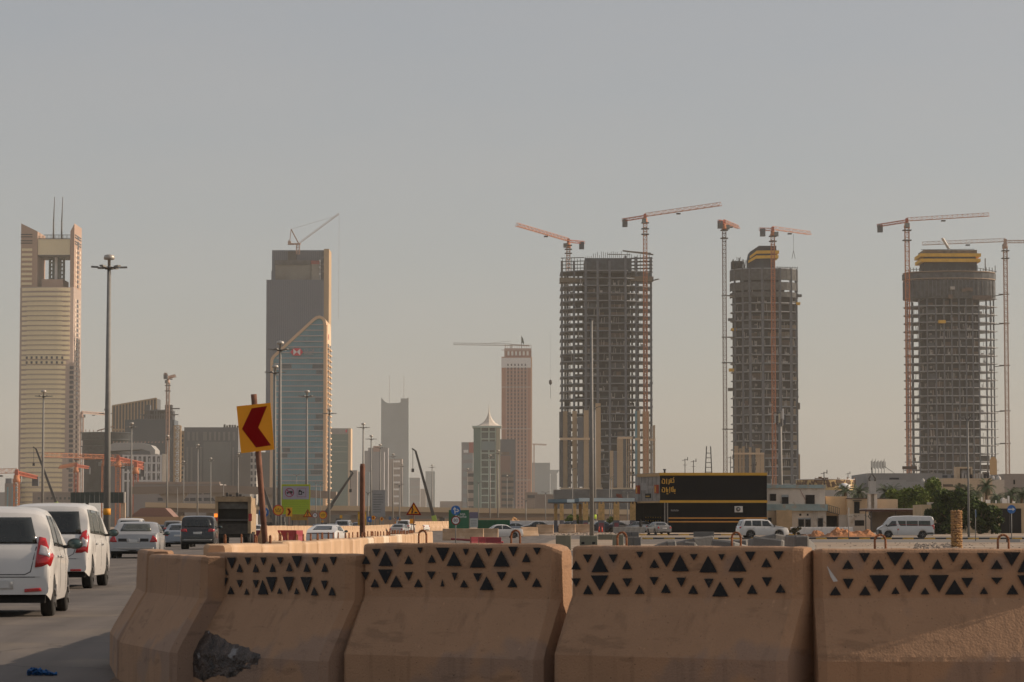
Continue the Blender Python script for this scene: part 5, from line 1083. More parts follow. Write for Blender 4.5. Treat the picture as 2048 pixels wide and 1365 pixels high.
# ---- earth mounds, rubble, stone column
M_earth = mat('red_earth', (.36,.15,.055), .95, var=.35, scale=2.2, bump=.9, bscale=6)
def mound(label, a0, a1, Y, z0, q, seed, name='earth_mound', m=M_earth, peaks=5, d=5, up=1.0):
    X0, X1 = XX(a0, Y), XX(a1, Y); w = X1-X0; H = (ZZ(q, Y)-z0)*up; rs = random.Random(seed); b = MB(); nx, ny = 70, 16; vs = []; fs = []
    pk = [(rs.random(), rs.uniform(.55, 1)) for _ in range(peaks)]
    for j in range(ny+1):
        for i in range(nx+1):
            u, v = i/nx, j/ny; e = min(1, 5*u, 5*(1-u))*math.sin(math.pi*v)**.8
            hh = max([p_[1]*math.exp(-((u-p_[0])/(.9/peaks+.05))**2) for p_ in pk]+[.5])
            nn = 1.0+.45*noise.noise(Vector((u*w*1.1, v*d, seed)))+.25*noise.noise(Vector((u*w*4, v*d*4, seed)))
            vs.append((u*w, v*d, max(-.05, H*e*hh*nn-.03)))
    for j in range(ny):
        for i in range(nx): o = j*(nx+1)+i; fs.append((o, o+1, o+nx+2, o+nx+1))
    o = b.add(vs, fs, 0, False).build(name, m, None, (X0, Y, z0), normals=False); return tag(o, label, 'mound')
mound('long heap of red earth left of the white van', 1655, 1764, 296, .26, 1055.5, 3, peaks=7, d=7, up=1.05)
mound('small red earth heap before the corrugated fence', 1626, 1654, 300, .26, 1061, 5, peaks=1)
mound('flattened sandy heap at the foot of the corrugated fence', 1600, 1640, 302, .26, 1068, 6, peaks=2)
mound('orange sand heap beyond the green hoarding', 1010, 1085, 460, .7, 1036, 8, peaks=4, m=mat('orange_sand', (.50,.28,.12), .95, var=.3, scale=1))
# loose stones on the dirt strip
rs = random.Random(4); M_rub = mat('rubble_stone', (.25,.205,.165), .9, var=.35, scale=1.5)
def rock(b, c, r, rs):
    bm = bmesh.new(); bmesh.ops.create_icosphere(bm, subdivisions=1, radius=1)
    vs = [Vector((v.co.x*r*rs.uniform(.7, 1.2), v.co.y*r*rs.uniform(.7, 1.2), v.co.z*r*rs.uniform(.4, .8)))+Vector(c) for v in bm.verts]; fs = [tuple(v.index for v in f.verts) for f in bm.faces]; bm.free(); b.add(vs, fs)
def rubble(label, a0, a1, Y0, Y1, n, r0, r1, m, seed):
    rs = random.Random(seed); b = MB()
    for _ in range(n):
        Y_ = rs.uniform(Y0, Y1); X_ = XX(rs.uniform(a0, a1), Y_); rock(b, (X_, Y_, gz(X_, Y_)), rs.uniform(r0, r1), rs)
    o = b.build('rubble', m, normals=False); o['kind'] = 'stuff'; o['label'] = label
rubble('loose stones and rubbish strewn on the dirt strip at the right', 1640, 2048, 95, 205, 260, .02, .10, M_rub, 1)
rubble('heap of stones before the stone column', 1830, 1920, 150, 190, 220, .06, .2, M_rub, 2)
rubble('broken stones around the filling station piers', 1100, 1290, 290, 368, 420, .05, .22, M_rub, 3)
rubble('stones between the grey concrete blocks', 1290, 1640, 80, 180, 350, .04, .13, M_rub, 4)
rubble('gravel and bits in the gap behind the grey blocks', 1600, 1640, 40, 110, 160, .02, .07, M_rub, 5)
Y = 160; xs_, ze = XX(1913, Y, 1055), ZZ(1020, Y); t = thing('stone_column', 'rough orange stone column standing alone on the dirt', 'column', (xs_, Y, gz(xs_, Y)))
mcs = [mat('column_stone', (.46,.27,.11), .95, var=.35, scale=6, bump=.8, bscale=25), mat('column_stone2', (.36,.21,.10), .95, var=.4, scale=6, bump=.8, bscale=25)]
hh = ze-gz(xs_, Y); rs = random.Random(9); rr = .29
MB().lathe([(rr*.86, -.1), (rr*.86, hh-.05)], n=20).build('core', mat('mortar_dark', (.12,.08,.05), .95), t)
rows = int(hh/.125)
for i in range(rows):
    for j in range(13):
        a = (j+.5*(i % 2)+rs.uniform(-.25, .25))/13*2*math.pi; b = MB(); rock(b, (0, 0, 0), .088, rs)
        me = bpy.data.meshes.new('stone'); me.from_pydata(b.v, [], b.f); me.materials.append(rs.choice(mcs)); o = inst('stone', me, t, (rr*.9*math.cos(a), rr*.9*math.sin(a), (i+.5)*.125+rs.uniform(-.03, .03)), a); o.scale.z = 1.4
# ================================================================ VEHICLES
M_pw = mat('paint_white', (.62,.605,.58), .32, var=.05, scale=2, coat=.5); M_ps = mat('paint_silver', (.36,.36,.36), .35, metal=.3, var=.05, coat=.4)
M_pb = mat('paint_black', (.012,.012,.014), .25, var=.1, coat=.6); M_pg = mat('paint_grey', (.20,.19,.18), .35, metal=.2, var=.06, coat=.4); M_pbl = mat('paint_blue_grey', (.23,.26,.30), .35, metal=.2, var=.05, coat=.4)
M_pdb = mat('paint_navy', (.03,.04,.07), .35, var=.1, coat=.4); M_pred = mat('paint_dull_red', (.22,.05,.05), .4, var=.1)
M_wg = mat('car_glass', (.018,.022,.022), .08, var=.2, scale=3, spec=.7); M_wgt = mat('car_glass_tinted', (.05,.055,.045), .12, var=.35, scale=4)
M_tyre = mat('tyre_rubber', (.025,.024,.023), .9, var=.2); M_rimm = mat('wheel_rim', (.32,.31,.30), .4, metal=.6, var=.1); M_red = mat('lamp_red', (.42,.012,.015), .2, var=.15, scale=9, coat=.6)
M_clear = mat('lamp_clear', (.55,.52,.52), .15, var=.1, scale=12, coat=.6); M_blackp = mat('black_plastic', (.02,.02,.02), .6, var=.15); M_plate = mat('number_plate', (.55,.55,.53), .5, var=.05); M_under = mat('underbody', (.012,.011,.010), .9, var=.2)
M_chrome = mat('chrome_trim', (.55,.54,.52), .2, metal=.8, var=0)
def interp(pts, y):
    if y <= pts[0][0]: return pts[0][1]
    for (a, c) in zip(pts[:-1], pts[1:]):
        if y <= c[0]:
            t = (y-a[0])/(c[0]-a[0]); t = t*t*(3-2*t)*.35+t*.65; return a[1]+(c[1]-a[1])*t
    return pts[-1][1]
def make_car(S, paint, label, cat='car', name='car', loc=(0,0,0), rz=0, group=None):
    """S: L W prof belt zb wheels (rear y, front y, radius) tumble; y runs from the rear bumper forwards"""
    L, Wd = S['L'], S['W']; prof, belt = S['prof'], S['belt']; yr, yf, rw = S['wheels']; tum = S.get('tum', .3); z0 = S.get('zb', .2)
    st = sorted(set([round(p[0], 3) for p in prof]+[round(L*k/34, 3) for k in range(35)]+[round(c+rw*1.22*math.cos(math.pi*k/10), 3) for c in (yr, yf) for k in range(11)]+[.0, .03, .08, round(L-.03, 3), round(L-.08, 3), L]))
    rings = []
    for y in st:
        T = interp(prof, y); B = min(interp(belt, y), T-.06); e = min(y/.45, 1); g = min((L-y)/.8, 1)
        w = Wd/2*(1-S.get('rtap', .07)*(1-e)**2-.16*(1-g)**2); zb = z0+.10*(1-min(y/.3, 1))+.06*(1-min((L-y)/.3, 1))
        for c in (yr, yf):
            if abs(y-c) < rw*1.22: zb = max(zb, rw+math.sqrt(max(0, (rw*1.2)**2-(y-c)**2))*1.0)
        zb = min(zb, B-.12); wr = w-tum*(T-B) if T-B > .12 else w*.94; mid = (zb+B)/2
        half = [(w*.955, zb), (w*.99, zb+.35*(mid-zb)), (w, mid), (w*.992, B-.06), (w*.972, B), ((w*.97+wr)/2+.012, (B+T)/2), (wr+.02, B+(T-B)*.84), (wr-.035, T-.035*min(1, (T-B)*4)), (wr*.78, T-.004), (wr*.4, T+.010), (0, T+.014)]
        rings.append([(-x, y, z) for x, z in half]+[(x, y, z) for x, z in reversed(half[:-1])])
    n = len(rings[0]); b = MB(); vs = [v for r_ in rings for v in r_]; fs = [(i*n+j, i*n+j+1, (i+1)*n+j+1, (i+1)*n+j) for i in range(len(rings)-1) for j in range(n-1)]
    b.add(vs, fs, 0, True); b.add(rings[0], [tuple(range(n))], 0, False); b.add(rings[-1], [tuple(range(n-1, -1, -1))], 0, False)
    t = thing(name, label, cat, loc, rz, group)
    body = b.build('body', paint, t); me = body.data; bm = bmesh.new(); bm.from_mesh(me); bmesh.ops.remove_doubles(bm, verts=bm.verts, dist=.001); bmesh.ops.recalc_face_normals(bm, faces=bm.faces); bm.to_mesh(me); bm.free()
    for p in me.polygons: p.use_smooth = True
    try: me.set_sharp_from_angle(angle=R(38))
    except Exception: pass
    bvh = BVHTree.FromPolygons([v.co.copy() for v in me.vertices], [tuple(p.vertices) for p in me.polygons])
    def decal(nm, poly, view, m, off=.008, par=t, seg=.12):
        q = []
        for i in range(len(poly)):
            a, c = Vector(poly[i]), Vector(poly[(i+1) % len(poly)]); k = max(1, int((c-a).length/seg))
            q += [a.lerp(c, j/k) for j in range(k)]
        cen = sum(q, Vector((0, 0)))/len(q); fr = (1, .72, .44, .18); vs = []
        def hit(p):
            o, d = {'rear': (Vector((p.x, -2, p.y)), Vector((0,1,0))), 'front': (Vector((p.x, L+2, p.y)), Vector((0,-1,0))), 'right': (Vector((3, p.x, p.y)), Vector((-1,0,0))), 'left': (Vector((-3, p.x, p.y)), Vector((1,0,0))), 'top': (Vector((p.x, p.y, 5)), Vector((0,0,-1)))}[view]
            r_ = bvh.ray_cast(o, d)
            if r_[0] is None: r_ = bvh.find_nearest(o+d*2)
            nn = r_[1] if r_[1].dot(d) < 0 else -r_[1]
            return r_[0]+nn*off
        for f in fr: vs += [hit(cen+(p-cen)*f) for p in q]
        vs.append(hit(cen)); k = len(q); fs = [(r_*k+i, r_*k+(i+1) % k, (r_+1)*k+(i+1) % k, (r_+1)*k+i) for r_ in range(3) for i in range(k)]+[(3*k+i, 3*k+(i+1) % k, 4*k) for i in range(k)]
        skirt = [v+(Vector((0,1,0)) if view == 'rear' else Vector((0,-1,0)) if view == 'front' else Vector((-1 if view == 'right' else 1,0,0)) if view != 'top' else Vector((0,0,-1)))*.03 for v in vs[:k]]
        o = len(vs); vs += skirt; fs += [(i, (i+1) % k, o+(i+1) % k, o+i) for i in range(k)]
        return MB().add(vs, fs, 0, True).build(nm, m, par)
    for (nm, poly, view, m, *off) in S['decals']:
        decal(nm, poly, view, m, *(off or [.008]))
        if view == 'rear' and nm in ('tail_lamp', 'lamp_lens', 'reflector', 'trunk_trim'): decal(nm, [(-x, z) for x, z in poly], view, m, *(off or [.008]))
        if view == 'right': decal(nm, poly, 'left', m, *(off or [.008]))
    MB().box((-Wd/2+.12, .12, z0-.02), (Wd/2-.12, L-.15, .55)).build('underbody', M_under, t)
    tw = S.get('tw', .2)
    tm = MB().lathe([(rw*.60, 0), (rw*.93, 0), (rw, .03), (rw, tw-.03), (rw*.93, tw), (rw*.60, tw)], n=22, axis='X'); 
    rm = MB().lathe([(rw*.61, tw-.06), (rw*.60, tw-.01), (rw*.5, tw-.03), (rw*.15, tw-.02), (rw*.10, tw)], n=20, axis='X')
    for k in range(5):
        a = 2*math.pi*k/5; rm.bar((tw-.012, rw*.1*math.cos(a), rw*.1*math.sin(a)), (tw-.012, rw*.57*math.cos(a), rw*.57*math.sin(a)), .07, .03, mi=1)
    for sx in (1, -1):
        for c in (yr, yf):
            w_ = tm.build('wheel', M_tyre, t, (sx*(Wd/2-tw-.02), c, rw)); w_.scale.x = sx; r_ = rm.build('rim', [M_under, M_rimm], w_)
        if S.get('mirror'):
            my, mz = S['mirror']; mm = MB(); x = sx*(Wd/2+.13); mm.lathe([(.085, -.05), (.10, -.04), (.105, .0), (.085, .07), (.03, .10)], n=14, axis='Y', smooth=True); mm.v = [(v[0]*1.15+x, v[1]+my, v[2]*.78+mz) for v in mm.v]; mm.bar((sx*(Wd/2-.06), my+.02, mz-.05), (x, my+.02, mz-.04), .05); mr_ = mm.build('mirror', M_blackp, t)
            mm = MB().lathe([(.083, -.056), (.083, -.05)], n=14, axis='Y'); mm.v = [(v[0]*1.15+x, v[1]+my, v[2]*.78+mz) for v in mm.v]; mm.build('mirror_glass', mat('mirror_teal', (.05,.085,.09), .2, var=0, spec=.4), mr_)
    return t
def quad(x0, x1, z0, z1): return [(x0, z0), (x1, z0), (x1, z1), (x0, z1)]
def seam(pts, w=.012):
    out = []
    for (a, c) in zip(pts[:-1], pts[1:]):
        d = Vector((c[0]-a[0], c[1]-a[1])).normalized(); n = Vector((-d.y, d.x))*w/2; out.append([(a[0]+n.x, a[1]+n.y), (c[0]+n.x, c[1]+n.y), (c[0]-n.x, c[1]-n.y), (a[0]-n.x, a[1]-n.y)])
    return out
M_seam = mat('panel_gap', (.05,.05,.05), .9, var=0)
HATCH = dict(L=3.6, W=1.62, wheels=(.62, 3.0, .29), zb=.22, tum=.34, mirror=(2.42, 1.02), mirm=M_pw, tw=.18,
 prof=[(0,.56),(.02,.80),(.06,.93),(.14,1.05),(.34,1.36),(.42,1.46),(.62,1.52),(1.2,1.55),(1.9,1.54),(2.25,1.46),(2.85,1.06),(3.3,.93),(3.52,.80),(3.6,.55)], belt=[(0,.92),(.2,.98),(1.4,.94),(3.0,.86),(3.6,.7)],
 decals=[('rear_window',[(-.58,1.03),(.58,1.03),(.47,1.40),(-.47,1.40)],'rear',M_wg),('tail_lamp',[(.56,.70),(.76,.72),(.79,.86),(.69,1.10),(.60,1.12)],'rear',M_red,.02),('lamp_lens',[(.61,.88),(.75,.84),(.72,.97),(.63,1.0)],'rear',M_clear,.028),
  ('number_plate',quad(-.26,.26,.40,.53),'rear',M_plate,.012),('reflector',[(.42,.355),(.66,.37),(.64,.415),(.42,.40)],'rear',M_red,.015),
  ('side_window',[(.55,1.0),(1.35,.98),(1.35,1.42),(.80,1.43)],'right',M_wg),('side_window',[(1.42,.98),(2.35,.96),(2.05,1.40),(1.42,1.42)],'right',M_wg),('windscreen',[(-.6,1.02),(.6,1.02),(.48,1.42),(-.48,1.42)],'front',M_wg),
  ('door_handle',quad(1.45,1.60,.82,.85),'right',M_chrome,.03),('door_handle',quad(.86,1.0,.83,.86),'right',M_chrome,.03)]
 +[('panel_gap',s_,'right',M_seam,.003) for s_ in seam([(1.39,.32),(1.385,.98)])+seam([(2.35,.34),(2.42,.94)])]+[('panel_gap',s_,'rear',M_seam,.003) for s_ in seam([(-.57,.99),(-.5,.64),(-.42,.60),(.42,.60),(.5,.64),(.57,.99)])+seam([(-.77,.565),(.77,.565)])])
MPV = dict(L=4.58, W=1.77, wheels=(.85, 3.6, .33), zb=.26, tum=.24, mirror=(3.35, 1.14), mirm=M_pw, tw=.2,
 prof=[(0,.60),(.02,.86),(.05,1.02),(.14,1.12),(.34,1.58),(.42,1.68),(.8,1.735),(1.8,1.76),(2.7,1.73),(3.2,1.56),(3.75,1.14),(4.2,1.02),(4.48,.86),(4.58,.6)], belt=[(0,1.0),(.3,1.10),(2.5,1.06),(3.8,.96),(4.58,.75)],
 decals=[('rear_window',[(-.70,1.12),(.70,1.12),(.62,1.58),(-.62,1.58)],'rear',M_wg),('tail_lamp',[(.60,.74),(.83,.74),(.84,1.06),(.80,1.20),(.72,1.16)],'rear',M_red,.02),('lamp_lens',[(.69,.86),(.82,.86),(.82,1.02),(.73,1.04)],'rear',M_clear,.028),
  ('number_plate',quad(-.26,.26,.78,.90),'rear',M_plate,.012),('reflector',quad(.50,.72,.37,.41),'rear',M_red,.015),
  ('side_window',[(.42,1.14),(1.05,1.12),(1.05,1.62),(.66,1.62)],'right',M_wgt),('side_window',[(1.14,1.12),(2.2,1.10),(2.2,1.60),(1.14,1.62)],'right',M_wgt),('side_window',[(2.3,1.10),(3.3,1.06),(2.85,1.58),(2.3,1.60)],'right',M_wgt),('windscreen',[(-.66,1.14),(.66,1.14),(.55,1.6),(-.55,1.6)],'front',M_wg),
  ('door_handle',quad(1.22,1.40,.90,.935),'right',M_chrome,.03),('door_handle',quad(2.33,2.50,.88,.915),'right',M_chrome,.03)]
 +[('panel_gap',s_,'right',M_seam,.003) for s_ in seam([(1.1,.75),(1.11,1.1)])+seam([(2.25,.36),(2.25,1.08)])+seam([(3.3,.4),(3.36,1.04)])]+[('panel_gap',s_,'rear',M_seam,.003) for s_ in seam([(-.68,1.08),(-.56,.72),(-.45,.66),(.45,.66),(.56,.72),(.68,1.08)])+seam([(-.85,.62),(.85,.62)])])
def sedan(L=4.7, W=1.8, H=1.46, trunk=1.02, belt=.93, wheels=(1.0, 3.75, .32), ext=()):
    return dict(L=L, W=W, wheels=wheels, zb=.2, tum=.36, mirror=(L*.70, 1.0),
     prof=[(0,.52),(.02,.80),(.06,trunk-.08),(.16,trunk),(L*.2,trunk+.02),(L*.235,trunk+.05),(L*.36,H-.05),(L*.45,H),(L*.55,H-.005),(L*.62,H-.06),(L*.76,.99),(L*.9,.88),(L-.08,.74),(L,.5)], belt=[(0,trunk-.12),(.5,belt),(L*.6,belt-.03),(L*.8,.84),(L,.62)],
     decals=[('rear_window',[(-.62,trunk+.05),(.62,trunk+.05),(.52,H-.08),(-.52,H-.08)],'rear',M_wgt if ext else M_wg),('tail_lamp',[(W/2-.30,.70),(W/2-.07,.72),(W/2-.09,.84),(W/2-.18,.93),(W/2-.20,.93)] if not ext else [(W/2-.34,.66),(W/2-.06,.66),(W/2-.08,.80),(W/2-.22,.93)],'rear',M_red,.02),
      ('number_plate',quad(-.25,.25,.62,.75) if ext else quad(-.25,.25,.66,.77),'rear',M_plate,.012),('bumper_insert',quad(-.6,.6,.27,.36),'rear',M_blackp,.01),
      ('side_window',[(L*.25,belt+.06),(L*.46,belt+.05),(L*.46,H-.09),(L*.37,H-.10)],'right',M_wg),('side_window',[(L*.475,belt+.05),(L*.70,belt+.04),(L*.60,H-.10),(L*.475,H-.08)],'right',M_wg),('windscreen',[(-.62,1.03),(.62,1.03),(.52,H-.1),(-.52,H-.1)],'front',M_wg),('headlamp',[(.42,.62),(.74,.64),(.74,.76),(.46,.74)],'front',M_clear,.01),('headlamp',[(-.42,.62),(-.74,.64),(-.74,.76),(-.46,.74)],'front',M_clear,.01)]+list(ext))
SEDAN = sedan()
SALOON = sedan(5.38, 1.98, 1.47, 1.04, .96, (1.25, 4.15, .34), (('trunk_trim',quad(.26,.60,.68,.80),'rear',M_blackp,.012),('trunk_trim',quad(.16,.26,.66,.80),'rear',M_ps,.014),('chrome_strip',quad(-.8,.8,.405,.43),'rear',M_chrome,.02)))
SUV = dict(L=4.95, W=1.96, wheels=(1.1, 3.95, .39), zb=.32, tum=.2, mirror=(3.45, 1.25), tw=.26,
 prof=[(0,.62),(.02,.98),(.06,1.15),(.14,1.24),(.34,1.76),(.44,1.83),(1.0,1.88),(2.4,1.88),(2.95,1.80),(3.5,1.26),(4.3,1.17),(4.8,1.06),(4.95,.75)], belt=[(0,1.1),(.3,1.18),(3.4,1.14),(4.95,.95)],
 decals=[('rear_window',[(-.74,1.26),(.74,1.26),(.66,1.72),(-.66,1.72)],'rear',M_wg),('tail_lamp',[(.58,.98),(.93,1.0),(.93,1.16),(.62,1.14)],'rear',M_red,.02),('number_plate',quad(-.24,.24,.86,.98),'rear',M_plate,.012),('chrome_strip',quad(-.8,.8,.52,.55),'rear',M_chrome,.015),
  ('side_window',[(.42,1.24),(1.2,1.23),(1.2,1.74),(.62,1.74)],'right',M_wg),('side_window',[(1.28,1.23),(2.2,1.21),(2.2,1.75),(1.28,1.75)],'right',M_wg),('side_window',[(2.28,1.21),(3.25,1.19),(2.85,1.72),(2.28,1.74)],'right',M_wg),('windscreen',[(-.7,1.26),(.7,1.26),(.6,1.74),(-.6,1.74)],'front',M_wg),('headlamp',[(.5,.88),(.86,.9),(.86,1.04),(.5,1.02)],'front',M_clear,.01),('headlamp',[(-.5,.88),(-.86,.9),(-.86,1.04),(-.5,1.02)],'front',M_clear,.01),('door_handle',quad(1.35,1.55,1.02,1.06),'right',M_chrome,.03),('door_handle',quad(2.4,2.6,1.01,1.05),'right',M_chrome,.03)])
COUPE = dict(L=4.9, W=1.94, wheels=(1.0, 3.9, .35), zb=.18, tum=.42, mirror=(3.2, .98),
 prof=[(0,.5),(.02,.74),(.06,.90),(.2,.98),(.9,1.16),(1.5,1.33),(2.2,1.40),(2.9,1.34),(3.7,.98),(4.5,.84),(4.8,.72),(4.9,.5)], belt=[(0,.86),(.8,.98),(3.6,.90),(4.9,.65)],
 decals=[('rear_window',[(-.60,1.08),(.60,1.08),(.50,1.32),(-.50,1.32)],'rear',M_wg),('lamp_bar',quad(-.84,.84,.84,.89),'rear',mat('lamp_dark', (.06,.01,.01), .3, var=0),.015),('number_plate',quad(-.25,.25,.42,.54),'rear',M_plate,.012),('side_window',[(.9,1.06),(2.0,1.0),(2.0,1.30),(1.5,1.30)],'right',M_wg),('side_window',[(2.05,1.0),(3.2,.98),(2.8,1.28),(2.05,1.31)],'right',M_wg)])
VAN = dict(L=5.6, W=1.95, wheels=(1.15, 4.55, .36), zb=.30, tum=.12, mirror=(4.75, 1.3), tw=.24, rtap=.03,
 prof=[(0,.62),(.02,1.5),(.05,1.9),(.12,2.12),(.3,2.2),(2.5,2.25),(4.0,2.2),(4.35,2.08),(5.15,1.22),(5.45,1.08),(5.57,.9),(5.6,.6)], belt=[(0,1.1),(4.6,1.1),(5.2,1.0),(5.6,.85)],
 decals=[('rear_window',[(-.7,1.3),(.7,1.3),(.66,1.9),(-.66,1.9)],'rear',M_wg),('tail_lamp',quad(.80,.93,.9,1.4),'rear',M_red,.02),
  ('side_window',[(.35,1.24),(1.55,1.24),(1.55,1.74),(.4,1.74)],'right',M_wgt),('side_window',[(1.62,1.24),(2.75,1.24),(2.75,1.74),(1.62,1.74)],'right',M_wgt),('side_window',[(2.82,1.24),(3.35,1.24),(3.5,1.40),(3.62,1.74),(2.82,1.74)],'right',M_wgt),('side_window',[(3.72,1.24),(4.75,1.14),(4.2,1.72),(3.78,1.72)],'right',M_wg),('windscreen',[(-.75,1.3),(.75,1.3),(.66,1.98),(-.66,1.98)],'front',M_wg),
  ('lower_trim',[(.06,.42),(.75,.42),(.75,.58),(.06,.58)],'right',M_blackp,.01),('front_bumper',[(5.15,.34),(5.56,.36),(5.56,.90),(5.25,.80)],'right',M_blackp,.012),('front_bumper',quad(-.85,.85,.4,.85),'front',M_blackp,.012),('door_emblem',[(3.5,.80),(3.68,.80),(3.68,.96),(3.5,.96)],'right',mat('emblem_pink', (.5,.15,.12), .7),.01),('tail_lamp',quad(.03,.10,.9,1.4),'right',M_red,.015)]
  +[('panel_gap',s_,'right',M_seam,.003) for s_ in seam([(3.65,.4),(3.66,1.2)])+seam([(4.6,.75),(4.72,1.1)])])
HL = lambda X, Y, rz, ref: (X, Y, gz(X, Y))
def put(S, paint, label, pxc, Y, rz=0, name='car', group='vehicles on the road', z=None, cat='car'):
    X = XX(pxc, Y); return make_car(S, paint, label, cat, name, (X, Y, gz(X, Y) if z is None else z), rz, group)
put(HATCH, M_pw, 'white hatchback nearest the camera, cut by the left edge', -10, 40, R(4.5), 'hatchback')
put(MPV, M_pw, 'white people carrier just ahead of the hatchback', 92, 58, R(2.0), 'people_carrier')
put(SALOON, M_ps, 'silver saloon with black trunk panels between its red lamps', 267, 114, R(3.5), 'saloon_car')
put(SEDAN, M_pbl, 'blue grey sedan half hidden by the black off-roader', 356, 178, R(3), 'sedan')
put(SUV, M_pb, 'black off-road car with dark glass beside the refuse truck', 395, 160, R(3), 'suv')
put(COUPE, M_pw, 'white fastback car with a full width lamp bar, seen over the barriers', 641, 178, R(-6), 'fastback_car')
put(SEDAN, M_ps, 'silver sedan on the bend before the roadworks signs', 792, 350, R(-8), 'sedan')
put(SUV, M_pw, 'white off-road car right of the silver sedan on the bend', 805, 385, R(-8), 'suv')
put(SEDAN, M_pw, 'small distant white car beside the far barrier row end', 854, 430, R(60), 'sedan')
put(SUV, M_pw, 'white car with a roof bar behind the silver saloon', 259, 205, R(3), 'suv')
put(SEDAN, M_pg, 'dark roofed car right behind the silver saloon', 297, 220, R(3), 'sedan')
put(SEDAN, M_pdb, 'navy car far ahead between the lamp poles', 314, 300, R(3), 'sedan')
put(SUV, M_pg, 'dark grey car far ahead above the blue grey sedan', 345, 300, R(3), 'suv')
put(SEDAN, M_ps, 'pale car partly behind the black off-roader', 418, 260, R(3), 'sedan')
put(SEDAN, M_pw, 'white car ahead of the red plastic barriers', 507, 262, R(2), 'sedan')
put(SEDAN, M_pdb, 'small dark car above the white fastback, left one', 634, 345, R(-3), 'sedan')
put(SEDAN, M_pg, 'small dark car above the white fastback, right one', 660, 360, R(-3), 'sedan')
put(SUV, M_ps, 'small silver off-roader in the distance left of the rusty pole', 684, 375, R(-4), 'suv')
put(SEDAN, M_pdb, 'tiny dark car just left of the rusty pole', 712, 410, R(-4), 'sedan')
put(SEDAN, M_pw, 'white sedan in side view before the filling station', 1044, 300, R(99), 'sedan', 'cars at the junction')
put(SEDAN, M_pg, 'grey sedan seen from behind by the black shop', 1329, 332, R(14), 'sedan', 'cars at the junction')
put(SEDAN, M_ps, 'silver car under the shop overhang behind the grey sedan', 1303, 366, R(35), 'sedan', 'cars at the junction')
put(SUV, M_pw, 'white off-road car in side view below the black shop', 1475, 280, R(-82), 'suv', 'cars at the junction')
put(VAN, M_pw, 'white high roofed minibus beside the red earth heap', 1866, 285, R(89), 'minibus', 'cars at the junction', cat='van')
for lb, a, Yc, rz, m in (('dark car behind the white sedan, half hidden by tan barriers', 1110, 385, 96, M_pb), ('dark car between the first filling station piers', 1172, 388, 96, M_pdb), ('navy car behind the middle filling station piers', 1236, 390, 96, M_pdb), ('dark grey car behind the last filling station pier', 1268, 392, 96, M_pg), ('silver blue car over the dark one left of the piers', 1062, 398, 96, M_pbl)):
    put(SEDAN, m, lb, a, Yc, R(rz), 'sedan', 'cars at the junction')
# ---- refuse truck
Y = 203; X = XX(466, Y); t = thing('refuse_truck', 'tan refuse truck seen from behind with its dark hopper open', 'truck', (X, Y, 0), R(2)); mtk = mat('truck_tan', (.34,.24,.14), .8, var=.3, scale=1.5); mdk = mat('truck_dark', (.02,.018,.014), .9, var=.4, scale=2)
MB().box((-1.2, .8, .9), (1.2, 7, 3.35)).build('hopper_body', mtk, t)
b = MB(); b.box((-1.27, 0, .8), (-1.08, 1.2, 3.3)); b.box((1.05, 0, .8), (1.27, 1.2, 3.3)); b.box((-1.27, -.05, 3.05), (1.27, 1.4, 3.42)); b.build('tailgate_frame', mtk, t)
MB().box((-1.08, .5, .75), (1.05, .9, 3.05)).build('hopper_opening', mdk, t)
MB().box((-1.07, .3, 2.55), (1.04, .5, 3.04)).build('packer_panel', mat('truck_grey', (.13,.125,.11), .8, var=.3, scale=2), t)
MB().prism([(0, .75), (.5, .75), (.5, 1.6), (.15, 1.45)], 2.12, plane='YZ', at=-1.07).build('hopper_lip', mat('truck_grime', (.04,.033,.025), .8, var=.4), t)
MB().bar((-1.05, .3, 1.75), (1.03, .3, 1.75), .12).build('packer_bar', M_dsteel, t)
MB().box((-1.2, .1, .55), (1.2, .5, .8)).build('rear_bumper', mdk, t)
for sx, mm in ((-1.22, mat('lamp_amber_lit', (.7,.2,.02), .4, var=0, emit=((1, .25, .03), 1.2))), (1.22, M_red)):
    MB().box((sx-.12, -.06, 1.95), (sx+.12, .02, 2.2)).build('marker_lamp', mm, t); MB().box((sx-.12, -.06, 1.68), (sx+.12, .02, 1.95)).build('tail_lamp', M_red, t)
b = MB()
for k in range(7): b.box((-.8+k*.24, .4, 3.42), (-.62+k*.24, .9, 3.46+.12*((k*5) % 3)))
b.build('roof_fittings', M_dsteel, t)
for sx in (-1, 1):
    for c in (1.6, 5.6): MB().lathe([(.3, 0), (.5, .02), (.5, .5), (.3, .52)], n=18, axis='X', c=(-.26+sx*.9, c, .5)).build('wheel', M_tyre, t)
MB().box((-1.15, 7.3, .7), (1.15, 9.0, 2.7)).build('cab', mtk, t); MB().box((-.45, 1, .5), (.45, 9, .9)).build('chassis', M_under, t)
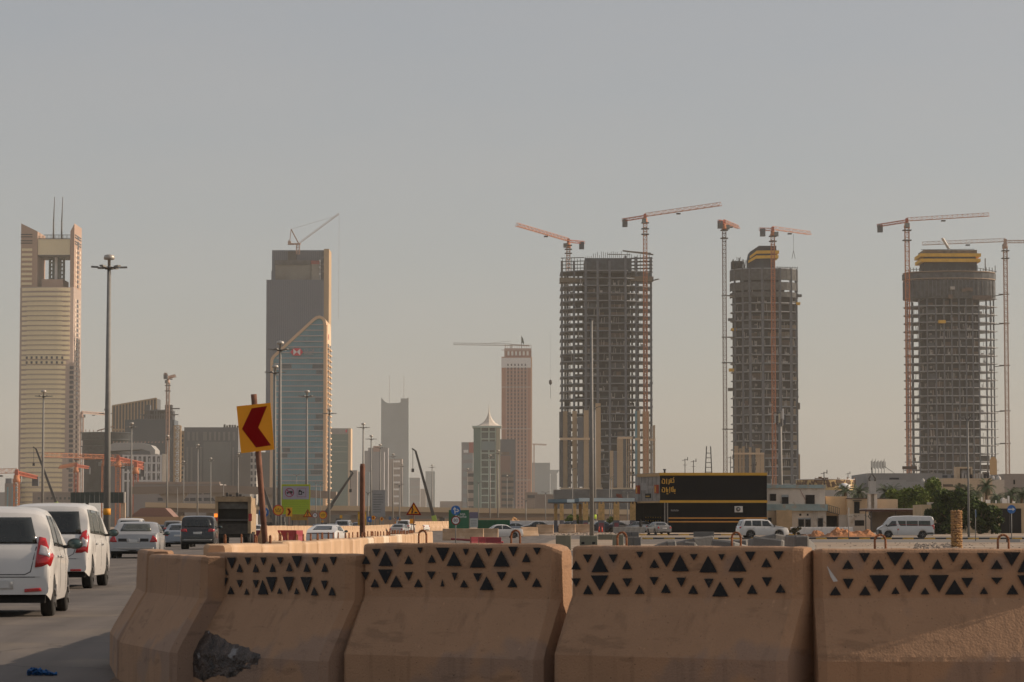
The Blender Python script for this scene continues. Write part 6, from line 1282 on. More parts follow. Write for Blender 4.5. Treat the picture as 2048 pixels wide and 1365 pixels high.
# ================================================================ LAMP MASTS
def mast(label, pxt, q, Y=None, H=22.6, pxb=None, arms=6, spread=1.4, dome=True, r=.27, group='high mast lights along the highway'):
    Y = Y or FPX*(H-CAMZ)/(1054-q)*1.0; X = XX(pxb if pxb else pxt, Y, 1000); z0 = 0 if Y < 300 else gz(X, Y); t = thing('mast_light', label, 'street light', (X, Y, z0), 0, group); h = H
    b = MB(); 
    b.lathe([(r, -.1), (r*.5, h-.9)], n=16)
    b.build('pole', M_steel, t)
    b = MB(); b.lathe([(.34, h-1.15), (.34, h-.95)], n=14)
    for k in range(arms):
        a = 2*math.pi*(k+.2)/arms; d = Vector((math.cos(a), math.sin(a), .04)); b.bar(Vector((0,0,h-1.05))+d*.3, Vector((0,0,h-1.05))+d*spread*.62, .07)
    b.build('ring', M_dsteel, t)
    for k in range(arms):
        a = 2*math.pi*(k+.2)/arms; d = Vector((math.cos(a), math.sin(a), .04)); p = Vector((0,0,h-1.02))
        MB().bar(p+d*spread*.6, p+d*spread, .30, .13).build('floodlight', M_steel, t)
    if dome: MB().lathe([(.12, h-.95), (.12, h-.42), (.40, h-.38), (.44, h-.22), (.38, h-.04), (.15, h+.02)], n=16).build('dome', mat('dome_cap', (.42,.39,.35), .45, metal=.3, var=.05), t)
    return t
mt = mast('tallest nearest mast light with a domed cap, left of the refuse truck', 219, 509, pxb=214, r=.29)
b = MB(); z_ = ZZ(1024, mt.location.y); b.lathe([(.30, z_-.25), (.30, z_+.25)], n=12); b.build('orange_band', mat('orange_band', (.75,.32,.02), .7, var=.1), mt)
for lb, a, q in (('mast light in front of the golden tower', 85, 789), ('mast light half hidden behind the tallest one', 211, 828), ('mast light before the rounded roof building', 262, 856), ('mast light in line with the pink end on crane', 334, 880), ('mast light before the wide ribbed block', 395, 897), ('short mast light left of the wide ribbed block', 367, 929), ('mast light over the plain front panel of the ribbed block', 421, 923), ('mast light just left of the chevron sign', 476, 914),
    ('tall mast light with head over the bank tower rim', 559, 684), ('second mast light crossing the left edge of the bank tower', 549, 735), ('mast light standing in front of the bank tower glass', 613, 789), ('mast light at the right edge of the bank tower', 658, 828), ('mast light directly above the rusty pole', 726, 857), ('mast light just right of the rusty pole', 742, 880), ('mast light over the white gantry board', 760, 897), ('mast light in front of the striped hazy block', 786, 915), ('mast light on the right edge of the hazy mast tower', 804, 934), ('mast light by the top of the leaning boom, alone in the sky', 864, 936),
    ('mast light left of the pagoda roofed tower', 935, 943), ('mast light before the pagoda roofed tower', 980, 917), ('mast light on the corner of the pagoda roofed tower', 996, 908), ('mast light before the brown block beside the pagoda roof', 1014, 956), ('very small mast light in the street below the pink tower', 1026, 1000)):
    mast(lb, a, q)
def slim(label, pts, q, Y, heads, name='street_light', r=.1, base=None, group='slim street lights'):
    X = XX(pts, Y, 1000); z0 = gz(X, Y); h = ZZ(q, Y)-z0; t = thing(name, label, 'street light', (X, Y, z0), 0, group)
    MB().lathe([(r, -.1), (r*.55, h)], n=10).build('pole', M_steel, t)
    for (dx, dz, l_) in heads:
        b = MB(); b.tube([(0,0,h-.8), (dx*.35, 0, h-.1+dz), (dx, 0, h+dz+.05)], r*.28, 6); b.build('arm', M_dsteel, t)
        MB().bar((dx, 0, h+dz+.05), (dx+l_, 0, h+dz+.12), .34, .14).build('lamp_head', M_steel, t)
    return t
t = slim('tall single headed street light crossing the tan cladding', 1183.5, 640, 243, [(.15, 0, -.45)], r=.2)
b = MB(); z_ = ZZ(1021, 243)-t.location.z; b.lathe([(.165, z_-.28), (.165, z_+.28)], n=10); b.build('lime_band', mat('lime_band', (.50,.70,.04), .7, var=.2, scale=5), t); t.children[-1].scale = (1,1,1)
t = slim('twin headed street light right behind the tall single one', 1190, 815, 470, [(.5, 0, .5), (-.5, -.1, -.5)], r=.22)
b = MB(); z_ = ZZ(1034, 470)-t.location.z; b.lathe([(.225, z_-.35), (.225, z_+.35)], n=10); b.build('lime_band', mat('lime_band', (.50,.70,.04), .7), t)
slim('street light with two curved arms in front of the wide drum frame', 1937, 840, 300, [(.35, .2, .5), (-.35, .2, -.5)], r=.13)
for lb, a, q, Ys in (('small twin street light before the half clad frame, left', 1145, 938, 620), ('thin street light left of the black shop', 1219, 955, 640), ('thin street light just right of that thin one', 1223, 957, 660), ('thin street light between the filling station piers', 1255, 985, 520), ('thin street light over the viaduct, left', 355, 975, 800), ('thin street light over the viaduct before the rounded bank', 447, 968, 780), ('thin light pole left of the lime board', 593, 950, 700), ('thin light pole right of the lime board', 632, 965, 720), ('thin light pole under the bank tower edge', 641, 968, 740), ('white lamp pole between rusty pole and gantry board', 736, 985, 460), ('white lamp pole beside the striped hazy block', 799, 970, 520), ('thin lamp pole before the pink tower', 1052, 1000, 560), ('thin lamp pole left of the petrol station', 957, 965, 700), ('thin lamp pole at the faceted glass tower', 1091, 985, 640)):
    slim(lb, a, q, Ys, [(.4, 0, .5), (-.4, 0, -.5)], r=.13)
# telecom monopole
Y = 432; X = XX(1560.5, Y, 900); t = thing('telecom_mast', 'grey telecom monopole carrying panel antennas, right of the red crane mast', 'telecom mast', (X, Y, .9)); h = ZZ(822, Y)-.9
MB().lathe([(.42, -.3), (.24, h)], n=14).build('pole', M_steel, t)
for (dx, q0, q1, m) in ((.45, 818, 840, M_white), (-.15, 828, 846, mat('antenna_cream', (.55,.5,.38), .7)), (-.55, 832, 850, M_dsteel), (.15, 822, 838, M_concl), (.7, 830, 850, M_blk[0]), (.35, 838, 852, M_concl), (-.8, 828, 847, M_concl)):
    MB().box((dx-.12, -.5+dx*.3, ZZ(q1, Y)-.9), (dx+.12, -.2+dx*.3, ZZ(q0, Y)-.9)).build('panel_antenna', m, t)
b = MB()
for q in (826, 835, 845): b.bar((-.9, 0, ZZ(q, Y)-.9), (.8, 0, ZZ(q, Y)-.9), .1); b.bar((0, -.5, ZZ(q, Y)-.9), (0, .5, ZZ(q, Y)-.9), .1)
b.build('antenna_frame', M_dsteel, t)
# ================================================================ SIGNS
M_rust = mat('rusty_pipe', (.17,.075,.045), .85, var=.35, scale=5, bump=.3); M_or = mat('sign_orange', (.86,.34,.008), .7, var=.04); M_yo = mat('sign_yellow', (.78,.40,.015), .6, var=.04); M_sr = mat('sign_dark_red', (.24,.004,.004), .8, var=.05, spec=.1); M_srb = mat('sign_bright_red', (.55,.03,.02), .6, var=0)
M_sb = mat('sign_blue', (.02,.14,.42), .5, var=.04); M_sw = mat('sign_white', (.70,.69,.67), .5, var=.03); M_sk = mat('sign_black', (.015,.015,.015), .6, var=0); M_sg = mat('sign_green', (.015,.13,.06), .6, var=.12, scale=.6)
def board(name, poly, d, m, par, at=0): return MB().prism(poly, d, plane='XZ', at=at).build(name, m, par)
# the leaning chevron sign
Y = 50; Pt, Pb = P(507.5, 789, Y), P(531, 1095, Y); X = Pb.x; zt = Pt.z; sl = (Pt.x-Pb.x)/(Pt.z-Pb.z)
t = thing('chevron_sign', 'large orange sign with a dark red chevron on a leaning rusty pole', 'road sign', (X-sl*Pb.z, Y, 0)); t.rotation_euler.y = math.atan(sl)
Lp = zt/math.cos(math.atan(sl)); MB().lathe([(.052, -.05), (.052, Lp)], n=14).build('pole', M_rust, t)
th_ = math.atan(sl); o0 = Vector((X-sl*Pb.z, Y, 0))
def loc2(a, q):
    p = P(a, q, Y-.07)-o0; c, s_ = math.cos(-th_), math.sin(-th_); return (p.x*c+p.z*s_, -p.x*s_+p.z*c)
board('sign_plate', [loc2(473, 813), loc2(541, 806), loc2(548.5, 899.5), loc2(482, 907)], .012, M_or, t, -.07)
board('chevron', [loc2(503.5, 817), loc2(534, 812.5), loc2(516.5, 855.5), loc2(542, 891), loc2(512, 895.5), loc2(484, 858.5)], .003, M_sr, t, -.0735)
# rusty pole
t = thing('rusty_pole', 'bare rusty pole standing up behind the near barrier row', 'pole', (XX(724.5, 60), 60, 0)); MB().lathe([(.055, 0), (.055, ZZ(929, 60)-.05), (.045, ZZ(928, 60))], n=12).build('pole', M_rust, t)
def sign_on(label, name, a, Y, q, draw, z0=None, polem=M_dsteel, r=.03, group='roadworks and traffic signs', q2=None):
    X = XX(a, Y, 1040); z0 = gz(X, Y) if z0 is None else z0; h = ZZ(q, Y)-z0; t = thing(name, label, 'road sign', (X, Y, z0), 0, group)
    MB().lathe([(r, -.1), (r, (ZZ(q2, Y)-z0) if q2 else h)], n=8).build('pole', polem, t); draw(t, h); return t
def d_tri(t, h, S=.46, fig=True):
    board('sign_plate', [(-S, h-S*.85), (S, h-S*.85), (0, h+S*.85)], .02, M_sr, t, -.05); board('sign_face', [(-S*.72, h-S*.69), (S*.72, h-S*.69), (0, h+S*.56)], .004, M_or, t, -.055)
    if fig:
        b = MB(); k = S; stroke(b, [(-k*.18, h+k*.20), (-k*.20, h-k*.2), (-k*.28, h-k*.6)], k*.12, .004, -.06); stroke(b, [(-k*.18, h-k*.2), (-k*.12, h-k*.6)], k*.09, .004, -.061); stroke(b, [(-k*.18, h+k*.12), (0, h-k*.25)], k*.07, .004, -.062); b.prism(disc(k*.08, 10, -k*.17, h+k*.28), .004, plane='XZ', at=-.063); b.prism([(k*.02, h-k*.62), (k*.22, h-k*.4), (k*.48, h-k*.5), (k*.52, h-k*.62)], .004, plane='XZ', at=-.064)
        b.build('symbol', M_sk, t)
sign_on('orange triangle sign of a man digging, red rimmed, right of the silver sedan', 'roadworks_sign', 827.5, 172, 1017.5, d_tri, polem=M_rust)
def d_blue(t, h):
    board('sign_plate', disc(.31, 24, 0, h), .02, M_sb, t, -.05); b = MB(); stroke(b, [(-.05, h-.2), (-.07, h+.14)], .06, .004, -.056); stroke(b, [(-.15, h+.05), (-.07, h+.18), (.02, h+.06)], .05, .004, -.057); stroke(b, [(-.05, h-.12), (.2, h-.03)], .06, .004, -.058); stroke(b, [(.1, h+.07), (.21, h-.03), (.1, h-.1)], .05, .004, -.059); b.build('arrow', M_sw, t)
    k = h-.66; board('limit_plate', disc(.29, 24, 0, k), .02, M_sr, t, -.052); board('limit_face', disc(.225, 24, 0, k), .004, M_sw, t, -.058); text_mb('80', .30, .004, M_sk, 'number', t, (0, -.062, k))
sign_on('blue round ahead or right sign above a red ringed 80 limit', 'speed_sign', 911.5, 185, 1021, d_blue, polem=M_steel)
def scribble(t, h, S, m=M_sk):
    b = MB(); rs = random.Random(int(h*100))
    stroke(b, [(-S*.5, h+S*.2), (-S*.45, h), (-S*.15, h+.02*S), (0, h+S*.12), (S*.15, h), (S*.4, h+.02*S), (S*.5, h+S*.22)], S*.09, .004, -.062); stroke(b, [(-.05*S, h+S*.3), (.1*S, h+S*.32)], S*.08, .004, -.063)
    for k in range(6): x = -S*.42+k*S*.15; stroke(b, [(x, h-S*.28), (x+S*.08, h-S*.22)], S*.07, .004, -.064)
    b.build('lettering', m, t)
def d_det(S):
    def f(t, h): board('sign_plate', disc(S, 24, 0, h), .02, M_srb, t, -.05); board('sign_face', disc(S*.82, 24, 0, h), .004, M_yo, t, -.056); scribble(t, h, S)
    return f
sign_on('yellow round detour sign, nearer and larger, left of the lime board', 'detour_sign', 556.5, 240, 1021, d_det(.46), polem=M_dsteel)
sign_on('yellow round detour sign, smaller, at the right lamp pole', 'detour_sign', 646, 290, 1030.5, d_det(.42))
def d_chev(t, h): board('sign_plate', quad(-.27, .27, h-.38, h+.38), .02, M_yo, t, -.05); board('chevron', [(-.16, h+.28), (.02, h+.30), (.18, h+.02), (.02, h-.28), (-.15, h-.3), (0, h)], .004, M_sr, t, -.056)
sign_on('small yellow sign with a red chevron pointing right', 'chevron_sign', 578, 240, 1024.5, d_chev, polem=M_rust)
def d_fork(t, h): d_tri(t, h, .42, False); b = MB(); stroke(b, [(-.08, h-.25), (-.02, h+.12)], .07, .004, -.06); stroke(b, [(.05, h-.25), (.02, h+.02), (.12, h+.08)], .05, .004, -.061); b.build('symbol', M_sk, t)
sign_on('orange triangle sign before the lime board corner', 'roadworks_sign', 615.5, 250, 1026.5, d_fork, polem=M_rust)
def d_90(t, h): board('sign_plate', disc(.29, 20, 0, h), .02, M_sr, t, -.05); board('sign_face', disc(.23, 20, 0, h), .004, M_sw, t, -.056); text_mb('90', .26, .004, M_sk, 'number', t, (0, -.062, h))
sign_on('small red ringed 90 limit sign', 'speed_sign', 630, 310, 1031, d_90)
def d_bl(t, h): board('sign_plate', disc(.42, 24, 0, h), .02, M_sb, t, -.05); b = MB(); stroke(b, [(-.22, h+.1), (-.22, h-.1), (.22, h-.1), (.22, h+.1)], .08, .004, -.056); b.build('symbol', M_sw, t)
sign_on('blue round sign beside the leaning rusty pole foot', 'direction_sign', 527.5, 235, 1025, d_bl)
def d_sm(m, S, shape='sq', m2=None):
    def f(t, h):
        poly = quad(-S, S, h-S*1.2, h+S*1.2) if shape == 'sq' else disc(S, 16, 0, h) if shape == 'o' else [(0, h+S*1.1), (S, h), (0, h-S*1.1), (-S, h)] if shape == 'd' else [(-S, h-S*.8), (S, h-S*.8), (0, h+S)]
        board('sign_plate', poly, .02, m, t, -.05)
        if m2: board('symbol', [(-S*.35, h-S*.4), (S*.35, h-S*.4), (S*.3, h+S*.5), (-S*.2, h+S*.5)], .004, m2, t, -.056)
    return f
for lb, a, Ys, q, f in (('small blue sign with a white symbol right of the rusty pole', 739, 330, 1039, d_sm(M_sb, .26, 'sq', M_sw)), ('small orange round sign beside the blue one', 746.5, 330, 1036, d_sm(M_or, .25, 'o', M_sr)), ('small red chevron sign on the far barrier', 751.5, 350, 1036, d_sm(M_sr, .17, 'd', M_sw)), ('orange diamond sign under the gantry board', 763.5, 350, 1038.5, d_sm(M_or, .26, 'd', M_sr)), ('tall blue panel left of the mast foot', 780, 360, 1037, d_sm(mat('blue_faded', (.09,.15,.24), .7), .17, 'sq')), ('small red chevron sign between the blue panels', 789, 360, 1038, d_sm(M_sr, .13, 'd', M_sw)), ('tall blue panel right of the mast foot', 796, 370, 1037, d_sm(mat('blue_faded', (.09,.15,.24), .7), .15, 'sq')), ('tiny orange triangle above the silver car', 799.5, 372, 1039, d_sm(M_or, .2, 't', M_sr)), ('lit orange square at the far barrier end', 823, 380, 1043, d_sm(M_or, .26, 'sq')), ('tiny yellow diamond under the small detour sign', 645.5, 292, 1043.5, d_sm(M_or, .16, 'd')), ('small orange plate right of the viaduct lamp', 682, 400, 1034, d_sm(M_yo, .18, 'sq', M_or)), ('tiny orange triangle left of the silver car', 790, 365, 1045, d_sm(M_or, .17, 't', M_sr))):
    sign_on(lb, 'small_sign', a, Ys, q, f)
# lime information board
Y = 330; X = XX(590, Y, 1000); z0 = gz(X, Y); t = thing('information_board', 'lime green highway board with no lorries and camera symbols', 'road sign', (X, Y, z0)); xq = lambda a: XX(a, Y, 1000)-X; zq = lambda q: ZZ(q, Y)-z0
mlime = mat('sign_lime', (.40,.52,.02), .6, var=.05); myl = mat('sign_lime_edge', (.55,.50,.02), .6, var=.05)
board('board', quad(xq(560.5), xq(620), zq(1029), zq(969)), .08, mlime, t); board('white_panel', quad(xq(565), xq(618), zq(999), zq(973)), .02, mat('panel_lilac', (.40,.37,.42), .6, var=.04), t, -.03)
f = MB(); [f.prism(q_, .02, plane='XZ', at=-.05) for q_ in (quad(xq(560.5), xq(562), zq(1029), zq(969)), quad(xq(619), xq(620.5), zq(1029), zq(969)), quad(xq(562), xq(619), zq(970.2), zq(969)))]; f.build('board_edge', myl, t)
c = (xq(579), zq(985.5)); rg = disc(.53, 26, *c); ri = disc(.44, 26, *c); b = MB()
for k in range(26): b.prism([rg[k], rg[(k+1) % 26], ri[(k+1) % 26], ri[k]], .02, plane='XZ', at=-.055)
stroke(b, [(c[0]-.34, c[1]+.34), (c[0]+.34, c[1]-.34)], .09, .02, -.062); b.build('prohibition_ring', mat('ring_red', (.32,.02,.08), .6, var=0), t)
b = MB(); b.prism(quad(c[0]-.05, c[0]+.36, c[1]-.08, c[1]+.17), .02, plane='XZ', at=-.052); b.prism(quad(c[0]-.33, c[0]-.07, c[1]-.08, c[1]+.06), .02, plane='XZ', at=-.053); [b.prism(disc(.07, 10, c[0]+dx, c[1]-.12), .02, plane='XZ', at=-.054) for dx in (-.22, .2)]; b.build('lorry_symbol', M_sk, t)
c = (xq(603), zq(985.5)); b = MB(); stroke(b, [(c[0]-.5, c[1]-.5), (c[0]+.5, c[1]-.5), (c[0]+.5, c[1]+.5), (c[0]-.5, c[1]+.5), (c[0]-.5, c[1]-.5)], .035, .02, -.052); b.build('symbol_frame', mat('ring_red', (.32,.02,.08), .6), t)
b = MB(); b.prism(quad(c[0]-.35, c[0]+.08, c[1]-.27, c[1]+.2), .02, plane='XZ', at=-.052); b.prism([(c[0]+.08, c[1]), (c[0]+.3, c[1]+.12), (c[0]+.3, c[1]-.12)], .02, plane='XZ', at=-.053); b.prism(quad(c[0]-.33, c[0]-.1, c[1]+.2, c[1]+.32), .02, plane='XZ', at=-.054); b.build('camera_symbol', M_sk, t)
board('lens', disc(.12, 14, c[0]-.14, c[1]-.05), .01, mat('panel_lilac', (.40,.37,.42), .6), t, -.06)
b = MB(); rs = random.Random(2)
for r_ in range(7):
    x = xq(564)
    while x < xq(616): l_ = rs.uniform(.08, .3); x2 = min(x+l_, xq(617)); b.prism(quad(x, x2, zq(1003+r_*3.6), zq(1002.4+r_*3.6)), .01, plane='XZ', at=-.02); x = x2+.05
o = b.build('text_rows', mat('lime_text', (.22,.30,.02), .6, var=0), t); o['kind'] = 'stuff'
board('lower_panel', quad(xq(582), xq(616), zq(1041), zq(1029.3)), .06, mat('ochre_panel', (.38,.22,.03), .7, var=.2, scale=2), t)
for a in (585, 612): MB().bar((xq(a), .15, 0), (xq(a), .15, zq(975)), .12).build('post', M_dsteel, t)
# green hoarding, banner, green fence
Y = 300; X = XX(917, Y, 1050); z0 = gz(X, Y); t = thing('hoarding', 'dark green developer hoarding with white lettering', 'hoarding', (X, Y, z0)); xq = lambda a: XX(a, Y, 1050)-X; zq = lambda q: ZZ(q, Y)-z0
board('board', quad(xq(897.5), xq(938), zq(1067), zq(1020.5)), .1, M_sg, t); text_mb('aqa', .42, .01, M_sw, 'lettering', t, (xq(925.3), -.02, zq(1028.3))); text_mb('Home', .42, .01, M_sw, 'lettering', t, (xq(923), -.02, zq(1033.8)))
MB().bar((xq(899), .2, 0), (xq(899), .2, zq(1022)), .12).build('post', M_dsteel, t)
t = thing('banner', 'white banner with a violet head next to the green hoarding', 'banner', (XX(947, Y, 1050), Y+2, z0)); board('cloth', quad(-.43, .43, zq(1055), zq(1037)), .03, M_plate, t); board('heading', quad(-.43, .43, zq(1037), zq(1024.5)), .03, mat('banner_violet', (.19,.16,.23), .7, var=.1), t); [MB().bar((x, .05, 0), (x, .05, zq(1025)), .06).build('post', M_dsteel, t) for x in (-.42, .42)]
for k in range(4): board('text_row', quad(-.3, .3, zq(1042+3*k), zq(1041.4+3*k)), .005, M_blk[0], t, -.008)
corrugated('green site hoarding left of the filling station', 956, 1020, 345, 1040.5, gz(0, 345), 30, mat('hoarding_green', (.02,.15,.07), .7, var=.3, scale=.6), seg=6)
# gantry board, yellow board, left billboard
Y = 700; X = XX(757, Y, 1000); t = thing('gantry_board', 'pale grey tall notice board on two legs', 'notice board', (X, Y, 1.1)); zq = lambda q: ZZ(q, Y)-1.1; board('board', quad(-1.65, 1.65, zq(1034), zq(980.5)), .2, mat('board_pale', (.26,.265,.27), .7, var=.08, scale=1), t)
for k in range(8): board('text_row', quad(-1.3, rnd.uniform(.2, 1.3), zq(990+5*k), zq(989+5*k)), .02, M_blk[0], t, -.03)
for x in (-1.2, 1.2): MB().bar((x, .3, 0), (x, .3, zq(1030)), .25).build('leg', M_steel, t)
Y = 310; X = XX(724, Y, 1040); z0 = gz(X, Y); t = thing('yellow_board', 'yellow panel board behind the rusty pole', 'road sign', (X, Y, z0)); zq = lambda q: ZZ(q, Y)-z0; board('board', quad(-.46, .42, zq(1051), zq(1024)), .1, mat('board_ochre', (.45,.26,.02), .7, var=.15), t); board('bright_panel', quad(-.40, .40, zq(1038), zq(1029)), .02, M_yo, t, -.03)
for x in (-.3, .3): MB().bar((x, .12, 0), (x, .12, zq(1040)), .08).build('leg', M_dsteel, t)
Y = 420; X = XX(207, Y, 1000); z0 = gz(X, Y); t = thing('billboard', 'dark green ribbed back of a billboard on a sunlit post', 'billboard', (X, Y, z0)); xq = lambda a: XX(a, Y, 1000)-X; zq = lambda q: ZZ(q, Y)-z0
me = cube_mesh('back_panel', (xq(247)-xq(141))/11*.94, .2, zq(985)-zq(1006.5), mat('billboard_back', (.045,.06,.055), .7, var=.25, scale=.6))
for k in range(11): inst('back_panel', me, t, (xq(141)+(k+.5)*(xq(247)-xq(141))/11, 0, zq(1006.5)))
MB().box((xq(247.2), -.3, zq(1006)), (xq(250), .5, zq(984.5))).build('edge', M_concl, t); MB().box((xq(242), .3, 0), (xq(250), .9, zq(1006))).build('post', mat('post_sand', (.55,.42,.30), .8, var=.1), t)
MB().box((xq(170), .6, 0), (xq(176), .9, zq(1000))).build('post', M_dsteel, t)
# arrow sign right, thin edge on sign, pole sign
def d_arrow(t, h): board('sign_plate', disc(.32, 26, 0, h), .02, M_sb, t, -.05); b = MB(); stroke(b, [(-.22, h), (.1, h)], .07, .004, -.056); b.prism([(.08, h+.13), (.08, h-.13), (.26, h)], .004, plane='XZ', at=-.057); b.build('arrow', M_sw, t)
sign_on('blue round sign with a white arrow to the right, far right', 'direction_sign', 2023, 213, 1019, d_arrow, polem=M_steel, r=.035, group=None)
t = thing('footing_block', 'small concrete foot block of the blue arrow sign', 'block', (XX(2025, 212), 212, gz(50, 212)-.02)); MB().box((-.3, -.3, 0), (.5, .3, .25)).build('block', M_concl, t); MB().box((-.45, -.2, .0), (-.3, .2, .42)).build('side_block', M_blk[2], t)
t = thing('road_sign', 'road sign turned edge on beside the curved arm street light', 'road sign', (XX(1951, 230), 230, gz(50, 230)), R(80)); h = ZZ(1028, 230)-gz(50, 230); MB().lathe([(.035, 0), (.035, h+.35)], n=8).build('pole', M_steel, t); board('sign_plate', disc(.32, 20, 0, h), .02, M_sb, t, -.05)
t = thing('road_sign', 'narrow dark sign on a thin pole before the earth heap', 'road sign', (XX(1697, 270), 270, gz(50, 270)), R(70)); h = ZZ(1024, 270)-gz(50, 270); MB().lathe([(.035, 0), (.03, h+.4)], n=8).build('pole', M_steel, t); board('sign_plate', quad(-.28, .28, h-.38, h+.38), .02, M_dsteel, t, -.05)
# ================================================================ MOBILE CRANE BOOMS
for lb, (a0, q0), (a1, q1), Yb, col in (('leaning crane boom before the golden tower rising from a green truck', (72, 898), (113, 1008), 800, 1), ('crane boom leaning right between bank tower and lamp masts', (706, 946), (662, 1012), 700, 0), ('long leaning crane boom in the open sky with a green foot', (831, 902), (868, 1036), 640, 1), ('thin leaning crane boom behind the chevron sign pole', (524, 968), (546, 1034), 600, 0)):
    A, B_ = P(a0, q0, Yb), P(a1, q1, Yb); g_ = gz(B_.x, Yb); t = thing('mobile_crane', lb, 'crane', (B_.x, Yb, g_)); A = A-Vector((B_.x, Yb, g_)); B_ = Vector((0, 0, B_.z-g_))
    b = MB(); b.bar(B_, A, .75, w2=.45); b.build('boom', M_dsteel, t); b = MB(); b.bar(A, A+Vector((-.8, 0, .5)), .3); b.bar(A+Vector((-.6, 0, .3)), A+Vector((-.6, 0, -4)), .1); b.box((A.x-.9, -.2, A.z-4.8), (A.x-.3, .2, A.z-4)); b.build('hook', M_dsteel, t)
    d_ = (A-B_).normalized(); b = MB(); b.bar(B_-d_*3.2, B_+d_*.5, 1.0); b.build('boom_foot', mat('crane_lime', (.30,.42,.06), .6) if col else M_dsteel, t)
    b = MB(); b.box((-2.5, 0, .5), (2.5, 2.4, 1.2)); b.box((1.2, .1, 1.2), (2.4, 2.3, 2.2)); b.build('chassis', M_dsteel, t)
    for x in (-1.8, -.6, 1.6): MB().lathe([(.5, 0), (.5, .3)], n=14, axis='Y', c=(x, -.1, .5)).build('wheel', M_tyre, t)
# ================================================================ CONCRETE BARRIERS
M_bar = mat('tan_barrier', (.36,.213,.124), .9, var=.10, scale=1.2, bump=.28, bscale=55, blot=((.30,.195,.135), 1.3, .56, .05))
def weather(m, str_=.6):                                      # runs of dirt down the face, air holes, scuffs
    n = m.node_tree; L = n.links.new; b = n.nodes['Principled BSDF']; src = b.inputs['Base Color'].links[0].from_socket; tc = n.nodes.new('ShaderNodeTexCoord'); out = src
    for (sc_, s2, lo, hi, dark) in (((9, 9, .9), 1.0, .58, .74, .76), ((60, 60, 60), 1.0, .66, .72, .45), ((1.6, 1.6, 7), 1.3, .60, .66, .80), ((14, 14, 5), 1.0, .70, .74, 1.3)):
        mp = n.nodes.new('ShaderNodeMapping'); mp.inputs['Scale'].default_value = sc_; L(tc.outputs['Object'], mp.inputs[0]); a = n.nodes.new('ShaderNodeTexNoise'); a.inputs['Scale'].default_value = s2; a.inputs['Detail'].default_value = 5; L(mp.outputs[0], a.inputs['Vector'])
        r = n.nodes.new('ShaderNodeMapRange'); r.inputs[1].default_value = lo; r.inputs[2].default_value = hi; r.inputs[3].default_value = 1; r.inputs[4].default_value = dark; L(a.outputs['Fac'], r.inputs[0])
        mx = n.nodes.new('ShaderNodeVectorMath'); mx.operation = 'SCALE'; L(out, mx.inputs[0]); L(r.outputs[0], mx.inputs['Scale']); out = mx.outputs[0]
    L(out, b.inputs['Base Color'])
weather(M_bar)
M_barl = mat('tan_barrier_row', (.46,.31,.19), .88, var=.14, scale=1.5, bump=.2, bscale=20, blot=((.52,.37,.25), 1.3, .56, .08))
M_blackt = mat('stencil_black', (.006,.007,.009), .8, var=.3, scale=8, blot=((.06,.04,.03), 30, .66, .04))
M_rustb = mat('rusty_bar', (.22,.085,.035), .9, var=.35, scale=20)
def barrier_mesh(L, zt, zm, zl, seed, nx=26, lump=.0, chip=None, hb=.42, hm=.145):
    NP = 22 if lump else 6
    prof = [(-hb, -.34), (-hb, -.1), (-hb, zl*.5), (-hb, zl-.012), (-hb+.006, zl)]+[(-hb+(hb-hm)*k/NP, zl+(zm-zl)*k/NP) for k in range(1, NP)]+[(-hm-.004, zm-.012), (-hm, zm+.01)]+[(-hm+.012*k/4, zm+(zt-.03-zm)*k/4) for k in range(1, 5)]+[(-hm+.022, zt-.010), (-hm+.040, zt)]
    prof = prof+[(0, zt+.002)]+[(-y, z) for y, z in reversed(prof)]; n = len(prof); vs = []; rs = random.Random(seed)
    for i in range(nx+1):
        e = min(i, nx-i); x = -L/2+(.0 if i == 0 else L if i == nx else .065+(L-.13)*(i-1)/(nx-2)); cf = .42 if e == 0 else 0; pull = .012 if e == 0 else 0
        for (y, z) in prof:
            nn = noise.noise(Vector((x*2.2+seed*7, y*3, z*2.5)))*(.002 if lump else .006)+noise.noise(Vector((x*9+seed, y*9, z*9)))*(.001 if lump else .003)
            if lump: nn += max(0, noise.noise(Vector((x*17, 0, z*19+seed)))-.16)*lump*(1 if y < -.13 else 0)*(1 if z < zm-.03 else 0)
            yy = y*(1-cf*.145/max(.145, abs(y))) if cf else y; zz = z-(pull if z > zt-.05 else 0)+(noise.noise(Vector((x*5, seed, y)))*.008 if z > zt-.04 else 0)
            xx_ = x+(nn*1.2 if e == 0 else 0)
            if chip and x > L/2-chip[0] and z > zt-chip[1]: k_ = (x-(L/2-chip[0]))/chip[0]; zz -= chip[2]*k_+.02*noise.noise(Vector((x*30, y*30, 1)))
            vs.append((xx_, yy-nn, zz))
    fs = [(i*n+j, i*n+j+1, (i+1)*n+j+1, (i+1)*n+j) for i in range(nx) for j in range(n-1)]
    b = MB().add(vs, fs, 0, True)
    for s_, i in ((0, 0), (1, nx)):
        ring = list(range(i*n, i*n+n)); b.f.append(tuple(ring if s_ else ring[::-1])); b.m.append(0); b.sm.append(False)
    return b
def loop_mb(h=.11, w=.085, r=.009):
    b = MB(); pts = [Vector((-w/2, 0, -.03)), Vector((-w/2, 0, h-w/2))]+[Vector((-w/2*math.cos(math.pi*k/6), 0, h-w/2+w/2*math.sin(math.pi*k/6))) for k in range(1, 6)]+[Vector((w/2, 0, h-w/2)), Vector((w/2, 0, -.03))]
    b.tube(pts, r, 7); return b
lm = loop_mb().build('lifting_loop', M_rustb); LOOP = lm.data; bpy.data.objects.remove(lm)
lm = loop_mb(.085, .03, .009).build('lifting_loop', M_rustb); LOOPS = lm.data; bpy.data.objects.remove(lm)
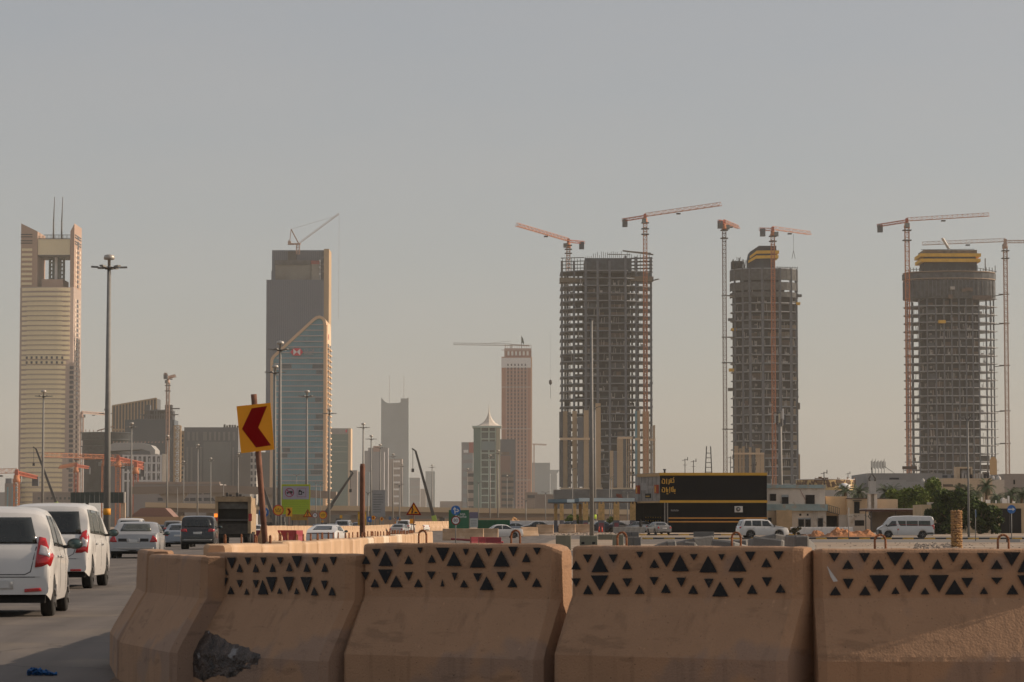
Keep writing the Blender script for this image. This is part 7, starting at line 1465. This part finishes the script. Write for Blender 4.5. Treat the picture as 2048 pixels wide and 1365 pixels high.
# the stencilled triangles, read off the photograph: (centre, base row, tip row, half width)
T2 = [(818,428,365,24),(932,447,345,40),(1070,427,365,22),(1202,427,365,22),(1340,425,360,22),(1478,420,355,24),(1620,425,355,24),(1767,425,358,24),(880,310,368,22),(1005,312,395,33),(1138,310,368,22),(1265,310,368,22),(1402,308,362,22),(1540,298,388,38),(1690,308,368,24),(1838,305,368,26),
 (815,495,552,22),(932,478,585,40),(1070,495,552,22),(1203,495,555,22),(1332,472,588,40),(1472,470,580,40),(1617,472,588,42),(1765,500,568,24),(872,607,548,22),(998,607,548,24),(1128,612,565,18),(1260,608,500,38),(1398,605,560,18),(1537,608,560,18),(1682,618,552,26),(1827,618,552,26)]
T3 = [(220,360,298,30),(380,375,265,52),(568,360,295,32),(758,350,290,30),(940,375,265,55),(1132,388,272,58),(1328,380,258,60),(1532,345,275,32),(303,240,300,30),(480,242,300,32),(663,228,272,20),(848,232,335,50),(1037,240,290,22),(1225,235,298,28),(1425,222,298,36),(1620,230,285,30),
 (215,430,490,30),(378,410,520,54),(568,430,495,32),(755,425,485,32),(945,435,495,22),(1133,440,505,32),(1330,430,495,36),(1530,428,495,34),(292,550,488,32),(467,550,462,46),(648,550,488,32),(845,545,490,14),(1022,552,495,30),(1207,572,470,52),(1418,550,480,36),(1617,548,480,36)]
T4 = [(195,362,302,32),(370,380,270,56),(568,360,300,32),(768,350,292,32),(957,373,262,56),(1162,382,270,60),(1375,375,265,60),(1587,345,285,34),(280,255,312,30),(468,255,312,30),(662,235,278,24),(856,242,340,54),(1057,252,295,26),(1260,252,295,22),(1470,235,298,36),(1677,232,290,34),
 (195,430,488,30),(368,410,512,58),(570,430,488,32),(766,420,475,30),(965,425,488,32),(1167,433,495,32),(1382,428,492,36),(1592,422,485,34),(283,543,480,33),(468,542,458,46),(660,540,480,33),(852,533,472,33),(1052,540,480,33),(1250,558,460,54),(1483,540,475,34),(1690,532,473,34)]
T5 = [(370,280,350,42),(625,280,355,42),(882,275,382,68),(1125,278,352,42),(1370,280,355,42),(1617,280,355,45),(1860,275,382,66),(2110,280,355,42),(485,412,340,44),(742,412,338,44),(990,412,335,44),(1237,412,335,42),(1483,412,338,46),(1735,412,340,46),(1985,437,300,70),(2235,412,340,44),
 (487,498,578,42),(748,470,602,76),(1000,470,602,74),(1250,468,602,76),(1487,490,568,46),(1735,487,540,44),(1990,470,600,76),(2235,498,578,42),(380,632,562,45),(630,632,558,45),(885,622,567,32),(1133,625,570,34),(1380,625,510,72),(1627,622,567,32),(1867,625,548,46),(2115,632,560,44)]
def near_barrier(label, p0, Y0, p1, Y1, zt, zm, zl, tris, zx, ox, oy, seed, loops=(.22, .78), chip=None, lump=0):
    A, B_ = Vector((XX(p0, Y0, 1150), Y0, 0)), Vector((XX(p1, Y1, 1150), Y1, 0)); d = B_-A; L = d.length; an = math.atan2(d.y, d.x)
    t = thing('barrier', label, 'concrete barrier', (A+B_)/2, an, 'tan barriers across the foreground')
    # the front face of the upper part runs through A-B, so the body sits behind it
    b = barrier_mesh(L, zt, zm, zl, seed, lump=lump, chip=chip, nx=110 if lump else 30); off = .145
    for i, v in enumerate(b.v): b.v[i] = (v[0], v[1]+off, v[2])
    o_ = b.build('block', M_bar, t); o_.data.set_sharp_from_angle(angle=R(13)); nrm = Vector((math.sin(an), -math.cos(an), 0)); u = d.normalized(); mid = (A+B_)/2
    C0 = Vector((0, 0, CAMZ))
    for (cx_, qb, qt, hw) in tris:
        pts = []
        for (a, q) in ((cx_-hw, qb), (cx_+hw, qb), (cx_, qt)):
            D = P(ox+a/zx, oy+q/zx, 100)-C0
            for it in range(2):
                z_est = zm+.2 if it == 0 else hit.z
                back = .012*max(0, min(1, (z_est-zm)/(zt-zm)))          # the face leans back a little
                pl = mid-nrm*back; k = (pl-C0).dot(nrm)/D.dot(nrm); hit = C0+D*k
            loc = hit-mid; pts.append((loc.dot(u), loc.z, back))
        xs_ = [p[0] for p in pts]
        if max(xs_) > L/2-.01: continue
        bk = pts[0][2]*.5+pts[2][2]*.5
        c_ = (sum(p[0] for p in pts)/3, sum(p[1] for p in pts)/3); m = MB(); N = 3
        pts = [(c_[0]+(p[0]-c_[0])*1.10, c_[1]+(p[1]-c_[1])*1.10, p[2]) for p in pts]
        m.prism([(p[0], p[1]) for p in pts], .004, plane='XZ', at=bk-.0145)
        m.build('painted_triangle', M_blackt, t)
    for f in loops: inst('lifting_loop', LOOP, t, (-L/2+L*f, off, zt), rnd.uniform(-.1, .1))
    return t
near_barrier('rightmost tan barrier, its lower half in raking sunlight', 1629, 22.3, 2135, 22.3, 1.097, .725, .246, T5, 4.2, 1580, 1040, 5, (.27, .76), lump=.009)
near_barrier('widest full tan barrier, second from the right, with sharp stencilled triangles', 1137, 23.4, 1599, 22.25, 1.115, .715, .25, T4, 3.657, 1100, 1040, 4, (.20, .70))
near_barrier('tan barrier with a broken corner and worn triangles, left of the widest one', 718, 24.6, 1115, 23.5, 1.13, .685, .20, T3, 4.096, 680, 1040, 3, (.28, .75), chip=(.16, .3, .05))
near_barrier('tan barrier with a dark crash hole at its foot', 402, 26.3, 698, 24.5, 1.035, .645, .136, T2, 4.096, 220, 1040, 2, ())
near_barrier('plain unstencilled tan barrier turned sharply aside, left end of the curve', 292, 28.3, 402, 25.9, 1.0, .634, .146, [], 4.096, 220, 1040, 1, ())
near_barrier('leftmost narrow seen tan barrier, dark side to the road', 272, 30.6, 292, 28.4, 1.03, .63, .16, [], 4.096, 220, 1040, 9, ())
def bar_shared(L, seed, m=M_barl, hb=.36, zt=1.1):
    b = barrier_mesh(L, zt, .68, .2, seed, nx=4, hb=hb); o = b.build('block', m); me = o.data; me.set_sharp_from_angle(angle=R(13)); bpy.data.objects.remove(o); return me
SH = [bar_shared(2.085, 20+k) for k in range(4)]+[bar_shared(2.085, 30, mat('pale_barrier', (.60,.50,.38), .88, var=.1, scale=1.5))]
def row(label, pts, L=2.1, group='', loops=0, name='barrier', meshes=SH, dz=0):
    out = []; seg = 0; P0 = Vector(pts[0]); rest = [Vector(p) for p in pts[1:]]; cur = P0
    while rest:
        d = rest[0]-cur
        if d.length < L*.6:
            rest.pop(0); continue
        u = d.normalized(); nx_ = cur+u*L; m = (cur+nx_)/2; an = math.atan2(u.y, u.x)
        t = thing(name, label, 'concrete barrier', (m.x+rnd.uniform(-.015, .015), m.y, gz(m.x, m.y)+.30*(1-sstep((m.y-25)/14))+rnd.uniform(-.012, .012)+dz), an+rnd.uniform(-.012, .012), group)
        inst('block', meshes[rnd.randrange(len(meshes)) if rnd.random() < .75 else 0], t)
        if loops and m.y < loops:
            for f in (-.55, .5): inst('lifting_loop', LOOPS, t, (f, 0, 1.1), rnd.uniform(-.6, .6))
        out.append(t); cur = nx_
    return out
r1 = row('tan barrier in the sunlit row that runs away behind the foreground barriers', [(-2.78, 27), (-2.55, 32), (-2.45, 46), (-2.5, 70), (-3.1, 107)], group='sunlit barrier row beside the near lane', loops=75)
r2 = row('tan barrier in the second sunlit row beyond the white fastback', [(-18.6, 212), (-16.4, 320), (-14.2, 425)], 3.0, 'second sunlit barrier row', meshes=[bar_shared(2.94, 41), bar_shared(2.94, 42)], dz=.25)
r3 = row('tan barrier in the farthest sunlit row left of the green hoarding', [(-14.6, 425), (-9.0, 452)], 3.0, 'farthest sunlit barrier row', meshes=[bar_shared(2.94, 43)], dz=.45)
r1[0]['label'] = 'nearest tan barrier of the sunlit row, touching the curved foreground barriers'; r1[-1]['label'] = 'last tan barrier of the near sunlit row, its full end profile showing'
r2[0]['label'] = 'first tan barrier of the second sunlit row, by the red plastic barriers'; r2[-1]['label'] = 'last barrier of the second sunlit row beside the small orange square'; r3[-1]['label'] = 'last barrier of the farthest row, touching the green hoarding'
for lb, a, Yb, an in (('tan barrier standing left before the green hoarding, end lit', 908, 262, 0), ('tan barrier before the white banner, end lit', 945, 262, 0), ('tan barrier just left of the white sedan', 975, 270, 0), ('tan barrier standing askew right of the white sedan', 1058, 320, 25), ('tan barrier before the dark car left of the piers', 1090, 345, 0), ('tan barrier between the first two piers', 1134, 350, 0), ('tan barrier left of the pier with the cones', 1165, 352, 0)):
    X_ = XX(a, Yb); t = thing('barrier', lb, 'concrete barrier', (X_, Yb, gz(X_, Yb)), R(an), 'tan barriers around the junction'); inst('block', SH[0], t)
# ---- grey barriers dumped behind the foreground row
M_gb = mat('grey_barrier', (.15,.147,.14), .9, var=.18, scale=1.2, bump=.3, bscale=15)
for lb, p0, p1, q, Yg, yaw, roll, h_, dp in (('small grey concrete block at the left end of the dumped heap', 1337, 1361, 1081, 52, 12, -6, .5, 1.0), ('low grey block second from the left in the dumped heap', 1360, 1389, 1083, 51, -8, 5, .5, 1.0), ('broad grey block tilted over the left of the dumped heap', 1389, 1441, 1073, 56, 18, -7, .55, 1.3),
  ('grey block lying low in the middle of the dumped heap', 1411, 1466, 1080, 49, -20, 6, .5, 1.1), ('narrow grey block seen through the rusty loop', 1464, 1498, 1079, 52, 6, 0, .5, 1.0), ('broad grey block sloping down right of the rusty loop', 1492, 1562, 1075, 48, -16, 7, .55, 1.2), ('topmost grey block of the heap, left of the highest pair', 1540, 1581, 1069, 54, 20, 8, .55, 1.2), ('topmost grey block of the heap nearest the gap', 1564, 1612, 1073, 45, -12, 6, .6, 1.1)):
    X0, X1, zt_ = XX(p0, Yg), XX(p1, Yg), ZZ(q, Yg); w = (X1-X0)*.88; cx_ = (X0+X1)/2
    t = thing('grey_block', lb, 'concrete block', (cx_, Yg, zt_-h_), 0, 'grey blocks dumped behind the front row'); t.rotation_euler = (R(-5), R(roll), R(yaw)); MB().box((-w/2, 0, 0), (w/2, dp, h_)).build('block', M_gb, t, bevel=.03)
    t = thing('grey_block', lb.replace('grey', 'grey lower', 1)+', underneath', 'concrete block', (cx_, Yg+.05, -.02), R(yaw/3), 'grey blocks dumped behind the front row'); MB().box((-w*.48, 0, 0), (w*.48, dp, zt_-h_-.01)).build('block', M_gb, t, bevel=.03)
t = thing('grey_block', 'upright grey block in the gap beside the rightmost tan barrier', 'concrete block', (XX(1603, 31), 31, gz(3, 31)), R(4), 'grey blocks dumped behind the front row'); MB().box((-.075, 0, 0), (.085, .7, 1.27-(1071-1054)/183-gz(3, 31))).build('block', M_gb, t, bevel=.02)
MB().box((-.08, -.004, .88), (.09, 0, .90)).build('green_strap', mat('green_strap', (.02,.30,.16), .6, var=0), t)
t = thing('grey_block', 'low grey green block in the gap beside the rightmost barrier', 'concrete block', (XX(1621, 27), 27, gz(3, 27))); MB().box((-.12, 0, 0), (.22, .8, .95)).build('block', mat('green_grey', (.17,.165,.13), .9, var=.2), t)
MB().box((-.125, -.006, .78), (.23, .0, .81)).build('green_strap', mat('green_strap', (.02,.30,.16), .6), t)
M_gg = mat('olive_block', (.20,.19,.14), .9, var=.2, scale=1, bump=.2)
for lb, a0, a1, q0, q1, Yg in (('long olive grey block at the left of the pallet row', 1112, 1142, 1071, 1092, 150), ('olive grey block with two lifting holes behind the street light', 1160, 1195, 1072, 1092, 145), ('olive grey block right of the tall street light', 1197, 1226, 1069, 1080, 160), ('dark olive block beside the rusty loop', 1226, 1247, 1070, 1092, 150), ('upper grey block of the double stack, left half', 1246, 1262, 1064, 1074, 152), ('upper grey block of the double stack, right half', 1262.4, 1278, 1064, 1074, 152), ('lower grey block of the double stack, left half', 1252, 1266, 1074.4, 1086, 151), ('lower grey block of the double stack, right half', 1266.4, 1282, 1074.4, 1086, 151), ('flat grey block lying before the black shop', 1388, 1428, 1064, 1074, 230)):
    X0, X1, zt_, zb_ = XX(a0, Yg), XX(a1, Yg), ZZ(q0, Yg), max(ZZ(q1, Yg), gz(5, Yg) if q1 > 1080 else -1)
    t = thing('concrete_block', lb, 'concrete block', ((X0+X1)/2, Yg, zb_ if q1 <= 1080 else gz(5, Yg)), 0, 'grey blocks near the filling station'); w = X1-X0; h = zt_-t.location.z
    MB().box((-w/2, 0, 0), (w/2, .9, h)).build('block', M_gg if a0 < 1246 else M_gb, t, bevel=.02)
    if 'holes' in lb:
        for x in (-.3, .25): MB().box((x-.08, -.006, h*.45), (x+.08, .01, h*.6)).build('lifting_hole', M_hole, t)
# ---- red plastic barriers
M_rp = mat('red_plastic', (.27,.02,.03), .5, var=.12, scale=1.5)
rp = MB().prism([(-.28, 0), (.28, 0), (.28, .12), (.12, .55), (.10, 1.0), (-.10, 1.0), (-.12, .55), (-.28, .12)], 1.5, plane='YZ', at=-.75); o = rp.build('shell', M_rp, bevel=.015); RP = o.data; bpy.data.objects.remove(o)
for lb, a, Yr, rz in (('red plastic barrier at the left of the far red row', 511, 222, 5), ('second red plastic barrier of the far red row', 541, 222, 3), ('third red plastic barrier of the far red row', 571, 224, 0), ('red plastic barrier turned end on, last of the far red row', 597, 218, 75), ('red plastic barrier left, before the white sedan', 955, 205, 25), ('red plastic barrier middle, before the white sedan', 972, 200, 12), ('red plastic barrier with a bright end, before the white sedan', 987, 198, 4), ('red plastic barrier under the lime board', 592, 345, 0)):
    X_ = XX(a, Yr); t = thing('plastic_barrier', lb, 'plastic barrier', (X_, Yr, gz(X_, Yr)-(.2 if a > 900 else 0)), R(rz), 'red plastic barriers'); inst('shell', RP, t).scale = (.72, 1, .74) if a > 900 else (1, 1, 1)
t = thing('felled_pole', 'red striped pole lying on the ground before the white sedan', 'pole', (XX(945, 215), 215, gz(-3, 215))); MB().bar((-1.6, 0, .35), (2.3, -2, .12), .16, n=8).build('pole', M_rp, t)
# traffic cones
for lb, a in (('left orange traffic cone at the pier foot', 1198.5), ('right orange traffic cone at the pier foot', 1204)):
    X_ = XX(a, 362); t = thing('traffic_cone', lb, 'traffic cone', (X_, 362, gz(X_, 362)+.05), 0, 'traffic cones'); MB().box((-.2, -.2, 0), (.2, .2, .05)).build('base', M_rp, t); MB().lathe([(.15, .05), (.03, .72)], n=14).build('cone', mat('cone_red', (.75,.08,.03), .5, var=0), t); MB().lathe([(.105, .3), (.075, .46)], n=14).build('stripe', M_sw, t)
# ---- crash debris: crumpled dark sheet at the barrier foot
def crumple(name, label, loc, rz, w, h, d, m, seed, lean=.25):
    nx, nz = 34, 26; vs = []; fs = []
    for j in range(nz+1):
        for i in range(nx+1):
            u, v = i/nx, j/nz; r_ = .5-abs(u-.45); e = max(0, 1-(v/(.35+1.25*max(0, min(1, 1.25-u)))))
            V = Vector((u*4+seed, v*4, 0)); zz = v*h*(.35+.75*math.sin(math.pi*min(1, .15+.8*u))**.7)*(1.05-.75*u)
            vs.append(((u-.5)*w, -d*(.5+noise.noise(V*1.3)+.5*noise.noise(V*3.1)+.3*noise.noise(V*7))*math.sin(math.pi*(.12+.8*v))+lean*v*h, max(-.01, zz+.03*noise.noise(V*3))))
    for j in range(nz):
        for i in range(nx): o = j*(nx+1)+i; fs.append((o, o+1, o+nx+2, o+nx+1))
    b = MB().add(vs, fs, 0, False); o = b.build(name, m, None, loc, normals=False); o.rotation_euler.z = rz; return tag(o, label, 'debris')
M_plas = mat('scorched_concrete_glints', (.020,.015,.013), .45, var=.6, scale=9, bump=1.0, bscale=22, col2=(.10,.07,.055), blot=((.22,.21,.21), 6, .63, .04))  # scorched black; the whitish blots paint bright glints into the colour
def scar(owner, name, poly, m, label, rings=14, depth=.016, seed=1):
    me = [c for c in kids(owner) if c.name.startswith('block')][0].data; an = owner.rotation_euler.z; MW = Matrix.Translation(owner.location) @ Matrix.Rotation(an, 4, 'Z'); MI = MW.inverted()
    bv = BVHTree.FromPolygons([v.co.copy() for v in me.vertices], [tuple(p.vertices) for p in me.polygons]); q = []
    for i in range(len(poly)):
        a, c = Vector(poly[i]), Vector(poly[(i+1) % len(poly)]); k = max(1, int((c-a).length/5)); q += [a.lerp(c, j/k) for j in range(k)]
    cen = sum(q, Vector((0, 0)))/len(q); vs = []; C0 = MI @ Vector((0, 0, CAMZ)); n = len(q)
    for r_ in range(rings+1):
        f = 1-r_/rings if r_ < rings else .001
        for p in q:
            w = cen+(p-cen)*f; w += Vector((noise.noise(Vector((p.x*.1, p.y*.1, r_)))*9, noise.noise(Vector((p.x*.13, p.y*.13, r_+50)))*7))
            D = (MI @ P(w.x, w.y, 30))-C0; h = bv.ray_cast(C0, D.normalized()); h0 = h[0] if h[0] else bv.find_nearest(C0+D*(24/30))[0]
            e = min(1, r_/2.0); vs.append(h0-D.normalized()*(.004+depth*e*(.5+noise.noise(Vector((w.x*.06, w.y*.09, seed)))+.6*noise.noise(Vector((w.x*.22, w.y*.25, seed))))))
    fs = [(r_*n+i, r_*n+(i+1) % n, (r_+1)*n+(i+1) % n, (r_+1)*n+i) for r_ in range(rings) for i in range(n)]
    o = MB().add(vs, fs, 0, False).build(name, m, owner, normals=False); o['label'] = label
b2_ = [o for o in bpy.data.objects if o.get('label', '').startswith('tan barrier with a dark crash')][0]
scar(b2_, 'crash_scar', [(378,1262),(400,1268),(418,1262),(440,1272),(458,1286),(490,1296),(521,1311),(515,1326),(488,1340),(462,1356),(438,1349),(405,1362),(382,1352),(374,1300)], M_plas, 'dark gouged crash mark')
MB_ = None
pA = P(96, 1352, 23.9); o = crumple('litter', 'crumpled blue rag lying on the road in the lower left', (XX(88, 29.0), 29.0, gz(-4.5, 29.0)+.012), 0, .30, .075, .10, mat('blue_rag', (.02,.12,.32), .6, var=.4, scale=12), 5)
t = thing('litter', 'torn white scrap stuck on the rightmost barrier', 'litter', P(1667, 1150, 22.26)); MB().prism([(-.05, .07), (.035, -.05), (0, -.055), (-.025, -.01)], .003, plane='XZ').build('scrap', mat('white_scrap', (.5,.5,.5), .6), t)
# ================================================================ A PERSON
def person(label, X, Y, z0, H=1.74, m_cl=None):
    t = thing('person', label, 'person', (X, Y, z0), R(20)); k = H/1.75
    J = {'pel': (0,0,.95), 'sp': (0,0,1.15), 'ch': (0,.01,1.36), 'nk': (0,.0,1.50), 'hd': (0,-.01,1.60), 'ht': (0,-.01,1.71), 'hl': (-.09,0,.90), 'kl': (-.11,-.02,.50), 'al': (-.11,.03,.08), 'fl': (-.12,-.12,.03), 'hr': (.09,0,.90), 'kr': (.12,-.03,.50), 'ar': (.13,.03,.08), 'fr': (.15,-.11,.03),
         'sl': (-.19,0,1.42), 'el': (-.25,.03,1.15), 'wl': (-.22,-.06,.92), 'il': (-.20,-.10,.84), 'sr': (.19,0,1.42), 'er': (.27,.02,1.16), 'wr': (.22,-.10,1.0), 'ir': (.15,-.16,.97)}
    Rr = dict(pel=.15, sp=.13, ch=.15, nk=.06, hd=.095, ht=.08, hl=.10, kl=.075, al=.05, fl=.04, hr=.10, kr=.075, ar=.05, fr=.04, sl=.07, el=.05, wl=.035, il=.035, sr=.07, er=.05, wr=.035, ir=.035)
    E = [('pel','sp'),('sp','ch'),('ch','nk'),('nk','hd'),('hd','ht'),('pel','hl'),('hl','kl'),('kl','al'),('al','fl'),('pel','hr'),('hr','kr'),('kr','ar'),('ar','fr'),('ch','sl'),('sl','el'),('el','wl'),('wl','il'),('ch','sr'),('sr','er'),('er','wr'),('wr','ir')]
    ns = list(J); me = bpy.data.meshes.new('body'); me.from_pydata([tuple(c*k for c in J[n_]) for n_ in ns], [(ns.index(a), ns.index(c)) for a, c in E], []); o = inst('body', me, t)
    md = o.modifiers.new('skin', 'SKIN'); sv = me.skin_vertices[0].data
    for i, n_ in enumerate(ns): sv[i].radius = (Rr[n_]*k, Rr[n_]*k*(.75 if n_ in ('pel','sp','ch') else 1)); sv[i].use_root = (n_ == 'pel')
    o.modifiers.new('sub', 'SUBSURF').levels = 1; o.modifiers['sub'].render_levels = 2
    me.materials.append(m_cl or mat('dark_clothes', (.015,.015,.018), .9, var=.2)); return t
person('person in dark clothes standing at the corner of the black shop', XX(1281.5, 362), 362, gz(30, 362)-.05)
